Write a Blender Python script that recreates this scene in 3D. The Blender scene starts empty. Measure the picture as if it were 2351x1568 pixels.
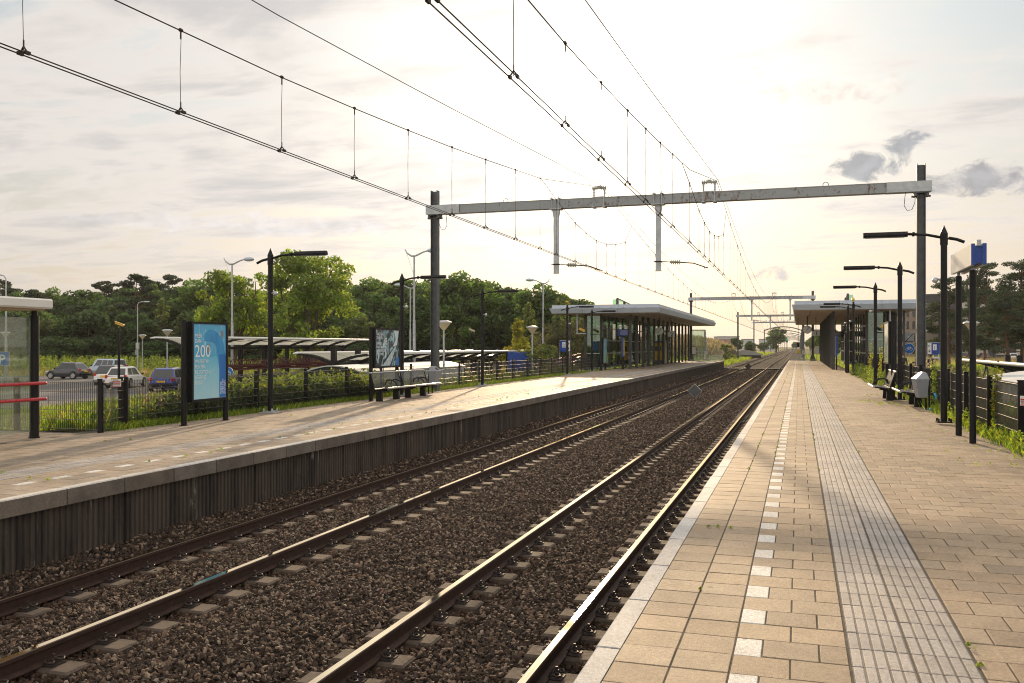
import bpy, bmesh, math, random
import numpy as np
from mathutils import Vector, Matrix

D = bpy.data
SC = bpy.context.scene
COL = SC.collection
R = math.radians
random.seed(7)
RNG = np.random.default_rng(11)

# ------------------------------------------------------------------ camera, sky, sun, exposure
YAW = R(17.49)                       # the track runs along +Y, the camera looks this much left of it
cam_d = D.cameras.new('camera'); cam = D.objects.new('camera', cam_d); COL.objects.link(cam)
cam.location = (0, 0, 1.68); cam.rotation_euler = (R(90), 0, YAW)
cam_d.sensor_width = 36; cam_d.lens = 910/1024*36
cam_d.shift_y = 4.75/1024
cam_d.clip_start = 0.05; cam_d.clip_end = 6000
SC.camera = cam
SC.render.resolution_x = 1024; SC.render.resolution_y = 683
SC.view_settings.view_transform = 'Standard'; SC.view_settings.look = 'None'
SC.view_settings.gamma = 1; SC.view_settings.exposure = 0.0
SC.cycles.max_bounces = 8; SC.cycles.transparent_max_bounces = 24
SC.cycles.sample_clamp_indirect = 6
SC.cycles.pixel_filter_type = 'BLACKMAN_HARRIS'; SC.cycles.filter_width = 1.05

SUN_EL = R(15.5); SUN_AZ = R(-13.0)   # azimuth from +Y towards +X
SUNV = Vector((math.sin(SUN_AZ)*math.cos(SUN_EL), math.cos(SUN_AZ)*math.cos(SUN_EL), math.sin(SUN_EL)))
sun_d = D.lights.new('sun', 'SUN'); sun = D.objects.new('sun', sun_d); COL.objects.link(sun)
sun_d.energy = 4.6; sun_d.angle = R(1.2); sun_d.color = (1.0, 0.74, 0.46)
sun.rotation_euler = (-SUNV).to_track_quat('-Z', 'Y').to_euler()
sun.location = SUNV*200

class NT:
    """small helper for node trees"""
    def __init__(s, t): s.t = t
    def n(s, ty, **k):
        nd = s.t.nodes.new(ty)
        for a, b in k.items(): setattr(nd, a, b)
        return nd
    def link(s, a, b): s.t.links.new(a, b)
    def put(s, sock, v):
        if isinstance(v, bpy.types.NodeSocket): s.link(v, sock)
        elif v is not None: sock.default_value = v
    def m(s, op, a, b=None, c=None, clamp=False):
        nd = s.n('ShaderNodeMath', operation=op, use_clamp=clamp)
        for i, v in enumerate((a, b, c)): s.put(nd.inputs[i], v)
        return nd.outputs[0]
    def vm(s, op, a, b=None, out=0):
        nd = s.n('ShaderNodeVectorMath', operation=op)
        s.put(nd.inputs[0], a)
        if b is not None: s.put(nd.inputs[1], b)
        return nd.outputs[out]
    def scale(s, a, k):
        nd = s.n('ShaderNodeVectorMath', operation='SCALE'); s.put(nd.inputs[0], a); s.put(nd.inputs['Scale'], k)
        return nd.outputs[0]
    def noise(s, vec, sc=5, det=4, rough=.55, dist=0, out='Fac'):
        nd = s.n('ShaderNodeTexNoise'); s.put(nd.inputs['Vector'], vec)
        nd.inputs['Scale'].default_value = sc; nd.inputs['Detail'].default_value = det
        nd.inputs['Roughness'].default_value = rough; nd.inputs['Distortion'].default_value = dist
        return nd.outputs[out]
    def mix(s, f, a, b, mode='MIX'):
        nd = s.n('ShaderNodeMix', data_type='RGBA', blend_type=mode)
        s.put(nd.inputs[0], f); s.put(nd.inputs[6], c4(a)); s.put(nd.inputs[7], c4(b))
        return nd.outputs[2]
    def ramp(s, f, stops, interp='LINEAR'):
        nd = s.n('ShaderNodeValToRGB'); cr = nd.color_ramp; cr.interpolation = interp
        while len(cr.elements) > 1: cr.elements.remove(cr.elements[-1])
        cr.elements[0].position = stops[0][0]; cr.elements[0].color = c4(stops[0][1])
        for p, c in stops[1:]:
            e = cr.elements.new(p); e.color = c4(c)
        s.put(nd.inputs[0], f); return nd.outputs[0]
    def sstep(s, v, a, b, lo=0., hi=1.):
        nd = s.n('ShaderNodeMapRange', interpolation_type='SMOOTHSTEP')
        s.put(nd.inputs[0], v)
        for i, q in enumerate((a, b, lo, hi)): nd.inputs[i+1].default_value = q
        return nd.outputs[0]

def c4(c):
    if isinstance(c, bpy.types.NodeSocket): return c
    if isinstance(c, (int, float)): return (c, c, c, 1)
    return tuple(c) if len(c) == 4 else tuple(c)+(1.0,)

w = D.worlds.new('World'); SC.world = w; w.use_nodes = True
t = NT(w.node_tree); w.node_tree.nodes.clear()
tc = t.n('ShaderNodeTexCoord'); N = tc.outputs['Generated']
sx = t.n('ShaderNodeSeparateXYZ'); t.link(N, sx.inputs[0]); nx, ny, nz = sx.outputs
zc = t.m('MAXIMUM', nz, 0.0)
sky = t.n('ShaderNodeTexSky', sky_type='NISHITA'); sky.sun_disc = False
sky.sun_elevation = SUN_EL; sky.sun_rotation = SUN_AZ; sky.dust_density = 3.0; sky.air_density = 1.2
dot = t.m('MAXIMUM', t.vm('DOT_PRODUCT', N, tuple(SUNV), out=1), 0.0)
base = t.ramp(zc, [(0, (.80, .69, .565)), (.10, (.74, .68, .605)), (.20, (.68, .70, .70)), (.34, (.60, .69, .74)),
                   (.50, (.90, .93, .94)), (.75, (1.18, 1.15, 1.10)), (1, (1.18, 1.15, 1.10))])  # upper stops, above the view, raised as added fill light
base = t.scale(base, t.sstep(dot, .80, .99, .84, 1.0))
base = t.mix(0.12, base, t.vm('MULTIPLY', sky.outputs[0], (.10, .10, .10)))
az = t.m('ARCTAN2', nx, ny); el = t.m('ARCSINE', nz)
den = t.m('ADD', zc, 0.10)
cv = t.n('ShaderNodeCombineXYZ')
t.link(t.m('DIVIDE', nx, den), cv.inputs[0]); t.link(t.m('DIVIDE', ny, den), cv.inputs[1])
P = cv.outputs[0]
n1 = t.noise(t.vm('MULTIPLY', P, (.8, 1.15, 1)), 1.7, 9, .58, .5)
n2 = t.noise(t.vm('ADD', t.vm('MULTIPLY', P, (.55, 1.3, 1)), (7.3, 2.1, 0)), 3.6, 8, .6, .4)
dens = t.m('ADD', t.m('MULTIPLY', n1, .62), t.m('MULTIPLY', n2, .38))
left = t.m('MAXIMUM', t.sstep(az, 0.05, -0.60), t.m('MULTIPLY', t.sstep(az, .10, .42), .75))                     # the broken cloud sheet is thicker away from the sun
cl = t.sstep(t.m('ADD', dens, t.m('MULTIPLY', left, .09)), .46, .62)
sh = t.sstep(t.m('ADD', dens, t.m('MULTIPLY', left, .07)), .52, .70)
ccol = t.mix(sh, (.86, .79, .735), (.60, .575, .565))
hz = t.sstep(zc, 0.02, 0.16)
skyc = t.mix(t.m('MULTIPLY', cl, t.m('MULTIPLY_ADD', hz, .66, .3)), base, ccol)
# separate small clouds: (azimuth, elevation, half widths, colour, strength)
azr = lambda px, py: (math.atan2((px-1175.5)/2089*math.cos(YAW)-math.sin(YAW), (px-1175.5)/2089*math.sin(YAW)+math.cos(YAW)),
                      math.atan2((795-py)/2089, math.hypot(1, (px-1175.5)/2089)))
av = t.n('ShaderNodeCombineXYZ'); t.link(az, av.inputs[0]); t.link(el, av.inputs[1])
nb = t.noise(t.vm('MULTIPLY', av.outputs[0], (1, 1.6, 1)), 26, 7, .62, .6)
nb2 = t.noise(t.vm('ADD', t.vm('MULTIPLY', av.outputs[0], (1, 1.4, 1)), (3, 5, 0)), 45, 6, .6, .3)
for px, py, wa, we, colr, st in [(1990, 382, .034, .015, (.32, .33, .36), .95), (2075, 338, .026, .018, (.31, .32, .35), .95),
                                 (2240, 412, .060, .017, (.36, .355, .375), .95), (1620, 195, .13, .021, (.80, .72, .65), .85),
                                 (1900, 210, .085, .014, (.76, .69, .63), .85), (1640, 300, .08, .016, (.80, .72, .65), .7),
                                 (1768, 630, .024, .008, (.46, .45, .46), .85), (640, 520, .20, .012, (.72, .69, .70), .5),
                                 (1040, 585, .16, .008, (.70, .68, .69), .45), (1450, 560, .06, .006, (.74, .71, .70), .45)]:
    a0, e0 = azr(px, py)
    q = t.m('ADD', t.m('POWER', t.m('ABSOLUTE', t.m('DIVIDE', t.m('SUBTRACT', az, a0), wa)), 2.0),
            t.m('POWER', t.m('ABSOLUTE', t.m('DIVIDE', t.m('SUBTRACT', el, e0), we)), 2.0))
    q = t.m('ADD', q, t.m('MULTIPLY', t.m('SUBTRACT', nb, .5), 6.5))
    mk = t.m('MULTIPLY', t.sstep(q, 1.2, -.2), st)
    rim = t.mix(t.sstep(nb2, .35, .65), colr, tuple(min(1, c*1.28) for c in colr))
    skyc = t.mix(mk, skyc, rim)
glow = t.m('ADD', t.m('ADD', t.m('MULTIPLY', t.m('POWER', dot, 8.), .12), t.m('MULTIPLY', t.m('POWER', dot, 55.), .46)),
           t.m('MULTIPLY', t.m('POWER', dot, 900.), 2.5))
gcol = t.scale((1.0, .93, .80), glow)
back = t.sstep(ny, .25, -.5)                        # extra brightness added to the sky behind the camera, fills the shadows
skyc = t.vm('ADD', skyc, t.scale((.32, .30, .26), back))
below = t.sstep(nz, -0.02, 0.0)
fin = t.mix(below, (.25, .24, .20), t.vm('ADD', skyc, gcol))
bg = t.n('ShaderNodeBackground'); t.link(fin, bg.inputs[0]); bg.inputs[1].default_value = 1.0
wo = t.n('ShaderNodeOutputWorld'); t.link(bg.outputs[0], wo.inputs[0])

# ------------------------------------------------------------------ mesh helpers
class MB:
    def __init__(s): s.v = []; s.f = []; s.mi = []; s.fc = []; s.cur = 0; s.c = (1, 1, 1, 1)
    def add(s, vs, fs):
        o = len(s.v); s.v.extend(vs)
        for f in fs:
            s.f.append(tuple(i+o for i in f)); s.mi.append(s.cur); s.fc.append(s.c)
        return s
    def box(s, x0, x1, y0, y1, z0, z1):
        return s.add([(x0,y0,z0),(x1,y0,z0),(x1,y1,z0),(x0,y1,z0),(x0,y0,z1),(x1,y0,z1),(x1,y1,z1),(x0,y1,z1)],
                     [(3,2,1,0),(4,5,6,7),(0,1,5,4),(1,2,6,5),(2,3,7,6),(3,0,4,7)])
    def cbox(s, c, size, rot=None, bev=0):
        hx, hy, hz_ = (q/2 for q in size)
        if bev:
            b = min(bev, hx*.9, hy*.9, hz_*.9); vs = []; 
            for z in (-1, 1):
                for (x, y) in ((-1,-1),(1,-1),(1,1),(-1,1)):
                    vs += [(x*(hx-b), y*(hy-b), z*hz_), (x*hx, y*(hy-b), z*(hz_-b)), (x*(hx-b), y*hy, z*(hz_-b))]
            bm = bmesh.new(); [bm.verts.new(v) for v in vs]; r = bmesh.ops.convex_hull(bm, input=bm.verts)
            bm.verts.index_update(); bm.normal_update()
            vs = [tuple(v.co) for v in bm.verts]; fs = [tuple(v.index for v in f.verts) for f in bm.faces]; bm.free()
        else:
            vs = [(x*hx, y*hy, z*hz_) for z in (-1, 1) for (x, y) in ((-1,-1),(1,-1),(1,1),(-1,1))]
            fs = [(3,2,1,0),(4,5,6,7),(0,1,5,4),(1,2,6,5),(2,3,7,6),(3,0,4,7)]
        M = rot if rot is not None else Matrix.Identity(3)
        C = Vector(c)
        return s.add([tuple(M @ Vector(v) + C) for v in vs], fs)
    def frame(s, d):
        d = Vector(d).normalized(); a = Vector((0,0,1)) if abs(d.z) < .9 else Vector((1,0,0))
        u = d.cross(a).normalized(); return d, u, d.cross(u).normalized()
    def cyl(s, p0, p1, r0, r1=None, n=10, caps=True):
        r1 = r0 if r1 is None else r1
        p0 = Vector(p0); p1 = Vector(p1); d, u, w_ = s.frame(p1-p0)
        vs = []
        for p, r in ((p0, r0), (p1, r1)):
            for i in range(n):
                a = 2*math.pi*i/n; vs.append(tuple(p + u*(r*math.cos(a)) + w_*(r*math.sin(a))))
        fs = [((i+1)%n, i, n+i, n+(i+1)%n) for i in range(n)]
        if caps: fs += [tuple(range(n)), tuple(reversed(range(n, 2*n)))]
        return s.add(vs, fs)
    def tube(s, pts, r, n=6, closed=False, caps=True):
        pts = [Vector(p) for p in pts]; m = len(pts); vs = []; u = None
        for i, p in enumerate(pts):
            if closed: d = pts[(i+1)%m]-pts[i-1]
            else: d = pts[min(i+1, m-1)]-pts[max(i-1, 0)]
            d.normalize()
            if u is None: _, u, _ = s.frame(d)
            u = (u - d*u.dot(d)).normalized(); w_ = d.cross(u)
            rr = r[i] if isinstance(r, (list, tuple)) else r
            for k in range(n):
                a = 2*math.pi*k/n; vs.append(tuple(p + u*(rr*math.cos(a)) + w_*(rr*math.sin(a))))
        fs = []
        for i in range(m if closed else m-1):
            j = (i+1) % m
            for k in range(n):
                k2 = (k+1) % n; fs.append((i*n+k2, i*n+k, j*n+k, j*n+k2))
        if caps and not closed: fs += [tuple(range(n)), tuple(reversed(range((m-1)*n, m*n)))]
        return s.add(vs, fs)
    def lathe(s, prof, c=(0,0,0), n=16):
        vs = []; m = len(prof)
        for r, z in prof:
            for i in range(n):
                a = 2*math.pi*i/n; vs.append((c[0]+r*math.cos(a), c[1]+r*math.sin(a), c[2]+z))
        fs = [(j*n+i, j*n+(i+1)%n, (j+1)*n+(i+1)%n, (j+1)*n+i) for j in range(m-1) for i in range(n)]
        return s.add(vs, fs)
    def prism(s, poly, a, b, axis='y'):
        """poly in the plane across the axis, extruded a..b; y: poly=(x,z), x: poly=(y,z), z: poly=(x,y)"""
        n = len(poly)
        mk = {'y': lambda p, q: (p[0], q, p[1]), 'x': lambda p, q: (q, p[0], p[1]), 'z': lambda p, q: (p[0], p[1], q)}[axis]
        vs = [mk(p, a) for p in poly]+[mk(p, b) for p in poly]
        fs = [(i, (i+1)%n, n+(i+1)%n, n+i) for i in range(n)]+[tuple(reversed(range(n))), tuple(range(n, 2*n))]
        return s.add(vs, fs)
    def quad(s, a, b, c, d): return s.add([a, b, c, d], [(0,1,2,3)])
    def disc(s, c, r, d=(1,0,0), n=20):
        _, u, w_ = s.frame(d); c = Vector(c)
        return s.add([tuple(c+u*(r*math.cos(2*math.pi*i/n))+w_*(r*math.sin(2*math.pi*i/n))) for i in range(n)], [tuple(range(n))])
    def sphere(s, c, r, n=10, sq=(1,1,1)):
        m = n//2+1; prof = [(math.sin(math.pi*j/m), -math.cos(math.pi*j/m)) for j in range(m+1)]
        o = len(s.v); s.lathe([(max(p[0], 1e-4)*r, p[1]*r) for p in prof], (0,0,0), n)
        for i in range(o, len(s.v)):
            v = s.v[i]; s.v[i] = (c[0]+v[0]*sq[0], c[1]+v[1]*sq[1], c[2]+v[2]*sq[2])
        return s
    def mesh(s, name, mats, smooth=False, recalc=True, color=False):
        me = D.meshes.new(name); me.from_pydata(s.v, [], s.f)
        mats = mats if isinstance(mats, (list, tuple)) else [mats]
        for m in mats: me.materials.append(m)
        if len(mats) > 1: me.polygons.foreach_set('material_index', s.mi)
        if color:
            a = me.attributes.new('tint', 'FLOAT_COLOR', 'FACE'); a.data.foreach_set('color', np.array(s.fc, dtype=np.float32).ravel())
        if recalc:
            bm = bmesh.new(); bm.from_mesh(me); bmesh.ops.recalc_face_normals(bm, faces=bm.faces); bm.to_mesh(me); bm.free()
        if smooth:
            me.polygons.foreach_set('use_smooth', [True]*len(me.polygons))
            me.set_sharp_from_angle(angle=R(40))
        me.update(); return me
    def build(s, name, mats, parent=None, smooth=False, recalc=True, color=False, loc=None, rz=0):
        return link(name, s.mesh(name, mats, smooth, recalc, color), parent, loc, rz)

def link(name, me, parent=None, loc=None, rz=0):
    o = D.objects.new(name, me); COL.objects.link(o)
    if parent is not None: o.parent = parent
    if loc is not None: o.location = loc
    if rz: o.rotation_euler = (0, 0, rz)
    return o
def tag(o, label=None, cat=None, group=None, kind=None):
    if label: o['label'] = label
    if cat: o['category'] = cat
    if group: o['group'] = group
    if kind: o['kind'] = kind
    return o
def thing(name, label, cat, loc=(0,0,0), rz=0, group=None):
    o = D.objects.new(name, None); COL.objects.link(o); o.empty_display_size = .3
    o.location = loc; o.rotation_euler = (0, 0, rz)
    return tag(o, label, cat, group)
KIDS = {}
def copy_tree(o, parent=None):
    c = o.copy(); COL.objects.link(c)
    if parent is not None: c.parent = parent
    for ch in list(o.children): copy_tree(ch, c)
    return c
def dup(o, loc, rz=None, label=None, group=None, scale=None):
    c = copy_tree(o); c.location = loc
    if rz is not None: c.rotation_euler = (0, 0, rz)
    if label: c['label'] = label
    if group: c['group'] = group
    if scale: c.scale = scale if isinstance(scale, tuple) else (scale,)*3
    return c
def text(name, s, size, mat, parent, loc, rot, ax='LEFT', sx_=1.0, ext=.001, bold=0, space=1.0):
    cu = D.curves.new(name, 'FONT'); cu.body = s; cu.size = size; cu.align_x = ax; cu.extrude = ext
    cu.offset = bold; cu.space_line = space; cu.resolution_u = 3
    o = D.objects.new(name, cu); COL.objects.link(o)
    me = D.meshes.new_from_object(o); D.objects.remove(o); D.curves.remove(cu)
    me.materials.clear(); me.materials.append(mat); me.name = name
    if sx_ != 1.0: me.transform(Matrix.Diagonal((sx_, 1, 1, 1)))
    ob = link(name, me, parent, loc); ob.rotation_euler = rot
    return ob
# ------------------------------------------------------------------ materials
def new_mat(name):
    m = D.materials.new(name); m.use_nodes = True; m.node_tree.nodes.clear()
    n = NT(m.node_tree); out = n.n('ShaderNodeOutputMaterial'); return m, n, out
def mat(name, col, rough=.6, metal=0., var=.12, sc=6., bump=0., bsc=60., spec=.5, attr=False, coat=0., det=5):
    m, n, out = new_mat(name); b = n.n('ShaderNodeBsdfPrincipled')
    ob = n.n('ShaderNodeTexCoord').outputs['Object']
    c = c4(col)
    if attr:
        a = n.n('ShaderNodeAttribute', attribute_name='tint'); c = n.mix(1.0, c, a.outputs['Color'], 'MULTIPLY')
    if var:
        f = n.noise(ob, sc, det, .6)
        k = n.ramp(f, [(.25, 1-var*1.4), (.75, 1+var*1.2)])
        c = n.mix(1.0, c, k, 'MULTIPLY')
    n.put(b.inputs['Base Color'], c)
    b.inputs['Metallic'].default_value = metal; b.inputs['Specular IOR Level'].default_value = spec
    if var: n.put(b.inputs['Roughness'], n.ramp(n.noise(ob, sc*2.3, 4), [(.3, max(.02, rough-.08)), (.7, min(1, rough+.1))]))
    else: b.inputs['Roughness'].default_value = rough
    if coat: b.inputs['Coat Weight'].default_value = coat; b.inputs['Coat Roughness'].default_value = .08
    if bump:
        bp = n.n('ShaderNodeBump'); bp.inputs['Strength'].default_value = bump; bp.inputs['Distance'].default_value = .01
        n.put(bp.inputs['Height'], n.noise(ob, bsc, 4)); n.link(bp.outputs[0], b.inputs['Normal'])
    n.link(b.outputs[0], out.inputs[0]); return m
def leaf_mat(name, col, trans=.45, tcol=None):
    m, n, out = new_mat(name)
    a = n.n('ShaderNodeAttribute', attribute_name='tint').outputs['Color']
    d = n.n('ShaderNodeBsdfDiffuse'); tr = n.n('ShaderNodeBsdfTranslucent'); gl = n.n('ShaderNodeBsdfGlossy'); gl.inputs['Roughness'].default_value = .55
    n.put(d.inputs[0], n.mix(1.0, col, a, 'MULTIPLY'))
    n.put(tr.inputs[0], n.mix(1.0, tcol or tuple(min(1, q*1.5) for q in col), a, 'MULTIPLY'))
    gl.inputs[0].default_value = (.8, .8, .75, 1)
    mx = n.n('ShaderNodeMixShader'); mx.inputs[0].default_value = trans; n.link(d.outputs[0], mx.inputs[1]); n.link(tr.outputs[0], mx.inputs[2])
    m2 = n.n('ShaderNodeMixShader'); m2.inputs[0].default_value = .05; n.link(mx.outputs[0], m2.inputs[1]); n.link(gl.outputs[0], m2.inputs[2])
    n.link(m2.outputs[0], out.inputs[0]); return m
def glass_mat(name, tint, refl=.10, rough=.03, dirt=0.):
    m, n, out = new_mat(name)
    tr = n.n('ShaderNodeBsdfTransparent'); tr.inputs[0].default_value = c4(tint)
    gl = n.n('ShaderNodeBsdfGlossy'); gl.inputs['Roughness'].default_value = rough; gl.inputs[0].default_value = (.95, .97, .96, 1)
    lw = n.n('ShaderNodeLayerWeight'); lw.inputs[0].default_value = .25
    f = n.m('MULTIPLY_ADD', lw.outputs['Fresnel'], .8, refl, clamp=True)
    mx = n.n('ShaderNodeMixShader'); n.link(f, mx.inputs[0]); n.link(tr.outputs[0], mx.inputs[1]); n.link(gl.outputs[0], mx.inputs[2])
    o = mx.outputs[0]
    if dirt:
        df = n.n('ShaderNodeBsdfDiffuse'); df.inputs[0].default_value = (.55, .55, .48, 1)
        tl = n.n('ShaderNodeBsdfTranslucent'); tl.inputs[0].default_value = (.5, .5, .42, 1)
        ad = n.n('ShaderNodeMixShader'); ad.inputs[0].default_value = .5; n.link(df.outputs[0], ad.inputs[1]); n.link(tl.outputs[0], ad.inputs[2])
        ob = n.n('ShaderNodeTexCoord').outputs['Object']
        m2 = n.n('ShaderNodeMixShader'); n.put(m2.inputs[0], n.ramp(n.noise(ob, 3, 8, .7), [(.3, dirt*.4), (.75, dirt*1.5)]))
        n.link(o, m2.inputs[1]); n.link(ad.outputs[0], m2.inputs[2]); o = m2.outputs[0]
    n.link(o, out.inputs[0]); return m
def emit_mat(name, col, k):
    m, n, out = new_mat(name); e = n.n('ShaderNodeEmission'); e.inputs[0].default_value = c4(col); e.inputs[1].default_value = k
    n.link(e.outputs[0], out.inputs[0]); return m

M = {}
M['black'] = mat('black_paint', (.0085, .0082, .0095), .45, var=.2, sc=4, spec=.28)
M['black_dark'] = mat('black_trim', (.012, .012, .013), .5, var=.1)
M['galv'] = mat('galvanised_steel', (.46, .48, .50), .42, .55, .16, 5)
M['mast'] = mat('mast_paint', (.095, .100, .108), .5, .2, .25, 5)
M['steel'] = mat('brushed_steel', (.62, .61, .58), .24, .9, .1, 12)
M['wire'] = mat('overhead_wire', (.045, .03, .02), .5, .5, .0)
M['wire_fence'] = mat('fence_wire', (.016, .016, .017), .4, 0, .0)
M['wire_bar'] = mat('fence_bar', (.20, .19, .175), .46, .8, .0, spec=.6)
M['insul'] = mat('insulator_glaze', (.36, .37, .31), .35, 0, .1)
M['white_plate'] = mat('white_sign_face', (.74, .73, .68), .4, 0, .04, 3)
M['white_paint'] = mat('white_paint', (.72, .72, .70), .45, 0, .06, 4)
M['blue'] = mat('sign_blue', (.010, .055, .30), .35, 0, .08, 5)
M['blue_lt'] = mat('traffic_blue', (.02, .16, .52), .4, 0, .06, 5)
M['navy'] = mat('navy_lettering', (.012, .018, .09), .5, 0, 0)
M['yellow'] = mat('rail_yellow', (.80, .50, .02), .42, 0, .06, 5)
M['red'] = mat('rail_red', (.46, .018, .030), .32, 0, .1, 5, coat=.3)
M['dark_red'] = mat('rack_red', (.10, .020, .022), .5, .1, .2, 6)
M['orange_lamp'] = mat('camera_housing', (.62, .40, .05), .45, 0, .08)
M['beige_cam'] = mat('camera_beige', (.55, .46, .33), .45, 0, .08)
M['rubber'] = mat('rubber', (.018, .018, .018), .75, 0, .15)
M['text_white'] = mat('white_lettering', (.80, .86, .87), .5, 0, 0)
M['alu'] = mat('aluminium_cladding', (.50, .56, .64), .42, .25, .07, 1.5)
M['soffit'] = mat('soffit_board', (.52, .40, .30), .6, 0, .12, 2)
M['column'] = mat('column_grey', (.075, .073, .072), .5, .2, .14, 3)
M['bin'] = mat('bin_grey', (.25, .265, .295), .45, .1, .08, 6)
M['dark_glass'] = mat('tinted_window', (.02, .025, .028), .08, 0, 0, spec=.8)
M['glass_green'] = glass_mat('green_glass', (.50, .78, .62), .10)
M['glass_clear'] = glass_mat('shelter_glass', (.80, .87, .83), .06, .02, .16)
M['glass_pale'] = glass_mat('pale_glass', (.90, .96, .93), .10)
M['canopy_sheet'] = None
M['bark'] = mat('bark', (.10, .075, .055), .9, 0, .3, 9, .6, 30)
M['pinebark'] = mat('pine_bark', (.16, .085, .05), .9, 0, .3, 9, .6, 30)
M['concrete'] = mat('concrete_block', (.30, .29, .27), .85, 0, .2, 14, .3, 90)
M['car_grey'] = mat('car_grey', (.06, .065, .075), .3, .4, .0, coat=.8)
M['car_white'] = mat('car_white', (.72, .71, .68), .3, 0, .0, coat=.8)
M['car_silver'] = mat('car_silver', (.36, .45, .56), .3, .5, .0, coat=.8)
M['car_blue'] = mat('car_blue', (.012, .035, .24), .28, .2, .0, coat=.9)
M['car_dark'] = mat('car_dark', (.03, .03, .035), .3, .3, .0, coat=.8)
M['tail'] = mat('tail_light', (.50, .012, .012), .2, 0, 0, coat=.6)
M['headl'] = mat('head_lamp', (.7, .72, .72), .12, .2, 0)
M['rim'] = mat('wheel_rim', (.5, .5, .5), .35, .6, .05)
M['plate'] = mat('plate_yellow', (.85, .50, .02), .4, 0, 0)
M['mask_blue'] = mat('mask_blue', (.05, .42, .75), .8, 0, .12, 12)
M['skin'] = mat('skin', (.42, .26, .19), .6, 0, .08)
M['jacket'] = mat('dark_jacket', (.03, .03, .035), .85, 0, .2)
M['trouser'] = mat('trousers', (.05, .05, .06), .85, 0, .2)
M['hair'] = mat('hair', (.06, .04, .03), .7, 0, .2)
M['hair_grey'] = mat('grey_hair', (.40, .38, .36), .7, 0, .2)

# translucent sheeting of the bicycle canopies
m, n, out = new_mat('canopy_sheet')
d = n.n('ShaderNodeBsdfDiffuse'); d.inputs[0].default_value = (.72, .72, .64, 1)
tl = n.n('ShaderNodeBsdfTranslucent'); tl.inputs[0].default_value = (.80, .80, .70, 1)
tp = n.n('ShaderNodeBsdfTransparent'); tp.inputs[0].default_value = (.8, .88, .8, 1)
gl = n.n('ShaderNodeBsdfGlossy'); gl.inputs['Roughness'].default_value = .18
a1 = n.n('ShaderNodeMixShader'); a1.inputs[0].default_value = .6; n.link(d.outputs[0], a1.inputs[1]); n.link(tl.outputs[0], a1.inputs[2])
a2 = n.n('ShaderNodeMixShader'); a2.inputs[0].default_value = .25; n.link(a1.outputs[0], a2.inputs[1]); n.link(tp.outputs[0], a2.inputs[2])
a3 = n.n('ShaderNodeMixShader'); a3.inputs[0].default_value = .10; n.link(a2.outputs[0], a3.inputs[1]); n.link(gl.outputs[0], a3.inputs[2])
n.link(a3.outputs[0], out.inputs[0]); M['canopy_sheet'] = m

# paving tiles: tint per tile, exposed-aggregate speckle, soft stains
def paving_mat(name, col):
    m, n, out = new_mat(name); b = n.n('ShaderNodeBsdfPrincipled')
    ob = n.n('ShaderNodeTexCoord').outputs['Object']
    a = n.n('ShaderNodeAttribute', attribute_name='tint').outputs['Color']
    c = n.mix(1.0, col, a, 'MULTIPLY')
    c = n.mix(1.0, c, n.ramp(n.noise(ob, 190, 3, .7), [(.30, .45), (.5, 1.0), (.72, 1.6)]), 'MULTIPLY')
    c = n.mix(1.0, c, n.ramp(n.noise(ob, 420, 2, .5), [(.34, .45), (.42, 1.0), (.62, 1.0), (.70, 1.9)]), 'MULTIPLY')
    c = n.mix(1.0, c, n.ramp(n.noise(ob, .55, 6, .62, .4), [(.30, .80), (.5, 1.0), (.75, 1.12)]), 'MULTIPLY')
    c = n.mix(1.0, c, n.ramp(n.noise(ob, 4.5, 5, .6), [(.34, .84), (.55, 1.03)]), 'MULTIPLY')
    c = n.mix(1.0, c, n.ramp(n.noise(ob, 38, 3, .7), [(.30, .74), (.5, 1.0), (.72, 1.22)]), 'MULTIPLY')
    v = n.n('ShaderNodeTexVoronoi'); v.inputs['Scale'].default_value = 2.3; n.link(ob, v.inputs['Vector'])
    gum = n.m('MULTIPLY', n.m('LESS_THAN', v.outputs['Distance'], .055), n.m('GREATER_THAN', n.noise(v.outputs['Color'], 1.0, 0), .54))
    c = n.mix(n.m('MULTIPLY', gum, .55), c, (.06, .052, .045))
    n.put(b.inputs['Base Color'], c); b.inputs['Roughness'].default_value = .72; b.inputs['Specular IOR Level'].default_value = .30
    bp = n.n('ShaderNodeBump'); bp.inputs['Strength'].default_value = .35; bp.inputs['Distance'].default_value = .004
    n.put(bp.inputs['Height'], n.noise(ob, 230, 3, .6)); n.link(bp.outputs[0], b.inputs['Normal'])
    n.link(b.outputs[0], out.inputs[0]); return m
M['tile'] = paving_mat('paving_tile', (.300, .230, .158))
M['tile_l'] = paving_mat('weathered_paving_tile', (.315, .252, .190))
M['tactile'] = paving_mat('guide_tile', (.345, .315, .29))
M['dash'] = paving_mat('white_marker_tile', (.56, .55, .52))
M['edge'] = paving_mat('white_edge_slab', (.46, .45, .44))
M['edge_l'] = paving_mat('weathered_edge_slab', (.50, .48, .45))
M['joint'] = mat('joint_sand', (.050, .042, .032), .95, 0, .35, 9)

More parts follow.
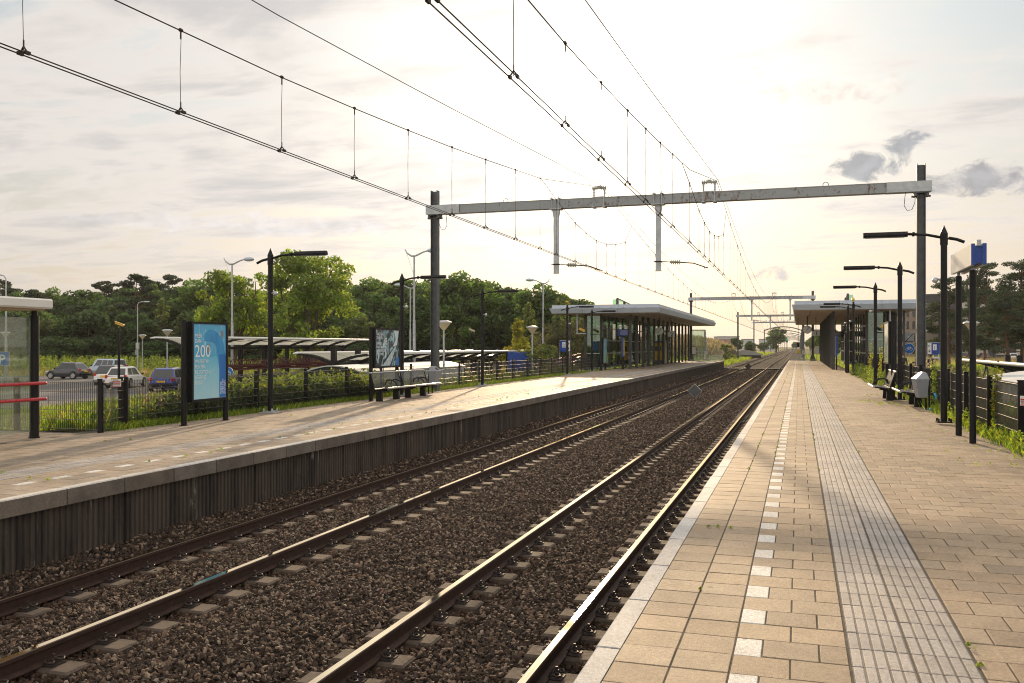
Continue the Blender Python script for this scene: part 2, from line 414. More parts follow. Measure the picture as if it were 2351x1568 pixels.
# ribbed retaining wall with run-off stains and pale lime patches
m, n, out = new_mat('ribbed_concrete'); b = n.n('ShaderNodeBsdfPrincipled')
ob = n.n('ShaderNodeTexCoord').outputs['Object']
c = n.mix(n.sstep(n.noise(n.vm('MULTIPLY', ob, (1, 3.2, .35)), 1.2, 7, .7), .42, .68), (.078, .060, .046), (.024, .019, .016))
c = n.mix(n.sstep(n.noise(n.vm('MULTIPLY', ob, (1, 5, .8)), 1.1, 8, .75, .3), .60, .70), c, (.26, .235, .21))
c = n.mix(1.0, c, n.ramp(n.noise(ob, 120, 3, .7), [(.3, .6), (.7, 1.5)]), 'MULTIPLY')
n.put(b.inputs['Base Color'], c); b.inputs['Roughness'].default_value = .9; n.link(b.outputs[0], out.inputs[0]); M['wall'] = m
# platform lip concrete
m, n, out = new_mat('lip_concrete'); b = n.n('ShaderNodeBsdfPrincipled')
ob = n.n('ShaderNodeTexCoord').outputs['Object']
a = n.n('ShaderNodeAttribute', attribute_name='tint').outputs['Color']
c = n.mix(n.sstep(n.noise(n.vm('MULTIPLY', ob, (1, 1.2, 1)), 1.6, 8, .7), .35, .7), (.18, .150, .122), (.105, .088, .072))
c = n.mix(1.0, c, a, 'MULTIPLY')
c = n.mix(1.0, c, n.ramp(n.noise(ob, 70, 4, .7), [(.28, .6), (.5, 1), (.74, 1.7)]), 'MULTIPLY')
n.put(b.inputs['Base Color'], c); b.inputs['Roughness'].default_value = .85; n.link(b.outputs[0], out.inputs[0]); M['lip'] = m

# ballast stone: colour per stone
m, n, out = new_mat('ballast_stone'); b = n.n('ShaderNodeBsdfPrincipled')
oi = n.n('ShaderNodeObjectInfo'); ob = n.n('ShaderNodeTexCoord').outputs['Object']
c = n.ramp(oi.outputs['Random'], [(0, (.020, .014, .010)), (.3, (.056, .036, .025)), (.55, (.044, .034, .028)), (.78, (.105, .066, .044)), (.90, (.20, .135, .092)), (1, (.28, .22, .17))])
c = n.mix(1.0, c, n.ramp(n.noise(ob, 55, 4, .7), [(.3, .55), (.7, 1.45)]), 'MULTIPLY')
n.put(b.inputs['Base Color'], c); sl_ = n.n('ShaderNodeSeparateXYZ'); n.link(oi.outputs['Location'], sl_.inputs[0])
rd = None
for xr_ in (-3.50, -2.0, -7.65, -6.15):
    q_ = n.m('ABSOLUTE', n.m('SUBTRACT', sl_.outputs[0], xr_)); rd = q_ if rd is None else n.m('MINIMUM', rd, q_)
c = n.mix(n.sstep(rd, .55, .08, 0, .6), c, (.052, .028, .017))
n.put(b.inputs['Base Color'], c); b.inputs['Roughness'].default_value = .78; b.inputs['Specular IOR Level'].default_value = .2; n.link(b.outputs[0], out.inputs[0]); M['stone'] = m
# far ballast and the bed below the stones
m, n, out = new_mat('ballast_bed'); b = n.n('ShaderNodeBsdfPrincipled')
ob = n.n('ShaderNodeTexCoord').outputs['Object']
v = n.n('ShaderNodeTexVoronoi'); v.inputs['Scale'].default_value = 17; n.link(ob, v.inputs['Vector'])
c = n.mix(1.0, n.ramp(n.noise(v.outputs['Color'], 1.0, 0), [(.3, (.020, .015, .012)), (.6, (.046, .034, .027)), (.8, (.085, .062, .048))]),
          n.ramp(v.outputs['Distance'], [(0, 1.1), (.6, .35)]), 'MULTIPLY')
c = n.mix(1.0, c, n.ramp(n.noise(ob, .8, 5), [(.3, .8), (.7, 1.2)]), 'MULTIPLY')
n.put(b.inputs['Base Color'], c); b.inputs['Roughness'].default_value = .95; b.inputs['Specular IOR Level'].default_value = .08
bp = n.n('ShaderNodeBump'); bp.inputs['Strength'].default_value = 1; bp.inputs['Distance'].default_value = .04
n.put(bp.inputs['Height'], n.m('SUBTRACT', 1.0, v.outputs['Distance'])); n.link(bp.outputs[0], b.inputs['Normal'])
n.link(b.outputs[0], out.inputs[0]); M['bed'] = m

M['rail_side'] = mat('rusty_rail', (.055, .028, .019), .65, .2, .22, 12, .2, 80)
m, n, out = new_mat('polished_rail_head'); gl = n.n('ShaderNodeBsdfGlossy', distribution='BECKMANN'); gl.inputs['Roughness'].default_value = .06
ob = n.n('ShaderNodeTexCoord').outputs['Object']
n.put(gl.inputs[0], n.mix(n.sstep(n.noise(n.vm('MULTIPLY', ob, (60, .7, 1)), 3, 4), .35, .65), (.95, .83, .62), (.80, .66, .46)))
g2 = n.n('ShaderNodeBsdfGlossy', distribution='BECKMANN'); g2.inputs['Roughness'].default_value = .28; g2.inputs[0].default_value = (.8, .66, .46, 1)
mx = n.n('ShaderNodeMixShader'); mx.inputs[0].default_value = .006; n.link(gl.outputs[0], mx.inputs[1]); n.link(g2.outputs[0], mx.inputs[2]); n.link(mx.outputs[0], out.inputs[0]); M['rail_top'] = m
M['rail_edge'] = mat('worn_rail_edge', (.11, .075, .055), .45, .5, .15, 10)
M['sleeper'] = mat('sleeper_concrete', (.085, .062, .046), .88, 0, .35, 9, .5, 120)
M['clip'] = mat('fastening_rust', (.040, .028, .024), .65, .3, .25, 20)

# ground: dry grass and earth
def ground_mat(name, stops, sc=.25, fine=14):
    m, n, out = new_mat(name); b = n.n('ShaderNodeBsdfPrincipled')
    ob = n.n('ShaderNodeTexCoord').outputs['Object']
    c = n.ramp(n.noise(ob, sc, 8, .65), stops)
    c = n.mix(1.0, c, n.ramp(n.noise(ob, fine, 5, .7), [(.28, .55), (.72, 1.5)]), 'MULTIPLY')
    n.put(b.inputs['Base Color'], c); b.inputs['Roughness'].default_value = .95; b.inputs['Specular IOR Level'].default_value = .1
    bp = n.n('ShaderNodeBump'); bp.inputs['Strength'].default_value = .8; bp.inputs['Distance'].default_value = .08
    n.put(bp.inputs['Height'], n.noise(ob, fine, 5, .7)); n.link(bp.outputs[0], b.inputs['Normal'])
    n.link(b.outputs[0], out.inputs[0]); return m
M['ground'] = ground_mat('meadow_ground', [(.3, (.055, .075, .018)), (.5, (.11, .11, .032)), (.7, (.16, .135, .05))])
M['soil'] = ground_mat('verge_soil', [(.3, (.05, .042, .028)), (.7, (.10, .085, .055))], 1.5, 30)
M['asphalt'] = mat('asphalt', (.105, .098, .092), .75, 0, .22, .8, .4, 120, det=8)
M['brick_road'] = mat('brick_road', (.17, .155, .15), .7, 0, .2, 1.2, .3, 60, det=8)
# ------------------------------------------------------------------ ground sheets
ZG = -1.15; ZR = -0.86; ZL = -0.06          # surrounding ground, rail heads, far platform
def sheet(name, pts, z, m, kind='structure'):
    mb = MB(); mb.add([(x, y, z) for x, y in pts], [tuple(range(len(pts)))])
    o = mb.build(name, m, recalc=False); o['kind'] = kind
    me = o.data
    if me.polygons[0].normal.z < 0: me.flip_normals()
    return o
sheet('ground', [(-2500, -400), (2500, -400), (2500, 3500), (-2500, 3500)], ZG, M['ground'])
sheet('car_park', [(-34, 24), (-30.2, 31), (-33, 40), (-35.2, 45.5), (-35.4, 53), (-34.8, 62), (-40, 66), (-66, 66.2), (-92, 62), (-92, 40), (-60, 24)], ZG+.02, M['asphalt'])
sheet('road', [(-92, 28), (-60, 20), (-34, 18), (-31, 31), (-33.6, 41.5), (-36, 44), (-60, 46), (-92, 44)], ZG+.028, M['brick_road'])
sheet('path', [(-34.5, 46), (-29.5, 40.5), (-22.5, 40), (-22.5, 95), (-26, 130), (-31, 130), (-28, 95), (-33.5, 62)], ZG+.012, M['brick_road'])
sheet('path', [(9, 30), (14, 30), (16, 120), (30, 190), (24, 190), (10, 122)], ZG+.012, M['brick_road'])
sheet('road', [(14, 262), (160, 250), (160, 258), (14, 270)], ZG+.012, M['asphalt'])
# kerb of the car park
mb = MB()
kp = [(-34.1, 40.2), (-38.2, 46.5), (-40.2, 50.5)]
mb2 = [(-31, 66.4), (-40, 66.1), (-66, 66.3), (-92, 62.2)]
for pl in (mb2,):
    for a, b in zip(pl, pl[1:]):
        a = Vector((*a, 0)); b = Vector((*b, 0)); d_ = (b-a); L_ = d_.length; ang = math.atan2(d_.y, d_.x)
        mb.cbox(((a+b)/2).to_tuple()[:2]+(ZG+.06,), (L_, .14, .14), Matrix.Rotation(ang, 3, 'Z'), .02)
mb.build('kerb', M['concrete'])['kind'] = 'structure'

# ------------------------------------------------------------------ platforms
rj = lambda a: random.uniform(-a, a)
def tint_rand(lo=.82, hi=1.14, warm=.025):
    v = random.uniform(lo, hi); w_ = rj(warm)
    return (v*(1+w_), v, v*(1-w_*1.2), 1)
def tile(mb, x0, x1, y0, y1, z, gap=.0085, bev=.004, dep=.0055, mi=0, tnt=None):
    if x0 > x1: x0, x1 = x1, x0
    g = gap/2; zt = z+rj(.0016); tx, ty = rj(.0009), rj(.0009); zb = z-dep
    a = [(x0+g, y0+g, zb), (x1-g, y0+g, zb), (x1-g, y1-g, zb), (x0+g, y1-g, zb)]
    b = [(x0+g+bev, y0+g+bev, zt-tx-ty), (x1-g-bev, y0+g+bev, zt+tx-ty), (x1-g-bev, y1-g-bev, zt+tx+ty), (x0+g+bev, y1-g-bev, zt-tx+ty)]
    m_ = [(p[0]+(q[0]-p[0])*.35, p[1]+(q[1]-p[1])*.35, zt-.0015) for p, q in zip(a, b)]
    mb.cur = mi; mb.c = tnt or tint_rand()
    if mi == 0 and tnt is None and random.random() < .018: k_ = random.uniform(.62, .85); mb.c = (k_*.98, k_*1.02, k_*1.08, 1)
    mb.add(a+m_+b, [(8,9,10,11), (4,5,9,8), (5,6,10,9), (6,7,11,10), (7,4,8,11), (0,1,5,4), (1,2,6,5), (2,3,7,6), (3,0,4,7)])
def paving(mb, edge, sg, z, y0, y1, width):
    """tile bands from the platform edge inwards; sg=+1 near platform, -1 far platform"""
    X = lambda o: edge+sg*o
    n = int((y1-y0)/.30)
    for r in range(n):
        ya = y0+r*.30; yb = ya+.30; q = rj(.003)
        for k in range(2): tile(mb, X(.138+.302*k), X(.138+.302*(k+1)), ya+q, yb+q, z, mi=0)
        if r % 2:
            tile(mb, X(.742), X(.892), ya, yb, z, mi=2, tnt=tint_rand(.93, 1.05, .01))
            tile(mb, X(.892), X(1.192), ya, yb, z); tile(mb, X(1.192), X(1.342), ya, yb, z)
        else:
            tile(mb, X(.742), X(1.042), ya, yb, z); tile(mb, X(1.042), X(1.342), ya, yb, z)
        for k in range(2):                      # ribbed guidance tiles
            xa = 1.348+.317*k; tt = tint_rand(.88, 1.1, .02)
            dk = tuple(c*.36 for c in tt[:3])+(1,)
            g = .004
            p = sorted((X(xa+.004), X(xa+.313))); mb.cur = 1; mb.c = dk
            mb.add([(p[0], ya+g, z-.004), (p[1], ya+g, z-.004), (p[1], yb-g, z-.004), (p[0], yb-g, z-.004)], [(0,1,2,3)])
            for i in range(5):
                tile(mb, X(xa+.005+i*.0616), X(xa+.005+i*.0616+.0600), ya, yb, z, .009, .004, .0055, 1, tt)
        o = 1.988; off = .15 if r % 2 else 0.0
        x = o-off
        while x < width:
            xb = min(x+.30, width); xa = max(x, o)
            if xb-xa > .04: tile(mb, X(xa), X(xb), ya+q, yb+q, z)
            x += .30
TM = [M['tile'], M['tactile'], M['dash'], M['edge']]

# near platform
YE = 112.4
mb = MB(); mb.box(-1.00, 3.32, -40, YE, ZG-.3, -.005)
plat = mb.build('platform', M['joint']); plat['kind'] = 'structure'
mb = MB(); paving(mb, -1.085, 1, 0, -3.0, YE, 4.36)
mb.build('paving', TM, plat, recalc=False, color=True)
def edge_slabs(xf, sg, z, m_top, m_side, y0, y1, parent, th=.20, wd=.138):
    mb = MB(); y = y0
    while y < y1:
        tt = tint_rand(.84, 1.14, .03); L_ = 1.0; g = .009; q = rj(.004)
        xa, xb = sorted((xf+q, xf+sg*wd)); b = .012
        mb.c = tt; mb.cur = 1
        ya, yb = y+g, y+L_-g
        o = [(xa, ya), (xb, ya), (xb, yb), (xa, yb)]
        ia = xa+(b if sg > 0 else 0); ib = xb-(b if sg < 0 else 0)
        i_ = [(ia, ya+.006), (ib, ya+.006), (ib, yb-.006), (ia, yb-.006)]
        vs = [(x_, y_, z-th) for x_, y_ in o]+[(x_, y_, z-b) for x_, y_ in o]+[(x_, y_, z) for x_, y_ in i_]
        mb.add(vs, [(3,2,1,0)]+[(k, (k+1)%4, 4+(k+1)%4, 4+k) for k in range(4)])
        mb.cur = 0; mb.add(vs[4:], [(4,5,6,7)]+[(k, (k+1)%4, 4+(k+1)%4, 4+k) for k in range(4)])
        y += L_
    return mb.build('platform_edge', [m_top, m_side], parent, recalc=False, color=True)
edge_slabs(-1.085, 1, .001, M['edge'], M['lip'], -4, YE-.4, plat)
def ribbed_wall(xf, sg, y0, y1, z0, z1, parent):
    mb = MB(); per = .092; pts = []; y = y0; k = 0
    while y < y1:
        if k % 33 == 32: pts += [(xf-sg*.05, y), (xf-sg*.05, y+.03), (xf, y+.031)]; y += .03
        pts += [(xf, y), (xf, y+.046), (xf-sg*.024, y+.058), (xf-sg*.024, y+.082)]
        y += per; k += 1
    n_ = len(pts); vs = [(a, b, z0) for a, b in pts]+[(a, b, z1) for a, b in pts]
    fs = [(i, i+1, n_+i+1, n_+i) for i in range(n_-1)]
    if sg < 0: fs = [f[::-1] for f in fs]
    mb.add(vs, fs); return mb.build('retaining_wall', M['wall'], parent, recalc=False)
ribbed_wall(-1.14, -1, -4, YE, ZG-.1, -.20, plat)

# far platform
mb = MB(); mb.box(-13.95, -8.66, -40, YE, ZG-.3, ZL-.005); mb.box(-24, -13.95, -40, 14.9, ZG-.3, ZL-.005)
platl = mb.build('platform', M['joint']); platl['kind'] = 'structure'
mb = MB(); paving(mb, -8.55, -1, ZL, 1.5, YE, 4.95)
for r in range(int((14.9-1.5)/.3)):
    x = -13.5-(.15 if r % 2 else 0)
    while x > -19.5:
        tile(mb, x-.3, x, 1.5+r*.3, 1.8+r*.3, ZL, tnt=tint_rand(.8, 1.05, .02)); x -= .3
mb.build('paving', [M['tile_l']]+TM[1:], platl, recalc=False, color=True)
edge_slabs(-8.55, -1, ZL+.001, M['edge_l'], M['lip'], 1, YE-.4, platl, .205)
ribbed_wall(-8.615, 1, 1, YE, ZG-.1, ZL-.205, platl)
# verge earth strips behind the paving, up to the fences
sheet('verge', [(3.32, -20), (3.95, -20), (4.0, 60), (4.0, 66), (3.32, 66)], -.03, M['soil'])
sheet('verge', [(-13.52, 15.15), (-15.0, 15.15), (-15.0, 66), (-13.52, 66)], ZL-.02, M['soil'])
# embankments down from the platforms to the lower ground
for pts in ([(3.95, -20), (4.0, 60), (4.0, 66), (5.2, 68), (5.0, 60), (4.9, -20)],):
    mb = MB(); a, b, c_, d_, e_, f_ = pts
    mb.add([(a[0], a[1], -.03), (b[0], b[1], -.03), (c_[0], c_[1], -.03), (d_[0], d_[1], ZG-.02), (e_[0], e_[1], ZG-.02), (f_[0], f_[1], ZG-.02)], [(0,1,4,5), (1,2,3,4)])
    mb.build('slope', M['ground'])['kind'] = 'structure'
mb = MB(); mb.add([(-15, 15.15, ZL-.02), (-15, 66, ZL-.02), (-17, 66, ZG-.02), (-17, 17, ZG-.02), (-24, 15.0, ZL-.02), (-24, 17, ZG-.02)], [(0,1,2,3), (4,0,3,5)])
mb.build('slope', M['ground'])['kind'] = 'structure'

# ------------------------------------------------------------------ track bed, ballast
def bed_z(x):
    xs = [-10.6, -9.9, -9.3, -8.60, -8.25, -7.95, -5.7, -5.25, -4.35, -3.9, -1.6, -1.05, -.2, 1.2]
    zs = [ZG-.05, -1.10, -.95, -.93, -.965, -1.062, -1.072, -1.01, -1.005, -1.072, -1.072, -1.05, -1.08, ZG-.05]
    return float(np.interp(x, xs, zs))
def bed_mesh(name, x0, x1, y0, y1, dx, dy, jit):
    nx_ = max(1, int(round((x1-x0)/dx))); ny_ = max(1, int(round((y1-y0)/dy))); vs = []; fs = []
    for j in range(ny_+1):
        for i in range(nx_+1):
            x = x0+(x1-x0)*i/nx_; y = y0+(y1-y0)*j/ny_
            vs.append((x, y, bed_z(x)+rj(jit)))
    for j in range(ny_):
        for i in range(nx_):
            a = j*(nx_+1)+i; fs.append((a, a+1, a+nx_+2, a+nx_+1))
    me = D.meshes.new(name); me.from_pydata(vs, [], fs); me.materials.append(M['bed']); return me
link('track_bed', bed_mesh('track_bed', -10.6, 1.2, YE, 1600, .45, 12, .0))['kind'] = 'structure'
me = bed_mesh('ballast', -8.64, -1.12, 0.5, YE, .28, .28, .016)
co = np.empty(len(me.vertices)*3, np.float32); me.vertices.foreach_get('co', co); yy = co.reshape(-1, 3)[:, 1]
dens = np.interp(yy, [0, 13, 16, 24, 40, 70, 112], [820, 760, 600, 320, 140, 60, 26]).astype(np.float32)
scl = np.interp(yy, [0, 13, 16, 24, 40, 70, 112], [1, 1, 1.06, 1.2, 1.45, 1.8, 2.2]).astype(np.float32)
for nm, ar in (('dens', dens), ('scl', scl)):
    a = me.attributes.new(nm, 'FLOAT', 'POINT'); a.data.foreach_set('value', ar)
ballast = link('ballast', me); ballast['kind'] = 'stuff'
ng = D.node_groups.new('ballast_stones', 'GeometryNodeTree')
ng.interface.new_socket('Geometry', in_out='INPUT', socket_type='NodeSocketGeometry')
ng.interface.new_socket('Geometry', in_out='OUTPUT', socket_type='NodeSocketGeometry')
g = NT(ng); gi = g.n('NodeGroupInput'); go = g.n('NodeGroupOutput')
dp = g.n('GeometryNodeDistributePointsOnFaces'); g.link(gi.outputs[0], dp.inputs['Mesh'])
na = g.n('GeometryNodeInputNamedAttribute', data_type='FLOAT'); na.inputs['Name'].default_value = 'dens'
g.link(na.outputs['Attribute'], dp.inputs['Density'])
gti = g.n('GeometryNodeGeometryToInstance')
for k in range(9):
    ln = g.n('GeometryNodeMeshLine'); ln.inputs['Count'].default_value = 15 if k % 2 else 11
    rv = g.n('FunctionNodeRandomValue', data_type='FLOAT_VECTOR'); rv.inputs[0].default_value = (-1, -1, -1); rv.inputs[1].default_value = (1, 1, 1)
    rv.inputs['Seed'].default_value = 31+k*7
    nv = g.vm('MULTIPLY', g.vm('NORMALIZE', rv.outputs[0]), (1.15, .85, .68))
    sp = g.n('GeometryNodeSetPosition'); g.link(ln.outputs[0], sp.inputs[0]); g.link(nv, sp.inputs['Position'])
    ch = g.n('GeometryNodeConvexHull'); g.link(sp.outputs[0], ch.inputs[0])
    sm = g.n('GeometryNodeSetMaterial'); sm.inputs['Material'].default_value = M['stone']; g.link(ch.outputs[0], sm.inputs['Geometry'])
    g.link(sm.outputs[0], gti.inputs[0])
ip = g.n('GeometryNodeInstanceOnPoints'); g.link(dp.outputs['Points'], ip.inputs['Points']); g.link(gti.outputs[0], ip.inputs['Instance'])
ip.inputs['Pick Instance'].default_value = True
ri = g.n('FunctionNodeRandomValue', data_type='INT'); ri.inputs[4].default_value = 0; ri.inputs[5].default_value = 8; ri.inputs['Seed'].default_value = 3
g.link(ri.outputs[2], ip.inputs['Instance Index'])
rr = g.n('FunctionNodeRandomValue', data_type='FLOAT_VECTOR'); rr.inputs[0].default_value = (-3.1, -3.1, -3.1); rr.inputs[1].default_value = (3.1, 3.1, 3.1); rr.inputs['Seed'].default_value = 5
g.link(rr.outputs[0], ip.inputs['Rotation'])
rs = g.n('FunctionNodeRandomValue', data_type='FLOAT'); rs.inputs[2].default_value = .016; rs.inputs[3].default_value = .041; rs.inputs['Seed'].default_value = 9
na2 = g.n('GeometryNodeInputNamedAttribute', data_type='FLOAT'); na2.inputs['Name'].default_value = 'scl'
g.link(g.m('MULTIPLY', rs.outputs[1], na2.outputs['Attribute']), ip.inputs['Scale'])
jn = g.n('GeometryNodeJoinGeometry'); g.link(ip.outputs[0], jn.inputs[0]); g.link(gi.outputs[0], jn.inputs[0])
g.link(jn.outputs[0], go.inputs[0])
md = ballast.modifiers.new('stones', 'NODES'); md.node_group = ng

# ------------------------------------------------------------------ tracks
def rail_mb(x, y0, y1):
    mb = MB()
    pr = [(-.030, 0.0), (.030, 0.0), (.036, -.008), (.036, -.040), (.012, -.056), (.008, -.135), (.070, -.150), (.070, -.160),
          (-.070, -.160), (-.070, -.150), (-.008, -.135), (-.012, -.056), (-.036, -.040), (-.036, -.008)]
    n_ = len(pr); vs = [(x+a, y0, b) for a, b in pr]+[(x+a, y1, b) for a, b in pr]
    for i in range(n_):
        mb.cur = 1 if i == 0 else (2 if i in (1, n_-1) else 0)
        mb.add([], []); o = len(mb.v)
        mb.add([vs[i], vs[(i+1)%n_], vs[n_+(i+1)%n_], vs[n_+i]], [(3,2,1,0)])
    mb.cur = 0; mb.add(vs[:n_], [tuple(range(n_))])
    return mb
def sleeper_mb(mb, y=0):
    for s_ in (-1, 1):
        x0, x1 = sorted((s_*.44, s_*1.13))
        b = .018; z0, z1 = -.32, -.166; yh = .14
        vs = [(x0, y-yh-.02, z0), (x1, y-yh-.02, z0), (x1, y+yh+.02, z0), (x0, y+yh+.02, z0), (x0, y-yh, z1-b), (x1, y-yh, z1-b), (x1, y+yh, z1-b), (x0, y+yh, z1-b),
              (x0+b, y-yh+b, z1), (x1-b, y-yh+b, z1), (x1-b, y+yh-b, z1), (x0+b, y+yh-b, z1)]
        mb.add(vs, [(3,2,1,0), (8,9,10,11)]+[(k, (k+1)%4, 4+(k+1)%4, 4+k) for k in range(4)]+[(4+k, 4+(k+1)%4, 8+(k+1)%4, 8+k) for k in range(4)])
    mb.box(-.42, .42, y-.09, y+.09, -.34, -.235)
    return mb
def clip_mb(mb, x, y=0, lod=0):
    """base plate, two bolts with washers and curled spring clips either side of one rail"""
    mb.box(x-.17, x+.17, y-.075, y+.075, -.165, -.156)
    for s_ in (-1, 1):
        cx = x+s_*.112
        if lod:
            mb.box(cx-.05, cx+.05, y-.07, y+.07, -.156, -.110); continue
        mb.cyl((cx, y, -.156), (cx, y, -.075), .012, n=6); mb.cyl((cx, y, -.125), (cx, y, -.100), .022, n=6)
        for q in (-1, 1):
            pts = [(cx-s_*.050, y+q*.018, -.138), (cx-s_*.045, y+q*.05, -.120), (cx-s_*.01, y+q*.085, -.118), (cx+s_*.03, y+q*.088, -.126),
                   (cx+s_*.048, y+q*.06, -.130), (cx+s_*.03, y+q*.028, -.128), (cx-s_*.005, y+q*.022, -.115)]
            mb.tube(pts, .0095, 5)
    return mb
def railway_track(xc, label, phase):
    t_ = thing('railway_track', label, 'railway track', (xc, 0, ZR), 0, 'tracks between the platforms')
    RM = [M['rail_side'], M['rail_top'], M['rail_edge']]
    for s_ in (-1, 1): rail_mb(s_*.7525, 0.5, 1500).build('rail', RM, t_, recalc=True)
    y = 3.0+phase
    s0 = sleeper_mb(MB()).mesh('sleeper', M['sleeper']); c0 = [clip_mb(MB(), s_*.7525).mesh('rail_fastening', M['clip'], recalc=False) for s_ in (-1, 1)]
    for k in range(100):
        sl = link('sleeper', s0, t_, (rj(.008), y+k*.6+rj(.012), 0))
        if k < 50:
            for c_ in c0: link('rail_fastening', c_, sl)
    mb = MB(); mc = MB()
    for k in range(100, 420): sleeper_mb(mb, y+k*.6)
    for k in range(50, 260):
        for s_ in (-1, 1): clip_mb(mc, s_*.7525, y+k*.6, 1)
    mb.build('sleeper', M['sleeper'], t_, recalc=False)['kind'] = 'stuff'
    mc.build('rail_fastening', M['clip'], t_, recalc=False)['kind'] = 'stuff'
railway_track(-2.75, 'rusty railway track with polished rails directly below the near paved platform', 0)
railway_track(-6.90, 'rusty railway track along the dark ribbed wall of the far platform', .22)

# pedestrian crossing strip at the platform ends and the two diamond boards between the tracks
mb = MB()
for a, b in ((-8.9, -7.72), (-7.58, -6.22), (-6.08, -3.58), (-3.42, -2.07), (-1.93, -.9)): mb.box(a, b, 108.6, 110.4, ZR-.14, ZR-.012)
tag(mb.build('track_crossing', M['rubber']), 'dark rubber crossing panels laid across both tracks at the platform ends', 'level crossing')
def diamond(loc, size, label, back, face):
    t_ = thing('diamond_board', label, 'track sign', loc)
    mb = MB(); h = size/2; cz = .08+h*1.414
    r_ = h*1.414
    mb.prism([(0, cz-r_), (r_, cz), (0, cz+r_), (-r_, cz)], -.012, .012, 'y'); mb.build('board', back, t_)
    mb = MB(); P_ = [(0, cz-r_), (r_, cz), (0, cz+r_), (-r_, cz)]
    for a, b in zip(P_, P_[1:]+P_[:1]): mb.tube([(a[0], 0, a[1]), (b[0], 0, b[1])], .011, 5)
    mb.build('edge_trim', face, t_)
    mb = MB(); mb.box(-.03, .03, .014, .05, -.3, cz+r_*.9); mb.build('post', M['mast'], t_)
    mb = MB(); mb.box(-.022, .022, -.030, -.0125, -.2, cz+r_*.85); mb.build('stiffener', M['mast'], t_)
diamond((-5.03, 46.8, -1.02), .50, 'grey diamond board with a white rim standing nearest between the two tracks', M['mast'], M['white_paint'])
diamond((-5.35, 104.5, -1.02), .52, 'dark blue black diamond board far along between the two tracks', M['car_dark'], M['black'])
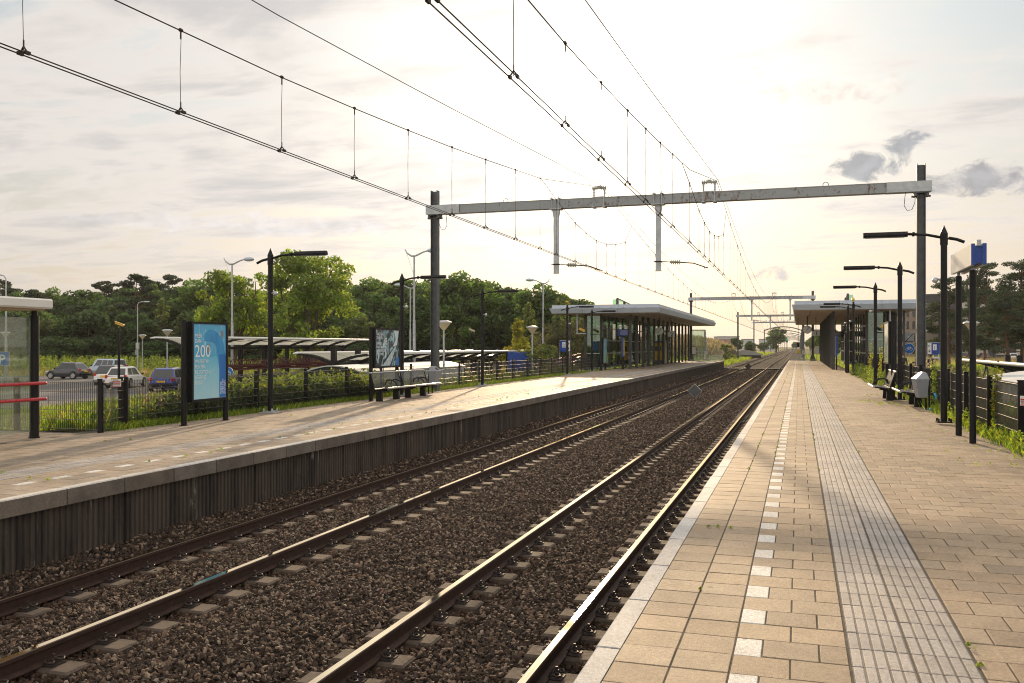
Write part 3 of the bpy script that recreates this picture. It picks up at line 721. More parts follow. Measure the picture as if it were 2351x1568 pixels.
# ------------------------------------------------------------------ catenary portals
m, n, out = new_mat('portal_paint'); b = n.n('ShaderNodeBsdfPrincipled')
ob = n.n('ShaderNodeTexCoord').outputs['Object']; sxyz = n.n('ShaderNodeSeparateXYZ'); n.link(ob, sxyz.inputs[0])
f = n.m('ADD', n.noise(n.vm('MULTIPLY', ob, (1, 1, .6)), 9, 8, .75), n.m('MULTIPLY', n.noise(ob, .25, 3), .55))
c = n.mix(n.sstep(f, .80, .93), (.31, .33, .345), (.14, .085, .05))
n.put(b.inputs['Base Color'], c); b.inputs['Roughness'].default_value = .5; b.inputs['Metallic'].default_value = .1
n.link(b.outputs[0], out.inputs[0]); M['portal'] = m
def portal(Y, xl, xr, zb, label, ztop=.95, zbase=(ZG, ZG), drops=(), ins=(), arch=0, detail=True, hb=.34):
    """zb = underside of the beam"""
    t_ = thing('catenary_portal', label, 'catenary portal', (0, Y, 0), 0, 'portals carrying the overhead wires')
    for x, z0 in ((xl, zbase[0]), (xr, zbase[1])):
        mb = MB(); w_ = .135; zt = zb+ztop
        mb.box(x-w_, x-w_+.02, -w_, w_, z0, zt); mb.box(x+w_-.02, x+w_, -w_, w_, z0, zt)
        mb.box(x-w_+.02, x+w_-.02, -.010, .010, z0, zt-.03)
        mast = mb.build('mast', M['mast'], t_)
        mb = MB(); mb.box(x-.33, x+.33, -.33, .33, z0-.2, z0+.22)
        mb.build('mast_foot', M['concrete'], mast)
        mb = MB(); mb.prism([(x-.30, z0+.22), (x+.30, z0+.22), (x+.15, z0+.62), (x-.15, z0+.62)], -.17, -.14, 'y')
        mb.prism([(x-.30, z0+.22), (x+.30, z0+.22), (x+.15, z0+.62), (x-.15, z0+.62)], .14, .17, 'y'); mb.build('gusset', M['mast'], mast)
        if detail:
            mb = MB(); mb.box(x-.22, x+.22, -.21, .21, zb-.05, zb-.006); mb.box(x-.30, x+.30, -.05, .05, zb-.17, zb-.12)
            for q in (-1, 1): mb.box(x+q*.19-.04, x+q*.19+.04, -.19, .19, zb-.16, zb-.05)
            mb.build('bracket', M['mast'], mast)
    mb = MB(); yf = -.17
    if arch:
        N_ = 14; pts = []
        for i in range(N_+1):
            u = i/N_; pts.append((xl+(xr-xl)*u, 0, zb+arch*4*u*(1-u)))
        mb.tube(pts, .17, 6); mb.build('beam', M['mast'], t_)
    else:
        L0, L1 = xl-.32, xr+.32
        mb.box(L0+1.4, L1-1.4, -.155, -.138, zb+.022, zb+hb-.022); mb.box(L0+1.4, L1-1.4, .138, .155, zb+.022, zb+hb-.022)
        mb.box(L0+1.4, L1-1.4, -.165, .165, zb+hb-.022, zb+hb); mb.box(L0+1.4, L1-1.4, -.165, .165, zb, zb+.022)
        beam = mb.build('beam', M['portal'], t_)
        for a, b_ in ((L0, L0+1.398), (L1-1.398, L1)):
            mb = MB()
            for q in (-1, 1): mb.box(a, b_, q*.185-.008, q*.185+.008, zb-.004, zb+hb+.004)
            for zz_ in (zb+.010, zb+hb-.010): mb.box(a, b_, -.176, .176, zz_-.012, zz_+.012)
            if detail:
                s_ = 1 if a == L0 else -1; e_ = b_ if a == L0 else a
                for k in range(3):
                    for h_ in (.09, .25): mb.cyl((e_-s_*(.06+k*.25), -.20, zb+h_), (e_-s_*(.06+k*.25), -.193, zb+h_), .022, n=8)
            mb.build('beam_sleeve', M['galv'], beam)
        if detail:
            mb = MB()
            for x in (xl+2.9, xr-3.0):
                mb.tube([(x+.09*math.cos(a), 0, zb+hb+.06+.09*math.sin(a)) for a in np.linspace(-.6, math.pi+.6, 11)], .012, 5)
            mb.build('lifting_eye', M['mast'], beam)
            mb = MB()
            for x, q in ((xl+.38, 1), (xr-.38, -1)):
                mb.tube([(x-.2*q, -.05, zb-.15), (x-.19*q, -.05, zb-.35), (x-.1*q, -.05, zb-.58), (x+.04*q, -.05, zb-.62), (x+.14*q, -.05, zb-.45), (x+.12*q, -.05, zb-.2), (x+.1*q, -.05, zb)], .010, 5)
            mb.build('bonding_cable', M['wire'], beam)
    for x, sgn in drops:
        mb = MB(); h0 = zb-2.42
        mb.box(x-.085, x+.085, -.085, .085, h0+.02, zb-.33); mb.box(x-.10, x+.10, -.10, .10, h0, h0+.02)
        mb.prism([(x-.086, zb-.34), (x+.086, zb-.34), (x+.13, zb-.12), (x+.13, zb-.03), (x-.13, zb-.03), (x-.13, zb-.12)], -.083, .083, 'y')
        mb.box(x-.23, x+.23, -.19, .19, zb-.03, zb-.005)
        dp_ = mb.build('drop_post', M['galv'], t_)
        if detail:
            mb = MB()
            for q in (-1, 1):
                for y in (-.20, .20): mb.cyl((x+q*.14, y, zb-.06), (x+q*.14, y, zb+hb+.10), .013, n=6)
                mb.box(x+q*.14-.05, x+q*.14+.05, -.23, .23, zb+hb+.01, zb+hb+.035)
            mb.build('clamp', M['galv'], dp_)
        # registration arm to the contact wire
        za = 4.74; x1 = x+1.66
        mb = MB(); mb.tube([(x-.16, -.12, za), (x+.22, -.12, za)], .016, 6); mb.box(x-.11, x+.11, -.125, .125, za-.02, za+.02)
        mb.tube([(x+.20, -.12, za-.01), (x+.42, -.10, za-.03)], .014, 6)
        mb.tube([(x+.78, -.06, za-.05), (x+1.25, -.03, za-.09), (x1, 0, za-.24), (x1+.10, 0, za-.27)], .021, 6)
        mb.tube([(x1-.03, 0, za-.22), (x1-.03, 0, 4.45)], .014, 5)
        ra = mb.build('registration_arm', M['wire'], t_)
        mb = MB(); mb.tube([(x+.42, -.10, za-.03), (x+.80, -.06, za-.05)], .035, 8)
        for k in range(5 if detail else 2):
            u = (k+.6)/5*.34+.44; mb.cyl((x+u, -.09, za-.033-.02*k/5), (x+u+.018, -.09, za-.034-.02*k/5), .085, n=10)
        mb.build('insulator', M['insul'], ra)
    for x in ins:
        zt = zb+hb
        mb = MB()
        for q in (-1, 1):
            mb.box(x+q*.20-.022, x+q*.20+.022, -.02, .02, zt, zt+.34)
            if detail:
                mb.box(x+q*.20-.06, x+q*.20+.06, -.20, .20, zb-.03, zb-.006); mb.box(x+q*.20-.014, x+q*.20+.014, -.18, -.166, zb-.006, zt+.02)
        mb.box(x-.178, x+.178, -.018, .018, zt+.02, zt+.05)
        fr = mb.build('insulator_frame', M['galv'], t_)
        mb = MB()
        mb.cyl((x-.26, 0, zt+.36), (x+.26, 0, zt+.36), .03, n=8)
        for k in (-.24, -.16, -.09, .09, .16, .24): mb.cyl((x+k-.014, 0, zt+.36), (x+k+.014, 0, zt+.36), .068, n=10)
        for q in (-1, 1):
            for k in range(4): mb.cyl((x+q*.20, 0, zt+.08+k*.06), (x+q*.20, 0, zt+.10+k*.06), .038, n=8)
        mb.box(x-.06, x+.06, -.06, .06, zt+.33, zt+.44)
        mb.build('insulator', M['insul'], fr)
ZB = 6.82
portal(33.0, -13.55, 3.88, ZB, 'nearest grey steel portal with rust along its beam spanning both platforms', .93, (ZG, ZG), ((-8.66, 1), (-4.84, 1)), (-7.02, -3.04))
portal(111.2, -12.40, 1.55, 7.20, 'second grey portal with masts standing on the far platform ends', .93, (ZL, 0.0), ((-5.3, 1), (-.95, 1)), (-7.4, -2.75), hb=.36)
portal(171, -10.6, .85, 7.05, 'third portal just beyond the platforms with a short drop post', .9, (ZG, ZG), ((-4.9, 1),), (-7.0, -2.8), detail=False)
portal(229, -10.4, .85, 7.3, 'fourth portal with a thin dark beam and two pairs of insulator frames', .9, (ZG, ZG), (), (-7.6, -6.6, -3.4, -2.4), detail=False)
for k, Y in enumerate((296, 366, 436, 506, 576, 646, 716, 800, 890)):
    portal(Y, -10.3, .85, 6.6, ['first portal with an arched beam far down the line', 'second arched portal far down the line'][k] if k < 2 else 'small distant arched portal in the receding row above the tracks',
           .35, (ZG, ZG), (), (-7, -2.8) if k < 3 else (), arch=1.15, detail=False)

# ------------------------------------------------------------------ overhead lines
def catz(u, zs, zm, w=70.): return zm+(zs-zm)*(2*u-1)**2
def overhead_line(xc, label, xi, drops0):
    t_ = thing('overhead_line', label, 'overhead line', (xc, 0, 0), 0, 'overhead lines above the tracks')
    spans = [(-37, 33), (33, 111.2), (111.2, 171), (171, 229), (229, 296), (296, 366), (366, 436), (436, 506), (506, 576), (576, 646), (646, 716), (716, 800), (800, 890)]
    zs = 7.55
    # the messenger: measured in the near span, parabolic beyond
    def mess(Y):
        a, b = next(((p, q) for p, q in spans if p <= Y <= q), spans[-1]); u = (Y-a)/(b-a)
        if (a, b) == (-37, 33):
            ys = [-37, 0, 8, 11.1, 13.3, 15.5, 17.9, 20, 22.4, 24.8, 33]; zz_ = [7.5, 5.32, 5.37, 5.46, 5.57, 5.70, 5.86, 6.02, 6.22, 6.42, 7.55]
            return float(np.interp(Y, ys, zz_))
        top = 7.95 if b < 230 else 7.9
        return catz(u, top if not (a == 33 and u < .5) else 7.6, 5.35)
    xo = lambda Y: (xi-xc)*0.0
    for dx in (-.04, .04):
        mb = MB(); mb.tube([(dx, Y, 4.43) for Y in (-37, 0, 33, 111, 171, 300, 500, 890)], .0068, 6)
        mb.build('contact_wire', M['wire'], t_)
    def poly(fn, Ys, r, name):
        mb = MB(); mb.tube([(0, Y, fn(Y)) for Y in Ys], r, 5); mb.build(name, M['wire'], t_)
    Ys = sorted(set([-37, -20, -5, 0, 8, 11.1, 13.3, 15.5, 17.9, 20, 22.4, 24.8, 33]+[33+78.2*i/22 for i in range(23)]+[p+(q-p)*i/10 for p, q in spans[2:] for i in range(11)]))
    poly(mess, Ys, .0082, 'messenger_wire')
    def feed(Y):
        a, b = next(((p, q) for p, q in spans if p <= Y <= q), spans[-1]); u = (Y-a)/(b-a)
        if (a, b) == (-37, 33): return float(np.interp(Y, [-37, 0, 10.5, 16.8, 33], [7.5, 5.95, 6.24, 6.57, 7.56]))
        return catz(u, 7.62 if a == 33 and u < .5 else 8.0, 6.05)
    mb = MB(); mb.tube([(.05, Y, feed(Y)+.01) for Y in Ys], .0072, 5); mb.build('feeder_wire', M['wire'], t_)
    # stitch wire under every support
    st = [24.8, 26.5, 28.9, 30.5, 32.2, 34.0, 35.8, 37.9, 39.4]; sz = [6.42, 6.08, 5.70, 5.55, 5.48, 5.55, 5.72, 6.05, 6.38]
    if abs(xc) < 5: st = [y_-1.9 for y_ in st]; sz = [z-.05 for z in sz]; sz[0] = mess(st[0]); sz[-1] = mess(st[-1])
    else: sz[-1] = mess(st[-1]); sz[0] = mess(st[0])
    mb = MB(); mb.tube([(0, a, b) for a, b in zip(st, sz)], .008, 5); mb.build('stitch_wire', M['wire'], t_)
    stitch2 = []
    for (a, b), (b2, c_) in zip(spans[1:4], spans[2:5]):
        mb = MB(); pts = []
        for i in range(9):
            Y = b-8+2*i; za = mess(b-8); zb_ = mess(b+8); u = i/8
            pts.append((0, Y, za+(zb_-za)*u-1.15*4*u*(1-u)))
        mb.tube(pts, .008, 5); mb.build('stitch_wire', M['wire'], t_); stitch2.append((b-8, b+8, pts))
    dn = 0
    def dropper(Y, z1):
        mb = MB(); mb.tube([(0, Y+.01, z1), (0, Y-.012, (z1+4.43)/2), (0, Y, 4.44)], .0044, 4)
        mb.cyl((0, Y-.02, z1+.006), (0, Y+.02, z1+.006), .022, n=6); mb.cyl((0, Y, z1-.10), (0, Y, z1-.02), .010, n=5)
        mb.tube([(-.045, Y, 4.435), (0, Y, 4.50), (.045, Y, 4.435)], .011, 5); mb.cyl((0, Y, 4.48), (0, Y, 4.56), .008, n=5)
        for dx in (-.04, .04): mb.cbox((dx, Y, 4.435), (.026, .065, .032))
        mb.build('dropper', M['wire'], t_, recalc=False)
    for Y in drops0: dropper(Y, mess(Y))
    for a, b in zip(st, sz):
        if abs(a-st[0]) > 1 and abs(a-st[-1]) > .1: dropper(a, b)
    Y = st[-1]+2.2; k = 0
    while Y < 229 and k < 84:
        z = mess(Y)
        for a, b, pts in stitch2:
            if a < Y < b:
                z = float(np.interp(Y, [p[1] for p in pts], [p[2] for p in pts]))
        dropper(Y, z); Y += 2.35; k += 1
overhead_line(-6.95, 'left overhead line with twin contact wires and droppers above the far platform track', -7.02, [2.4, 4.6, 6.78, 9.06, 11.26, 13.46, 15.61, 17.86, 20.02, 22.36, 24.69])
overhead_line(-2.78, 'right overhead line of dark wires and droppers above the near platform track', -3.04, [2.3, 4.5, 6.72, 8.88, 11.03, 13.2, 15.38, 17.3, 19.2, 21.2])

# ------------------------------------------------------------------ platform lamps (arm points along +X)
def platform_lamp(loc, rz, label, cam_on=False, dome=True, block=True):
    t_ = thing('platform_lamp', label, 'lamp post', loc, rz, 'black lamp posts along the platforms')
    mb = MB(); mb.cyl((0,0,0.05), (0,0,3.85), .068, .066, 16); mb.cyl((0,0,3.85), (0,0,4.10), .078, .078, 16)
    if not cam_on: mb.cyl((0,0,4.10), (0,0,4.28), .078, .004, 16)
    else: mb.cyl((0,0,4.10), (0,0,4.22), .055, .055, 14)
    mb.build('pole', M['black'], t_, smooth=True)
    mb = MB()
    if block: mb.cbox((0,0,.01), (.42,.42,.06), None, .01)
    bp_ = mb.build('foot', M['concrete'], t_) if block else None
    mb = MB(); mb.cbox((0,0,.055), (.30,.30,.022)); 
    for x in (-1,1):
        for y in (-1,1): mb.cyl((x*.12,y*.12,.06), (x*.12,y*.12,.115), .024, n=6); mb.sphere((x*.12,y*.12,.118), .022, 6)
    mb.build('base_plate', M['galv'] if block else M['black'], t_)
    mb = MB()
    mb.tube([(-.40,0,3.90), (-.25,0,3.965), (-.08,0,4.0)], .034, 8); mb.tube([(.07,0,4.02), (.35,0,4.085), (.75,0,4.115)], .030, 8)
    mb.cyl((.58,0,4.103), (.63,0,4.107), .05, n=10); mb.build('arm', M['black'], t_, smooth=True)
    mb = MB(); mb.prism([(-.075, 4.055), (.075, 4.055), (.085, 4.10), (.05, 4.165), (-.05, 4.165), (-.085, 4.10)], .72, 1.62, 'x')
    lum = mb.build('luminaire', M['black'], t_)
    mb = MB(); mb.box(.78, 1.58, -.060, .060, 4.045, 4.0555); mb.build('lens', M['bin'], lum)
    if dome:
        mb = MB(); mb.cyl((0,-.02,3.10), (.15,-.02,3.13), .02, n=6); mb.sphere((.17,-.02,3.10), .062, 10); mb.build('dome_camera', M['galv'], t_, smooth=True)
    if cam_on:
        mb = MB(); mb.cyl((0,0,4.2), (0,0,4.30), .02, n=6)
        mb.cbox((.02,-.02,4.36), (.16,.42,.11), Matrix.Rotation(R(-18), 3, 'X') @ Matrix.Rotation(R(12), 3, 'Y'), .02)
        mb.build('box_camera', M['orange_lamp'], t_)
    return t_
PI = math.pi
platform_lamp((-13.05, 20.6, ZL), 0, 'black lamp post on a concrete foot right of the blue poster, far platform')
platform_lamp((-13.1, 28.9, ZL), 0, 'black lamp post between the two steel benches of the far platform')
platform_lamp((-13.1, 37.3, ZL), 0, 'black lamp post beside the gantry mast, right of the far platform bin')
platform_lamp((-13.3, 53.3, ZL), 0, 'black lamp post topped by a yellow box camera before the glass station building', True)
platform_lamp((-13.4, 60.6, ZL), 0, 'shorter looking black lamp post right in front of the far station building end', False, False)
platform_lamp((2.97, 21.4, 0), PI, 'nearest black lamp post on the near platform, left of the station name board', block=False)
platform_lamp((2.95, 30.1, 0), PI, 'black lamp post behind the nearer bench of the near platform', False, False, False)
platform_lamp((2.97, 39.7, 0), PI, 'third black lamp post of the near platform, by the yellow flowering weeds', block=False)
platform_lamp((2.98, 55.4, 0), PI, 'black lamp post with a yellow box camera near the roofed station building', True, block=False)
platform_lamp((2.88, 59.3, 0), PI, 'farthest near platform lamp post, its lamp against the grey roof edge', False, True, False)

# ------------------------------------------------------------------ mesh fences
def fence(name, label, pts, z0, h=1.02, gap=.05, closed_posts=True, fine=True, wide_post=False, group=None, lab_sign=None):
    """pts: post positions; panel of vertical wires between doubled horizontals"""
    t_ = thing('mesh_fence', label, 'fence', (pts[0][0], pts[0][1], z0), 0, group)
    ox, oy = pts[0]
    for i, (x, y) in enumerate(pts):
        x -= ox; y -= oy; mb = MB()
        j = min(i, len(pts)-2); dx = pts[j+1][0]-pts[j][0]; dy = pts[j+1][1]-pts[j][1]; L_ = math.hypot(dx, dy); a = math.atan2(dy, dx)
        Mx = Matrix.Rotation(a, 3, 'Z'); px = -math.sin(a)*.055; py = math.cos(a)*.055
        mb.cbox((x+px*1.2, y+py*1.2, h/2+.02), (.06, .08 if not wide_post else .09, h+.06), Mx, .006); mb.cbox((x+px*1.2, y+py*1.2, h+.06), (.075, .10 if not wide_post else .11, .02), Mx, .008)
        mb.cbox((x-px*.25, y-py*.25, h/2), (.040, .012, h), Mx)
        mb.build('post', M['black'], t_)
    for (xa, ya), (xb, yb) in zip(pts, pts[1:]):
        xa -= ox; xb -= ox; ya -= oy; yb -= oy
        L_ = math.hypot(xb-xa, yb-ya); dx, dy = (xb-xa)/L_, (yb-ya)/L_; mb = MB(); mh = MB()
        n_ = int((L_-.08)/gap); r_ = .0033
        for k in range(n_+1):
            s_ = .04+k*gap; x = xa+dx*s_; y = ya+dy*s_
            mb.add([(x-r_, y-r_, .04), (x+r_, y-r_, .04), (x+r_, y+r_, .04), (x-r_, y+r_, .04), (x-r_, y-r_, h), (x+r_, y-r_, h), (x+r_, y+r_, h), (x-r_, y+r_, h)],
                   [(0,1,5,4), (1,2,6,5), (2,3,7,6), (3,0,4,7)])
        for k in range(6):
            z = .06+(h-.08)*k/5
            for o in (-.008, .008):
                mh.tube([(xa-dy*o, ya+dx*o, z), (xb-dy*o, yb+dx*o, z)], .0045, 8, caps=False)
        pn_ = mb.build('panel', M['wire_fence'], t_, recalc=False)
        mh.build('cross_wires', M['wire_bar'], pn_, smooth=True, recalc=False)
    return t_
FL = [(-13.68, 15.95+2.53*k) for k in range(20)]
fence('f', 'long black mesh fence behind the lamps and benches of the far platform', FL, ZL)
fence('f', 'black mesh fence turning away to the left behind the glass shelter', [(-13.64, 15.9), (-13.38, 15.0)]+[(-15.5-2.3*k, 15.0) for k in range(4)], ZL)
FR = [(3.52, 14.1+2.55*k) for k in range(19)]
fence('f', 'black mesh fence along the grassy edge of the near platform', FR, -.02, 1.08, wide_post=True)
def fence_sign(loc, rz, label, lettering):
    t_ = thing('fence_sign', label, 'sign', loc, rz, None); t_.scale = (.6, 1, .62)
    mb = MB(); mb.box(-.15, .15, -.004, .004, -.13, .13); mb.build('plate', M['white_plate'], t_)
    mb = MB(); mb.box(-.13, .13, -.007, -.0045, .02, .055); mb.box(-.13, .13, -.007, -.0045, -.03, -.012); mb.box(-.13, .13, -.007, -.0045, -.12, -.095)
    mb.build('red_bars', M['red'], t_)
    mb = MB(); 
    for z in (-.002, -.05, -.068): mb.box(-.12, .12, -.007, -.0045, z, z+.008)
    mb.build('small_print', M['navy'], t_)
    if lettering: text('lettering', lettering, .075, M['navy'], t_, (-.115, -.006, .068), (R(90), 0, 0), sx_=1.1)
fence_sign((-13.48, 15.52, .92), R(60), 'small white and red sign reading RIVA wired to the far platform fence', 'RIVA')
fence_sign((3.46, 16.42, .80), R(-60), 'small white and red sign wired to the near platform fence at the picture edge', None)
# ------------------------------------------------------------------ posters
def poster_mat(name, kind):
    m, n, out = new_mat(name); b = n.n('ShaderNodeBsdfPrincipled')
    ob = n.n('ShaderNodeTexCoord').outputs['Object']; sp = n.n('ShaderNodeSeparateXYZ'); n.link(ob, sp.inputs[0])
    if kind == 'blue':
        f = n.m('ADD', n.m('MULTIPLY', sp.outputs[2], .55), n.m('MULTIPLY', n.noise(n.vm('MULTIPLY', ob, (1, 1, .45)), 2.6, 5, .6, .8), .35))
        c = n.ramp(f, [(.40, (.48, .72, .80)), (.75, (.27, .62, .78)), (1.0, (.13, .50, .74)), (1.25, (.08, .42, .70))])
        c = n.mix(n.sstep(n.noise(n.vm('MULTIPLY', ob, (1, 1, .25)), 7, 4, .6, .5), .55, .75), c, (.45, .72, .84))
    elif kind == 'tap':
        c = n.ramp(n.noise(n.vm('MULTIPLY', ob, (1, 1, .4)), 3, 5, .6), [(.3, (.012, .21, .52)), (.6, (.025, .33, .66)), (.8, (.09, .48, .76))])
    else:
        f = n.noise(n.vm('ADD', n.vm('MULTIPLY', ob, (1.2, 1, .8)), (3, 0, 1)), 2.4, 8, .62, 1.8)
        c = n.ramp(f, [(.34, (.012, .013, .015)), (.48, (.035, .05, .06)), (.54, (.13, .28, .36)), (.61, (.48, .65, .72)), (.72, (.75, .83, .84))])
    n.put(b.inputs['Base Color'], c); b.inputs['Roughness'].default_value = .25; b.inputs['Coat Weight'].default_value = .25; b.inputs['Coat Roughness'].default_value = .06
    n.link(b.outputs[0], out.inputs[0]); return m
PB, PT, PD = poster_mat('poster_blue', 'blue'), poster_mat('poster_tap', 'tap'), poster_mat('poster_dark', 'dark')
M['poster_key'] = mat('poster_key', (.50, .62, .66), .3, 0, .35, 9)
M['poster_pale'] = mat('poster_pale', (.66, .74, .76), .3, 0, .1, 6)
def display(loc, rz, label, w_, z0, z1, pw, posts=True, zpost=None, frame='black'):
    """free-standing poster case; local x = width, faces local -y"""
    t_ = thing('poster_display', label, 'poster case', loc, rz, None)
    for x in (0, pw):
        mb = MB(); mb.cyl((x, .0, 0), (x, .0, z1+.06), .062, n=14); mb.cyl((x, .0, z1+.06), (x, .0, z1+.075), .05, n=14)
        mb.box(x-.07, x+.07, -.07, .07, 0, .012); mb.build('post', M['black'], t_, smooth=True)
    x0 = (pw-w_)/2; mb = MB()
    mb.box(x0-.055, x0+w_+.055, -.11, .09, z0-.06, z1+.045)
    cs = mb.build('case', M[frame], t_)
    mb = MB()
    for a, b_, c_, d_ in ((x0-.055, x0, z0-.06, z1+.045), (x0+w_, x0+w_+.055, z0-.06, z1+.045), (x0, x0+w_, z0-.06, z0), (x0, x0+w_, z1, z1+.045)):
        mb.box(a, b_, -.135, -.1105, c_, d_)
    mb.build('frame', M[frame], t_)
    return t_, x0
t_, x0 = display((-12.85, 16.86, ZL), R(90), 'tall blue water tap poster in a black case, nearest on the far platform', 1.20, .56, 2.24, 1.52)
YF = -.118
mb = MB(); mb.box(x0, x0+1.2, -.117, -.1107, .56, 2.24); ps = mb.build('poster', PB, t_)
mb = MB(); mb.box(x0+.95, x0+1.19, YF-.002, YF, .57, 1.55); mb.build('blue_band', M['blue_lt'], ps)
mb = MB(); arc = []
for i in range(15):
    a = R(95-(100*i/14)); arc.append((x0+.62+.52*math.cos(a), 1.62+.50*math.sin(a)))
inner = [(x0+.62+.26*math.cos(R(95-(100*i/14))), 1.58+.26*math.sin(R(95-(100*i/14)))) for i in range(15)]
poly = [(x0+.40, 2.02), (x0+.40, 1.86)]+inner+[(x0+.95, 1.2), (x0+1.19, 1.2)]+arc[::-1]
bmq = bmesh.new(); vv = [bmq.verts.new((p[0], YF-.001, p[1])) for p in poly]; bmq.faces.new(vv); bmesh.ops.triangulate(bmq, faces=bmq.faces)
bmesh.ops.recalc_face_normals(bmq, faces=bmq.faces)
me = D.meshes.new('tap_picture'); bmq.to_mesh(me); bmq.free(); me.materials.append(PT); link('tap_picture', me, ps)
mb = MB(); mb.prism([(x0+.50, 1.62), (x0+.60, 1.60), (x0+.585, 1.78), (x0+.52, 1.79)], YF-.004, YF-.002, 'y'); mb.prism([(x0+1.0, 1.95), (x0+1.1, 1.95), (x0+1.1, 2.1), (x0+1.0, 2.1)], YF-.004, YF-.002, 'y')
mb.build('tap_outlet', M['bin'], ps)
TR = (R(90), 0, 0)
text('lettering', 'MEER\nDAN', .125, M['text_white'], ps, (x0+.06, YF-.003, 1.93), TR, sx_=.82, space=.92)
text('lettering', '200', .39, M['text_white'], ps, (x0+.05, YF-.003, 1.50), TR, sx_=.98)
text('lettering', 'WATERTAP-\nPUNTEN\nBIJ STATIONS,\nLESSEN JE\nDORST', .120, M['text_white'], ps, (x0+.06, YF-.003, 1.36), TR, sx_=.78, space=.98)
text('lettering', 'WEETJES\nOVER HET\nSTATION', .082, M['text_white'], ps, (x0+1.035, YF-.003, .64), (R(90), R(-90), 0), sx_=.9, space=.9)

t_, x0 = display((-12.9, 26.1, ZL), R(90), 'dark piano poster in a black case above the nearer steel bench', 1.75, 1.10, 2.27, 1.95)
mb = MB(); mb.box(x0, x0+1.75, -.117, -.1107, 1.10, 2.27); ps = mb.build('poster', PD, t_)
mb = MB(); mb.prism([(x0+.45, 1.11), (x0+1.05, 1.11), (x0+1.52, 1.72), (x0+1.42, 1.74)], YF-.003, YF-.001, 'y')
mb.build('piano_keys', M['poster_key'], ps)
mb = MB()
for i in range(16):
    u = i/16; xa = x0+.50+.90*u; za = 1.15+.57*u; mb.prism([(xa, za), (xa+.075*(1-.6*u), za+.004), (xa+.05, za+.07*(1-.5*u)), (xa-.02, za+.066*(1-.5*u))], YF-.006, YF-.004, 'y')
mb.build('black_keys', M['black_dark'], ps)
mb = MB(); mb.prism([(x0+1.25, 1.72), (x0+1.6, 1.78), (x0+1.72, 2.26), (x0+1.35, 2.26), (x0+1.52, 1.95)], YF-.003, YF-.001, 'y'); mb.build('hand_picture', M['poster_pale'], ps)
mb = MB(); mb.box(x0+1.50, x0+1.74, YF-.007, YF-.005, 1.11, 1.38); mb.build('blue_band', M['blue_lt'], ps)
text('lettering', 'DAGELIJKS\nZORGEN', .125, M['text_white'], ps, (x0+.05, YF-.003, 2.09), TR, sx_=.86)
text('lettering', '18', .33, M['text_white'], ps, (x0+.52, YF-.004, 1.79), TR, sx_=.95)
text('lettering', "PIANO'S\nVOOR WARME\nKLANKEN OP\nSTATIONS", .120, M['text_white'], ps, (x0+.05, YF-.003, 1.79), TR, sx_=.86, space=.95)

M['pale_poster'] = mat('reflection_tint_poster', (.46, .53, .46), .12, 0, .25, 1.6, spec=.8)  # greenish reflection of the case glass put into the poster colour
M['teal_poster'] = mat('teal_poster', (.20, .42, .46), .15, 0, .25, 2, spec=.7)
t_, x0 = display((2.82, 32.7, 0), R(-90), 'pale reflecting poster case behind the farther bench of the near platform', 1.70, 1.18, 2.42, 1.9)
mb = MB(); mb.box(x0, x0+1.7, -.117, -.1107, 1.18, 2.42); mb.build('poster', M['pale_poster'], t_)
t_, x0 = display((2.95, 63.4, 0), R(-90), 'slim pale poster case standing against the near platform station building', 1.2, .55, 2.42, 1.5)
mb = MB(); mb.box(x0, x0+1.2, -.117, -.1107, .55, 2.42); mb.build('poster', M['pale_poster'], t_)
t_, x0 = display((-13.45, 63.9, ZL), R(90), 'teal poster case in front of the far station building, beside a lamp post', 1.2, .55, 2.30, 1.5)
mb = MB(); mb.box(x0, x0+1.2, -.117, -.1107, .55, 2.30); mb.build('poster', M['teal_poster'], t_)
# timetable boards
def timetable(loc, rz, label, side):
    t_ = thing('timetable_board', label, 'timetable', loc, rz)
    for x in (0, .62):
        mb = MB(); mb.cyl((x, 0, 0), (x, 0, 2.45), .045, n=10); mb.build('post', M['black'], t_)
    mb = MB(); mb.box(-.06, .68, -.09, .05, .95, 2.42); mb.build('case', M['blue'], t_)
    mb = MB(); mb.box(.03, .59, -.096, -.0905, 1.05, 2.32); pn = mb.build('timetable_sheet', M['yellow'], t_)
    mb = MB()
    for k in range(22): mb.box(.06, .06+random.uniform(.3, .49), -.0985, -.0965, 1.10+k*.055, 1.118+k*.055)
    mb.build('printed_lines', M['black_dark'], pn)
timetable((-12.75, 68.2, ZL), R(90), 'blue framed yellow timetable board before the glass of the far building', 1)
timetable((2.55, 68.6, 0), R(-90), 'blue timetable board edge-on before the near platform building', 1)

# ------------------------------------------------------------------ benches
m, n, out = new_mat('perforated_steel'); b = n.n('ShaderNodeBsdfPrincipled')
ob = n.n('ShaderNodeTexCoord').outputs['UV']; sp = n.n('ShaderNodeSeparateXYZ'); n.link(ob, sp.inputs[0])
b.inputs['Base Color'].default_value = (.10, .10, .098, 1); b.inputs['Metallic'].default_value = .5; b.inputs['Roughness'].default_value = .38
k_ = n.m('MULTIPLY', n.m('SINE', n.m('MULTIPLY', sp.outputs[0], 150.)), n.m('SINE', n.m('MULTIPLY', sp.outputs[1], 150.)))
tp = n.n('ShaderNodeBsdfTransparent'); mx = n.n('ShaderNodeMixShader')
n.put(mx.inputs[0], n.m('GREATER_THAN', n.m('ABSOLUTE', k_), .48)); n.link(b.outputs[0], mx.inputs[1]); n.link(tp.outputs[0], mx.inputs[2])
n.link(mx.outputs[0], out.inputs[0]); M['perf'] = m
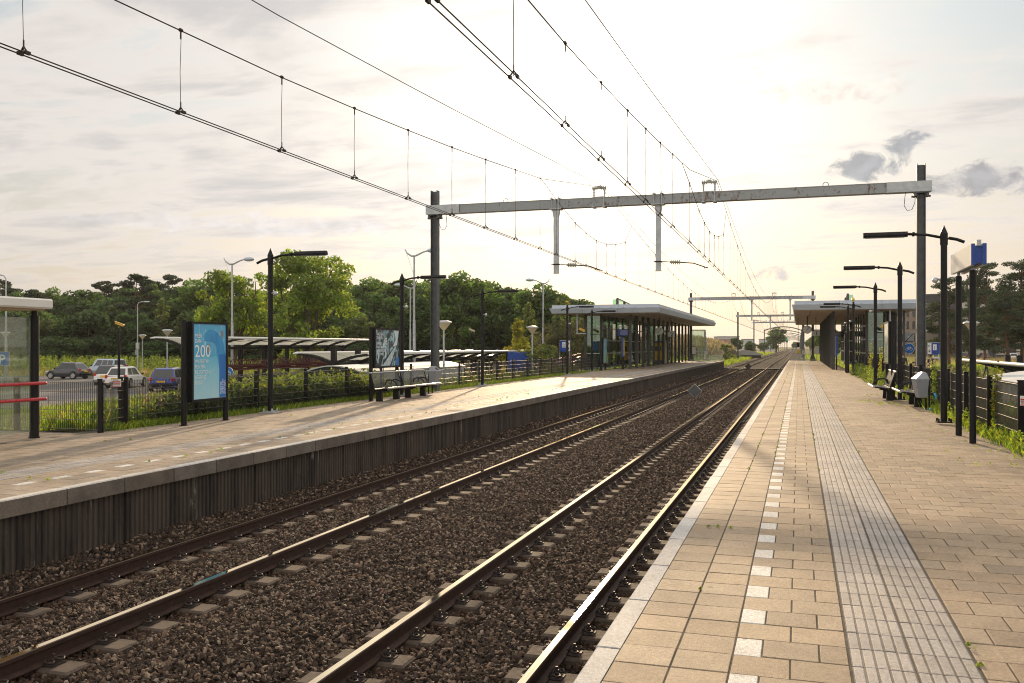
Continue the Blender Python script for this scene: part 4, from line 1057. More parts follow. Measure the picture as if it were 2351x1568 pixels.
def strip_mesh(name, prof, x0, x1, m, parent):
    """curved sheet along x with uv in metres"""
    vs = []; fs = []; uvs = []; L_ = 0
    for i, (y, z) in enumerate(prof):
        if i: L_ += math.hypot(y-prof[i-1][0], z-prof[i-1][1])
        vs += [(x0, y, z), (x1, y, z)]; uvs += [(x0, L_), (x1, L_)]
    for i in range(len(prof)-1): fs.append((2*i, 2*i+1, 2*i+3, 2*i+2))
    me = D.meshes.new(name); me.from_pydata(vs, [], fs); me.materials.append(m)
    ul = me.uv_layers.new(name='UVMap')
    for lp in me.loops: ul.data[lp.index].uv = uvs[lp.vertex_index]
    me.polygons.foreach_set('use_smooth', [True]*len(fs))
    return link(name, me, parent)
def bench(loc, rz, label, L_=2.1):
    t_ = thing('platform_bench', label, 'bench', loc, rz, None)
    sp_ = [(-.30, .44), (-.15, .425), (0, .40), (.10, .39), (.155, .42)]
    bp_ = [(.155, .44), (.17, .52), (.215, .66), (.255, .78), (.285, .89)]
    strip_mesh('seat', sp_, -L_/2+.06, L_/2-.06, M['perf'], t_); strip_mesh('backrest', bp_, -L_/2+.06, L_/2-.06, M['perf'], t_)
    mb = MB(); mb.tube([(-L_/2, -.33, .435), (L_/2, -.33, .435)], .032, 12); mb.build('front_rail', M['steel'], t_, smooth=True)
    mb = MB(); mb.tube([(-L_/2, .30, .905), (L_/2, .30, .905)], .026, 10); mb.build('top_rail', M['steel'], t_, smooth=True)
    for s_ in (-1, 1):
        x = s_*(L_/2-.03); mb = MB()
        P_ = [(-.33, .435)]+sp_[1:]+bp_
        mb.tube([(x, y, z-.012) for y, z in P_], .020, 6); mb.build('side_rail', M['black'], t_)
        x = s_*.20; mb = MB()
        mb.tube([(x, -.26, .45), (x, -.22, .56), (x, -.10, .65), (x, .04, .665), (x, .13, .63), (x, .16, .50)], [.016, .02, .022, .022, .02, .016], 8)
        mb.build('armrest', M['black'], t_, smooth=True)
        x = s_*(L_/2-.42)
        mb = MB(); mb.prism([(.06, 0), (.26, 0), (.25, .28), (.20, .40), (-.12, .39), (-.14, .34), (.08, .28)], x-.055, x+.055, 'x')
        mb.build('leg', M['black'], t_)
    mb = MB(); mb.box(-L_/2, L_/2, .10, .15, .335, .375); mb.build('beam', M['black'], t_)
    return t_
bench((-12.45, 26.75, ZL), R(90), 'steel mesh bench under the dark piano poster')
bench((-12.45, 28.95, ZL), R(90), 'steel mesh bench beside the grey bin on the far platform')
bench((2.98, 28.0, 0), R(-90), 'bench close behind the grey bin of the near platform')
bench((2.52, 31.0, 0), R(-90), 'bench standing out farther on the near platform below the pale poster case')
# ------------------------------------------------------------------ bins
def litter_bin(loc, rz, label):
    t_ = thing('litter_bin', label, 'bin', loc, rz)
    def loft(secs, mb):
        vs = []
        for (x, y0, y1, z) in secs: vs += [(-x, y0, z), (x, y0, z), (x, y1, z), (-x, y1, z)]
        fs = [(3,2,1,0)]; k = len(secs)
        for j in range(k-1):
            for i in range(4): fs.append((4*j+i, 4*j+(i+1)%4, 4*j+4+(i+1)%4, 4*j+4+i))
        fs.append(tuple(range(4*k-4, 4*k))); mb.add(vs, fs)
    mb = MB(); loft([(.135, -.10, .10, .34), (.145, -.115, .11, .36), (.205, -.205, .14, .815), (.205, -.205, .14, .835)], mb); mb.build('body', M['bin'], t_)
    mb = MB(); loft([(.215, -.215, .15, .8355), (.215, -.215, .15, .86), (.14, -.03, .10, 1.02), (.05, .0, .06, 1.05)], mb); hd = mb.build('hood', M['bin'], t_)
    mb = MB(); mb.add([(-.11, -.168, .908), (.11, -.168, .908), (.09, -.07, .992), (-.09, -.07, .992)], [(0,1,2,3)]); mb.build('opening', M['black_dark'], hd)
    mb = MB(); mb.cyl((.11, -.172, .62), (.11, -.166, .62), .014, n=8); mb.build('lock', M['black_dark'], t_)
    for s_ in (-1, 1):
        mb = MB(); mb.tube([(s_*.13, .17, 0), (s_*.13, .17, .90), (s_*.13, .14, .99), (s_*.10, .10, .985)], .026, 8); mb.build('post', M['black'], t_, smooth=True)
    t_.scale = (.93, .93, .96); return t_
litter_bin((-12.85, 31.2, ZL), R(80), 'grey metal litter bin right of the benches on the far platform')
litter_bin((3.08, 26.1, 0), R(-78), 'grey metal litter bin in front of the benches on the near platform')

# ------------------------------------------------------------------ station name board
m, n, out = new_mat('board_face'); b = n.n('ShaderNodeBsdfPrincipled'); ob = n.n('ShaderNodeTexCoord').outputs['Object']
dd = n.vm('LENGTH', n.vm('MULTIPLY', n.vm('SUBTRACT', ob, (1.66, 0, 3.20)), (2.2, 0, 7.5)), out=1)
f = n.m('MULTIPLY', n.sstep(dd, 1.0, .35), n.ramp(n.noise(n.vm('MULTIPLY', ob, (14, 1, .7)), 2, 3), [(.35, .25), (.65, .85)]))
n.put(b.inputs['Base Color'], n.mix(f, (.56, .54, .49), (.18, .18, .19))); b.inputs['Roughness'].default_value = .3
n.link(b.outputs[0], out.inputs[0]); M['board_face'] = m
t_ = thing('name_board', 'station name board with white face and blue ends on two black posts', 'name board', (2.87, 16.85, 0), R(90))
for x in (.55, 2.0):
    mb = MB(); mb.cyl((x, 0, 0), (x, 0, 2.98), .055, n=16); mb.cyl((x, 0, 2.98), (x, 0, 3.0), .046, n=16); p_ = mb.build('post', M['black'], t_, smooth=True)
    mb = MB(); mb.cyl((x, 0, 3.0), (x, 0, 3.2), .028, n=10); mb.build('neck', M['galv'], p_)
for y, sgn in ((.088, 1), (-.088, -1)):
    mb = MB(); mb.box(0, 2.12, y-.028, y+.028, 3.04, 3.40); pn = mb.build('panel', M['board_face'], t_)
    mb = MB(); mb.box(-.012, -.001, y-.029, y+.029, 3.04, 3.40); mb.box(2.121, 2.132, y-.029, y+.029, 3.04, 3.40); mb.build('blue_end', M['blue'], pn)
mb = MB(); mb.box(.02, 2.10, -.059, .059, 3.07, 3.36); mb.build('core', M['blue'], t_)
mb = MB(); mb.box(-.02, 2.14, -.035, .035, 3.362, 3.46); mb.build('light_channel', M['galv'], t_)

# ------------------------------------------------------------------ glass platform shelter at the left edge
t_ = thing('waiting_shelter', 'glass waiting shelter with pale flat roof and red rails at the left edge', 'shelter', (-13.84, 13.75, ZL))
for y in (0, -3.6):
    mb = MB(); mb.cyl((0, y, 0), (0, y, 2.32), .085, n=18); mb.cyl((0, y, 2.32), (0, y, 2.44), .055, n=12); mb.cyl((0, y, 0), (0, y, .03), .10, n=16); mb.build('post', M['black'], t_, smooth=True)
mb = MB(); mb.cbox((-.75, -1.93, 2.535), (2.3, 4.0, .19), None, .03); rf = mb.build('roof', M['white_plate'], t_)
mb = MB(); mb.box(-1.75, .25, -3.75, .0, 2.415, 2.438); mb.build('ceiling', M['soffit'], rf)
mb = MB(); mb.box(-.006, .006, -3.5, -.10, .12, 2.28); mb.build('pane', M['glass_clear'], t_)
mb = MB()
for k in range(26): mb.box(.0065, .0072, -3.45+k*.13, -3.38+k*.13, .86, 1.10)
mb.build('pale_stripes', M['glass_pale'], t_)
for z in (1.04, .74):
    mb = MB(); mb.tube([(.14, -3.8, z), (.14, .12, z)], .032, 12); mb.sphere((.14, .12, z), .032, 8); r_ = mb.build('red_rail', M['red'], t_, smooth=True)
    mb = MB(); mb.cyl((.0, 0, z), (.14, 0, z), .018, n=8); mb.build('rail_bracket', M['black'], r_)

# masks dropped by the fence
def face_mask(loc, rot, label):
    me = D.meshes.new('face_mask'); vs = []; fs = []
    for j in range(6):
        for i in range(9):
            u = i/8-.5; v = j/5-.5; vs.append((u*.17, .035*(1-4*u*u)*(1-2*v*v)+.006*math.sin(j*3), v*.10*(1+.1*math.sin(i))))
    for j in range(5):
        for i in range(8): a = j*9+i; fs.append((a, a+1, a+10, a+9))
    me.from_pydata(vs, [], fs); me.materials.append(M['mask_blue'])
    t_ = thing('face_mask', label, 'face mask', loc); t_.rotation_euler = rot
    sh_ = link('cloth', me, t_); s2 = sh_.modifiers.new('thickness', 'SOLIDIFY'); s2.thickness = .003
    mb = MB()
    for s_ in (-1, 1): mb.tube([(s_*.083, 0, .04), (s_*.12, -.03, .05), (s_*.13, -.04, 0), (s_*.11, -.03, -.04), (s_*.083, 0, -.04)], .002, 4)
    mb.build('ear_loop', M['white_paint'], t_)
face_mask((3.42, 26.2, .36), (R(70), R(70), R(-60)), 'pale blue face mask hanging in the weeds right of the grey bin')
face_mask((3.22, 25.4, .05), (R(60), R(10), R(-40)), 'pale blue face mask lying on the ground right of the grey bin')
# ------------------------------------------------------------------ glazed station buildings on both platforms
def station_building(edge, sg, z0, label, second):
    Y0, Y1 = 66.0, 112.6; zs = 4.20
    t_ = thing('station_building', label, 'station building', (edge, Y0, z0), 0)
    X = lambda u: sg*u
    def bx(mb, ua, ub, ya, yb, za, zb_):
        a, b_ = sorted((X(ua), X(ub))); mb.box(a, b_, ya, yb, za, zb_)
    Ly = Y1-Y0; W_ = 8.3
    # roof slab with a leaning lower fascia and a set-back upper strip
    mb = MB()
    lo = (.10, .10); 
    def ring(ins, z):
        a, b_ = sorted((X(ins), X(W_-ins))); return [(a, ins, z), (b_, ins, z), (b_, Ly-ins, z), (a, Ly-ins, z)]
    R0, R1, R2 = ring(.13, zs), ring(0, zs+.36), ring(.0, zs+.375)
    mb.add(R0+R1+R2, [(k, (k+1)%4, 4+(k+1)%4, 4+k) for k in range(4)]+[(4+k, 4+(k+1)%4, 8+(k+1)%4, 8+k) for k in range(4)]+[(8,9,10,11)])
    rf = mb.build('roof', M['alu'], t_)
    mb = MB(); A, B = ring(.16, zs+.376), ring(.16, zs+.62)
    mb.add(A+B, [(k, (k+1)%4, 4+(k+1)%4, 4+k) for k in range(4)]+[(4,5,6,7)]); mb.build('roof_upstand', M['alu'], rf)
    mb = MB()
    for k in range(1, 8):
        bx(mb, .9*k+.4, .9*k+.412, -.004, .02, zs+.02, zs+.36) if k % 3 == 0 else None
        bx(mb, .9*k+.4, .9*k+.412, .153, .17, zs+.38, zs+.61) if k % 3 == 0 else None
        bx(mb, .9*k, .9*k+.05, .0, .16, zs+.376, zs+.40)
    for k in range(1, 16): bx(mb, .153, .17, k*3, k*3+.014, zs+.38, zs+.61)
    mb.build('cladding_joints', M['mast'], rf)
    mb = MB(); C0 = ring(.15, zs-.012); mb.add(C0, [(0,1,2,3)]); mb.box(*sorted((X(.16), X(W_-.16))), .16, Ly-.16, zs-.011, zs-.001); cl_ = mb.build('soffit', M['soffit'], rf)
    mb = MB()
    for k in range(1, 9): bx(mb, k*.9, k*.9+.012, .2, Ly-.2, zs-.0155, zs-.0125)
    for k in range(14):
        bx(mb, 1.2, 1.32, 2+k*3.2, 2.5+k*3.2, zs-.03, zs-.0125); bx(mb, 5.9, 6.02, 2+k*3.2, 2.5+k*3.2, zs-.03, zs-.0125)
    mb.build('soffit_grooves', M['black_dark'], cl_)
    # columns
    y = 3.5; k = 0
    while y < Ly-2.2:
        mb = MB(); bx(mb, 2.72, 2.94, y-.07, y+.07, 0, zs-.013); mb.build('column', M['column'], t_); y += 3.0; k += 1
    for u in (6.3, 7.5):
        y = 3.2
        while y < Ly-1.5:
            mb = MB(); bx(mb, u-.07, u+.07, y-.06, y+.06, -.9, zs-.013); mb.build('column', M['column'], t_); y += 6.0
    # glass wall: mullions, transoms, panes
    y0, y1 = 3.4, 42.4; ug = 5.05; zt = [.05, 1.18, 2.18, 3.16, zs-.06]
    n_ = 13
    for k in range(n_+1):
        y = y0+(y1-y0)*k/n_
        mb = MB(); bx(mb, ug-.06, ug+.10, y-.06, y+.06, 0, zs-.013); mb.build('mullion', M['column'], t_)
    mb = MB()
    for z in zt: bx(mb, ug-.035, ug+.035, y0+.06, y1-.06, z-.04, z+.04)
    mb.build('transom', M['galv'], t_)
    for k in range(n_):
        if k in (5, 6): continue                      # open passage in the middle
        ya = y0+(y1-y0)*k/n_+.062; yb = y0+(y1-y0)*(k+1)/n_-.062
        mb = MB(); bx(mb, ug-.006, ug+.006, ya, yb, .09, zs-.10); mb.build('glass_pane', M['glass_green'], t_)
    # glazed end bay
    mb = MB(); bx(mb, ug+.12, ug+1.15, y0-.006, y0+.006, .09, zs-.02); mb.build('glass_pane', M['glass_green'], t_)
    mb = MB()
    for z in zt: bx(mb, ug+.12, ug+1.2, y0-.03, y0+.03, z-.035, z+.035)
    mb.build('transom', M['galv'], t_)
    # opaque core behind the passage with lift and stairs
    mb = MB(); bx(mb, 5.6, 7.2, *((5.0, 40.0) if second == 'near' else (20.0, 24.0)), 0, 4.1 if second == 'near' else 3.0); core = mb.build('service_core', M['mast'], t_)
    if second == 'near':
        mb = MB()
        for k in range(8): bx(mb, 5.5+.22*k, 5.62+.22*k, 4.86, 4.995, 0, 4.1)
        for k in range(70): bx(mb, 5.50, 5.597, 5.1+k*.5, 5.25+k*.5, 0, 4.1)
        mb.build('slats', M['column'], core)
    # glass lantern rising through the roof in a stepped slope
    mb = MB(); hs = [.60, .49, .38, .26, .13]
    for k, h_ in enumerate(hs): bx(mb, 3.72, 3.90, 3.4+k*3.0, 3.55+k*3.0, zs+.625, zs+.625+h_)
    mb.build('lantern_post', M['column'], rf)
    mb = MB()
    for k in range(4):
        ya, yb = 3.6+k*3.0, 6.36+k*3.0; xa = X(3.81)
        mb.add([(xa, ya, zs+.63), (xa, yb, zs+.63), (xa, yb, zs+.60+hs[k+1]), (xa, ya, zs+.60+hs[k])], [(0,1,2,3)])
    bx(mb, 3.91, 4.16, 3.46, 3.47, zs+.63, zs+1.17)
    mb.build('lantern_glass', M['glass_green'], rf)
    mb = MB(); mb.tube([(X(3.81), 3.4, zs+1.24), (X(3.81), 15.6, zs+.76)], .05, 6); mb.build('lantern_beam', M['column'], rf)
    mb = MB(); bx(mb, 6.35, 6.43, .9, 1.0, 2.7, zs-.013); bx(mb, 5.7, 6.5, .9, .96, 2.66, 2.72); mb.build('speaker_hanger', M['galv'], t_)
    mb = MB(); mb.cbox((X(6.0), .9, 2.98), (.5, .25, .18), Matrix.Rotation(R(25), 3, 'Y'), .02); mb.build('box_camera', M['orange_lamp'], t_)
    return t_
station_building(-9.55, -1, ZL, 'low glazed station building with grey roof edge on the far platform', 'far')
station_building(-.45, 1, 0.0, 'low glazed station building with grey roof edge on the near platform', 'near')

def clock(loc, label, zs=4.18):
    """double-sided station clock hung from the soffit, faces -y"""
    t_ = thing('station_clock', label, 'clock', loc)
    mb = MB(); mb.cyl((0, -.07, 0), (0, .07, 0), .405, n=36); mb.build('case', M['bin'], t_)
    mb = MB(); mb.disc((0, -.0725, 0), .385, (0, -1, 0), 40); mb.build('dial', M['white_plate'], t_)
    mb = MB()
    for k in range(12):
        a = 2*PI*k/12; w_ = .030 if k % 3 == 0 else .018; l_ = .30 if k % 3 == 0 else .32
        mb.cbox((math.sin(a)*(l_+.37)/2, -.075, math.cos(a)*(l_+.37)/2), (w_, .003, .37-l_), Matrix.Rotation(a, 3, 'Y'))
    mb.build('hour_marks', M['black_dark'], t_)
    for a, l_, w_, nm, y in ((R(214), .22, .034, 'hour_hand', -.080), (R(42), .33, .024, 'minute_hand', -.084)):
        mb = MB(); mb.cbox((math.sin(a)*(l_/2-.04), y, math.cos(a)*(l_/2-.04)), (w_, .003, l_+.08), Matrix.Rotation(a, 3, 'Y')); mb.build(nm, M['black_dark'], t_)
    a = R(28); mb = MB(); mb.cbox((math.sin(a)*.11, -.087, math.cos(a)*.11), (.010, .002, .36), Matrix.Rotation(a, 3, 'Y'))
    mb.sphere((math.sin(a)*.27, -.087, math.cos(a)*.27), .032, 8, (1, .1, 1)); mb.build('second_hand', M['red'], t_)
    mb = MB(); mb.cyl((0, 0, .40), (0, 0, (zs-loc[2])/.86), .045, n=10); mb.build('hanger', M['black'], t_); t_.scale = (.86,)*3
clock((-11.4, 78.2, 2.98), 'round white clock hanging before the far station building beside the sign 2', 4.12)
clock((.68, 79.6, 3.07), 'round white clock hanging under the near station building roof beside the sign 1')
def platform_number(loc, digit, label, zs, post=True):
    t_ = thing('platform_number_sign', label, 'platform sign', loc)
    mb = MB(); mb.cbox((0, 0, 0), (.82, .09, .72), None, .012); mb.build('panel', M['white_plate'], t_)
    text('digit', digit, .62, M['navy'], t_, (.08, -.048, -.30), (R(90), 0, 0), 'CENTER', bold=.012)
    mb = MB(); mb.box(-.40, -.22, -.048, -.0455, .20, .35); mb.build('emblem_patch', M['navy'], t_)
    mb = MB(); mb.box(-.19, -.02, -.048, -.0455, .26, .30); mb.build('small_print', M['mast'], t_)
    mb = MB(); mb.box(-.03, .03, -.03, .03, .36, (zs-loc[2])/.76); mb.build('hanger', M['black'], t_); t_.scale = (.76,)*3
platform_number((-11.23, 84.5, 2.84), '2', 'white platform sign with a blue 2 under the far station roof', 4.10)
platform_number((1.42, 83.0, 2.86), '1', 'white platform sign with a blue 1 under the near station roof', 4.18)
def departure_sign(loc, rz, label):
    t_ = thing('departure_display', label, 'departure display', loc, rz)
    mb = MB(); mb.cbox((0, 0, 0), (.86, .28, .50), None, .02); mb.build('case', M['blue'], t_)
    mb = MB(); mb.box(-.38, .38, -.148, -.1405, -.20, .19); mb.build('display_panel', mat('display_blue', (.22, .26, .52), .3, 0, .15, 4), t_)
    mb = MB()
    for x in (-.3, .3): mb.cyl((x, 0, .24), (x, 0, .42), .03, n=8)
    mb.box(-.45, .45, -.05, .05, .40, .46); mb.build('support', M['galv'], t_)
    mb = MB(); mb.box(-.05, .05, -.05, .05, -2.7, -.251); mb.build('post', M['black'], t_)
departure_sign((-12.9, 69.3, 2.74), R(50), 'small blue departure display on a post before the far station building')
t_ = thing('departure_display', 'dark departure display hanging inside the near platform building', 'departure display', (3.35, 92.0, 2.85))
mb = MB(); mb.cbox((0, 0, 0), (1.6, .3, .5), None, .02); mb.build('case', M['black_dark'], t_)
mb = MB(); mb.box(-.7, .7, -.158, -.1505, -.18, .18); mb.build('display_panel', M['dark_glass'], t_)
text('lettering', '2 2c', .26, mat('display_grey', (.12, .12, .13), .4, 0, 0), t_, (-.3, -.16, -.1), (R(90), 0, 0))
mb = MB(); mb.box(-.03, .03, -.03, .03, .25, 1.33); mb.build('hanger', M['black'], t_)
# ticket machine, seats
t_ = thing('ticket_machine', 'yellow and dark blue ticket machine among the far building columns', 'ticket machine', (-12.95, 88.2, ZL))
mb = MB(); mb.cbox((0, 0, 1.25), (.9, .5, 1.7), None, .03); mb.build('body', M['yellow'], t_)
mb = MB(); mb.cbox((0, 0, .19), (.92, .52, .38), None, .02); mb.build('plinth', M['mast'], t_)
mb = MB(); mb.cbox((0, 0, 2.17), (.92, .52, .14), None, .04); mb.build('cap', M['blue'], t_)
mb = MB(); mb.box(-.3, .3, -.262, -.2505, 1.3, 1.75); mb.build('screen', M['dark_glass'], t_)
def seat_row(loc, rz, label, m_seat, n_=4):
    t_ = thing('seat_row', label, 'seats', loc, rz)
    mb = MB(); mb.box(-n_*.31, n_*.31, -.03, .03, .34, .40); mb.build('beam', M['black'], t_)
    for s_ in (-1, 1):
        mb = MB(); mb.box(s_*n_*.24-.03, s_*n_*.24+.03, -.03, .03, .02, .34); mb.box(s_*n_*.24-.05, s_*n_*.24+.05, -.25, .2, 0, .02); mb.build('leg', M['black'], t_)
    for k in range(n_):
        x = (k-(n_-1)/2)*.62
        st = strip_mesh('seat', [(-.28, .47), (-.2, .455), (.05, .42), (.16, .43), (.19, .50), (.26, .75), (.29, .92)], x-.25, x+.25, m_seat, t_)
        s2 = st.modifiers.new('thickness', 'SOLIDIFY'); s2.thickness = .03
        mb = MB(); mb.tube([(x-.28, -.25, .46), (x-.28, -.2, .62), (x-.28, .0, .68), (x-.28, .15, .60)], .016, 6); mb.build('armrest', M['black'], t_)
M['seat_grey'] = mat('seat_grey', (.42, .44, .45), .4, .1, .08); M['seat_green'] = mat('seat_green', (.06, .24, .17), .4, 0, .1)
seat_row((-13.75, 79.0, ZL), R(90), 'row of grey seats behind the columns of the far station building', M['seat_grey'])
seat_row((4.15, 75.8, 0), R(-90), 'row of green seats inside the near station building', M['seat_green'])
# information column edge-on
t_ = thing('information_pillar', 'slim information pillar with a rounded top beside the sign 2', 'pillar', (-11.75, 84.4, ZL))
mb = MB(); mb.prism([(-.30, 0), (.30, 0), (.30, 1.9), (.2, 2.15), (0, 2.22), (-.2, 2.15), (-.30, 1.9)], -.06, .06, 'x'); mb.build('body', M['car_dark'], t_)
mb = MB(); mb.tube([(0, -.31, 0), (0, -.31, 1.9), (0, -.2, 2.16), (0, 0, 2.23), (0, .2, 2.16), (0, .31, 1.9), (0, .31, 0)], .03, 6); mb.build('edge_trim', M['galv'], t_)
# lift glass cabins, end gates with notices
def glass_cabin(loc, label):
    t_ = thing('glass_cabin', label, 'glass cabin', loc); h_ = 3.75
    mb = MB()
    for x in (-.85, .85):
        for y in (0, 1.8): mb.box(x-.04, x+.04, y-.04, y+.04, -1, h_)
    for z in (.05, 1.1, h_-.04):
        for y in (0, 1.8): mb.box(-.81, .81, y-.03, y+.03, z-.03, z+.03)
        for x in (-.85, .85): mb.box(x-.03, x+.03, .04, 1.76, z-.03, z+.03)
    mb.build('frame', M['galv'], t_)
    mb = MB(); mb.box(-.80, .80, .0, .01, .08, h_-.08); mb.box(-.80, .80, 1.79, 1.80, .08, h_-.08); mb.box(-.855, -.845, .05, 1.75, .08, h_-.08); mb.box(.845, .855, .05, 1.75, .08, h_-.08)
    mb.build('glass_pane', M['glass_pale'], t_)
    mb = MB(); mb.box(-.9, .9, -.05, 1.85, h_-.01, h_+.05); mb.build('roof', M['glass_pale'], t_)
glass_cabin((-11.9, 113.6, ZL), 'pale glass cabin behind the far end of the left station building')
def end_gate(x0, x1, Y, z0, label, sign_x, warn=True):
    t_ = thing('end_gate', label, 'gate', (x0, Y, z0)); L_ = x1-x0
    for x in (0, L_*.42, L_):
        mb = MB(); mb.box(x-.045, x+.045, -.045, .045, 0, 1.45); mb.build('post', M['galv'], t_)
    mb = MB(); x = .1
    while x < L_-.06:
        mb.cyl((x, 0, .1), (x, 0, 1.3), .012, n=5); x += .13
    for z in (.12, .7, 1.28): mb.box(.045, L_*.42-.046, -.02, .02, z-.02, z+.02); mb.box(L_*.42+.046, L_-.046, -.02, .02, z-.02, z+.02)
    mb.build('bars', M['galv'], t_)
    mb = MB(); mb.box(sign_x-.18, sign_x+.18, -.06, -.046, .78, 1.16); sg_ = mb.build('notice', M['white_plate'], t_)
    mb = MB(); mb.tube([(sign_x-.10, -.062, .86), (sign_x, -.062, .98), (sign_x+.06, -.062, 1.08)], .015, 5); mb.sphere((sign_x+.09, -.062, 1.11), .025, 6); mb.build('walking_symbol', M['black_dark'], sg_)
    if warn:
        mb = MB(); mb.box(.55, .95, -.06, -.046, .9, 1.2); mb.build('warning_plate', M['yellow'], t_)
end_gate(-11.9, -8.75, 112.0, ZL, 'grey barred gate closing the far platform end', 1.2, False)
end_gate(-.75, 1.35, 112.1, 0, 'grey barred gate with a yellow plate closing the near platform end', 1.3)
for x, z0, lab in ((-12.0, ZL, 'framed white notice on the mast at the far platform end'), (2.0, 0, 'framed white notice on the mast at the near platform end')):
    t_ = thing('notice_board', lab, 'notice', (x, 110.75, z0))
    mb = MB(); mb.box(-.27, .27, -.02, .0, .75, 1.75); mb.build('frame', M['dark_red'], t_)
    mb = MB(); mb.box(-.22, .22, -.026, -.0205, .80, 1.70); mb.build('sheet', M['white_plate'], t_)
    mb = MB(); mb.box(-.03, .03, .001, .05, 0, 1.6); mb.build('post', M['mast'], t_)
t_ = thing('line_loudspeaker', 'small dark loudspeaker hanging on a rod left of the near platform clock', 'loudspeaker', (-.05, 84.0, 0))
mb = MB(); mb.cyl((0, 0, 1.95), (0, 0, 4.18), .022, n=8); mb.build('rod', M['black'], t_)
mb = MB(); mb.cbox((0, 0, 1.78), (.2, .2, .4), None, .04); mb.build('housing', M['black'], t_)
# handrails of the ramps beside both buildings
def ramp_rail(name_lab, pts, m_, rails=(.95, .55), slats=False):
    t_ = thing('ramp_railing', name_lab, 'railing', pts[0]); o = Vector(pts[0]); P_ = [Vector(p)-o for p in pts]
    for p in P_:
        mb = MB(); mb.cyl(p, p+Vector((0, 0, rails[0])), .03, n=6); mb.build('post', m_, t_)
    for r_ in rails:
        mb = MB(); mb.tube([p+Vector((0, 0, r_)) for p in P_], .028, 6); mb.build('rail', m_, t_)
    return t_
ramp_rail('red railing of the ramp left of the far station building', [(-17.0+.0*k, 60+2.2*k, -.45+.10*k) for k in range(7)], M['red'], (.95, .7, .45, .2))
ramp_rail('grey railing rising from the path to the far station building', [(-18.4, 57+2.2*k, -1.0+.12*k) for k in range(8)], M['galv'], (.95, .7, .45, .2))
ramp_rail('red railing below the near station building', [(6.9, 60+2.2*k, -.75+.09*k) for k in range(9)], M['red'], (.95, .7, .45, .2))
def slanted_guard(loc, L_, label):
    t_ = thing('guard_rail', label, 'railing', loc)
    n_ = int(L_/1.6); k_ = [M['yellow'], M['galv'], M['soffit'], M['seat_green'], M['soffit']]
    for k in range(n_+1):
        mb = MB(); mb.tube([(0, k*1.6, -.5), (.28, k*1.6, .95)], .03, 6); mb.build('post', M['galv'], t_)
    for r_ in (0, .33, .66, .95):
        mb = MB(); mb.tube([(.085+.2*r_, 0, r_), (.085+.2*r_, L_, r_)], .022, 6); mb.build('rail', M['galv'], t_)
slanted_guard((-10.9, 114.5, -.5), 22, 'leaning grey guard rail beyond the far platform end')
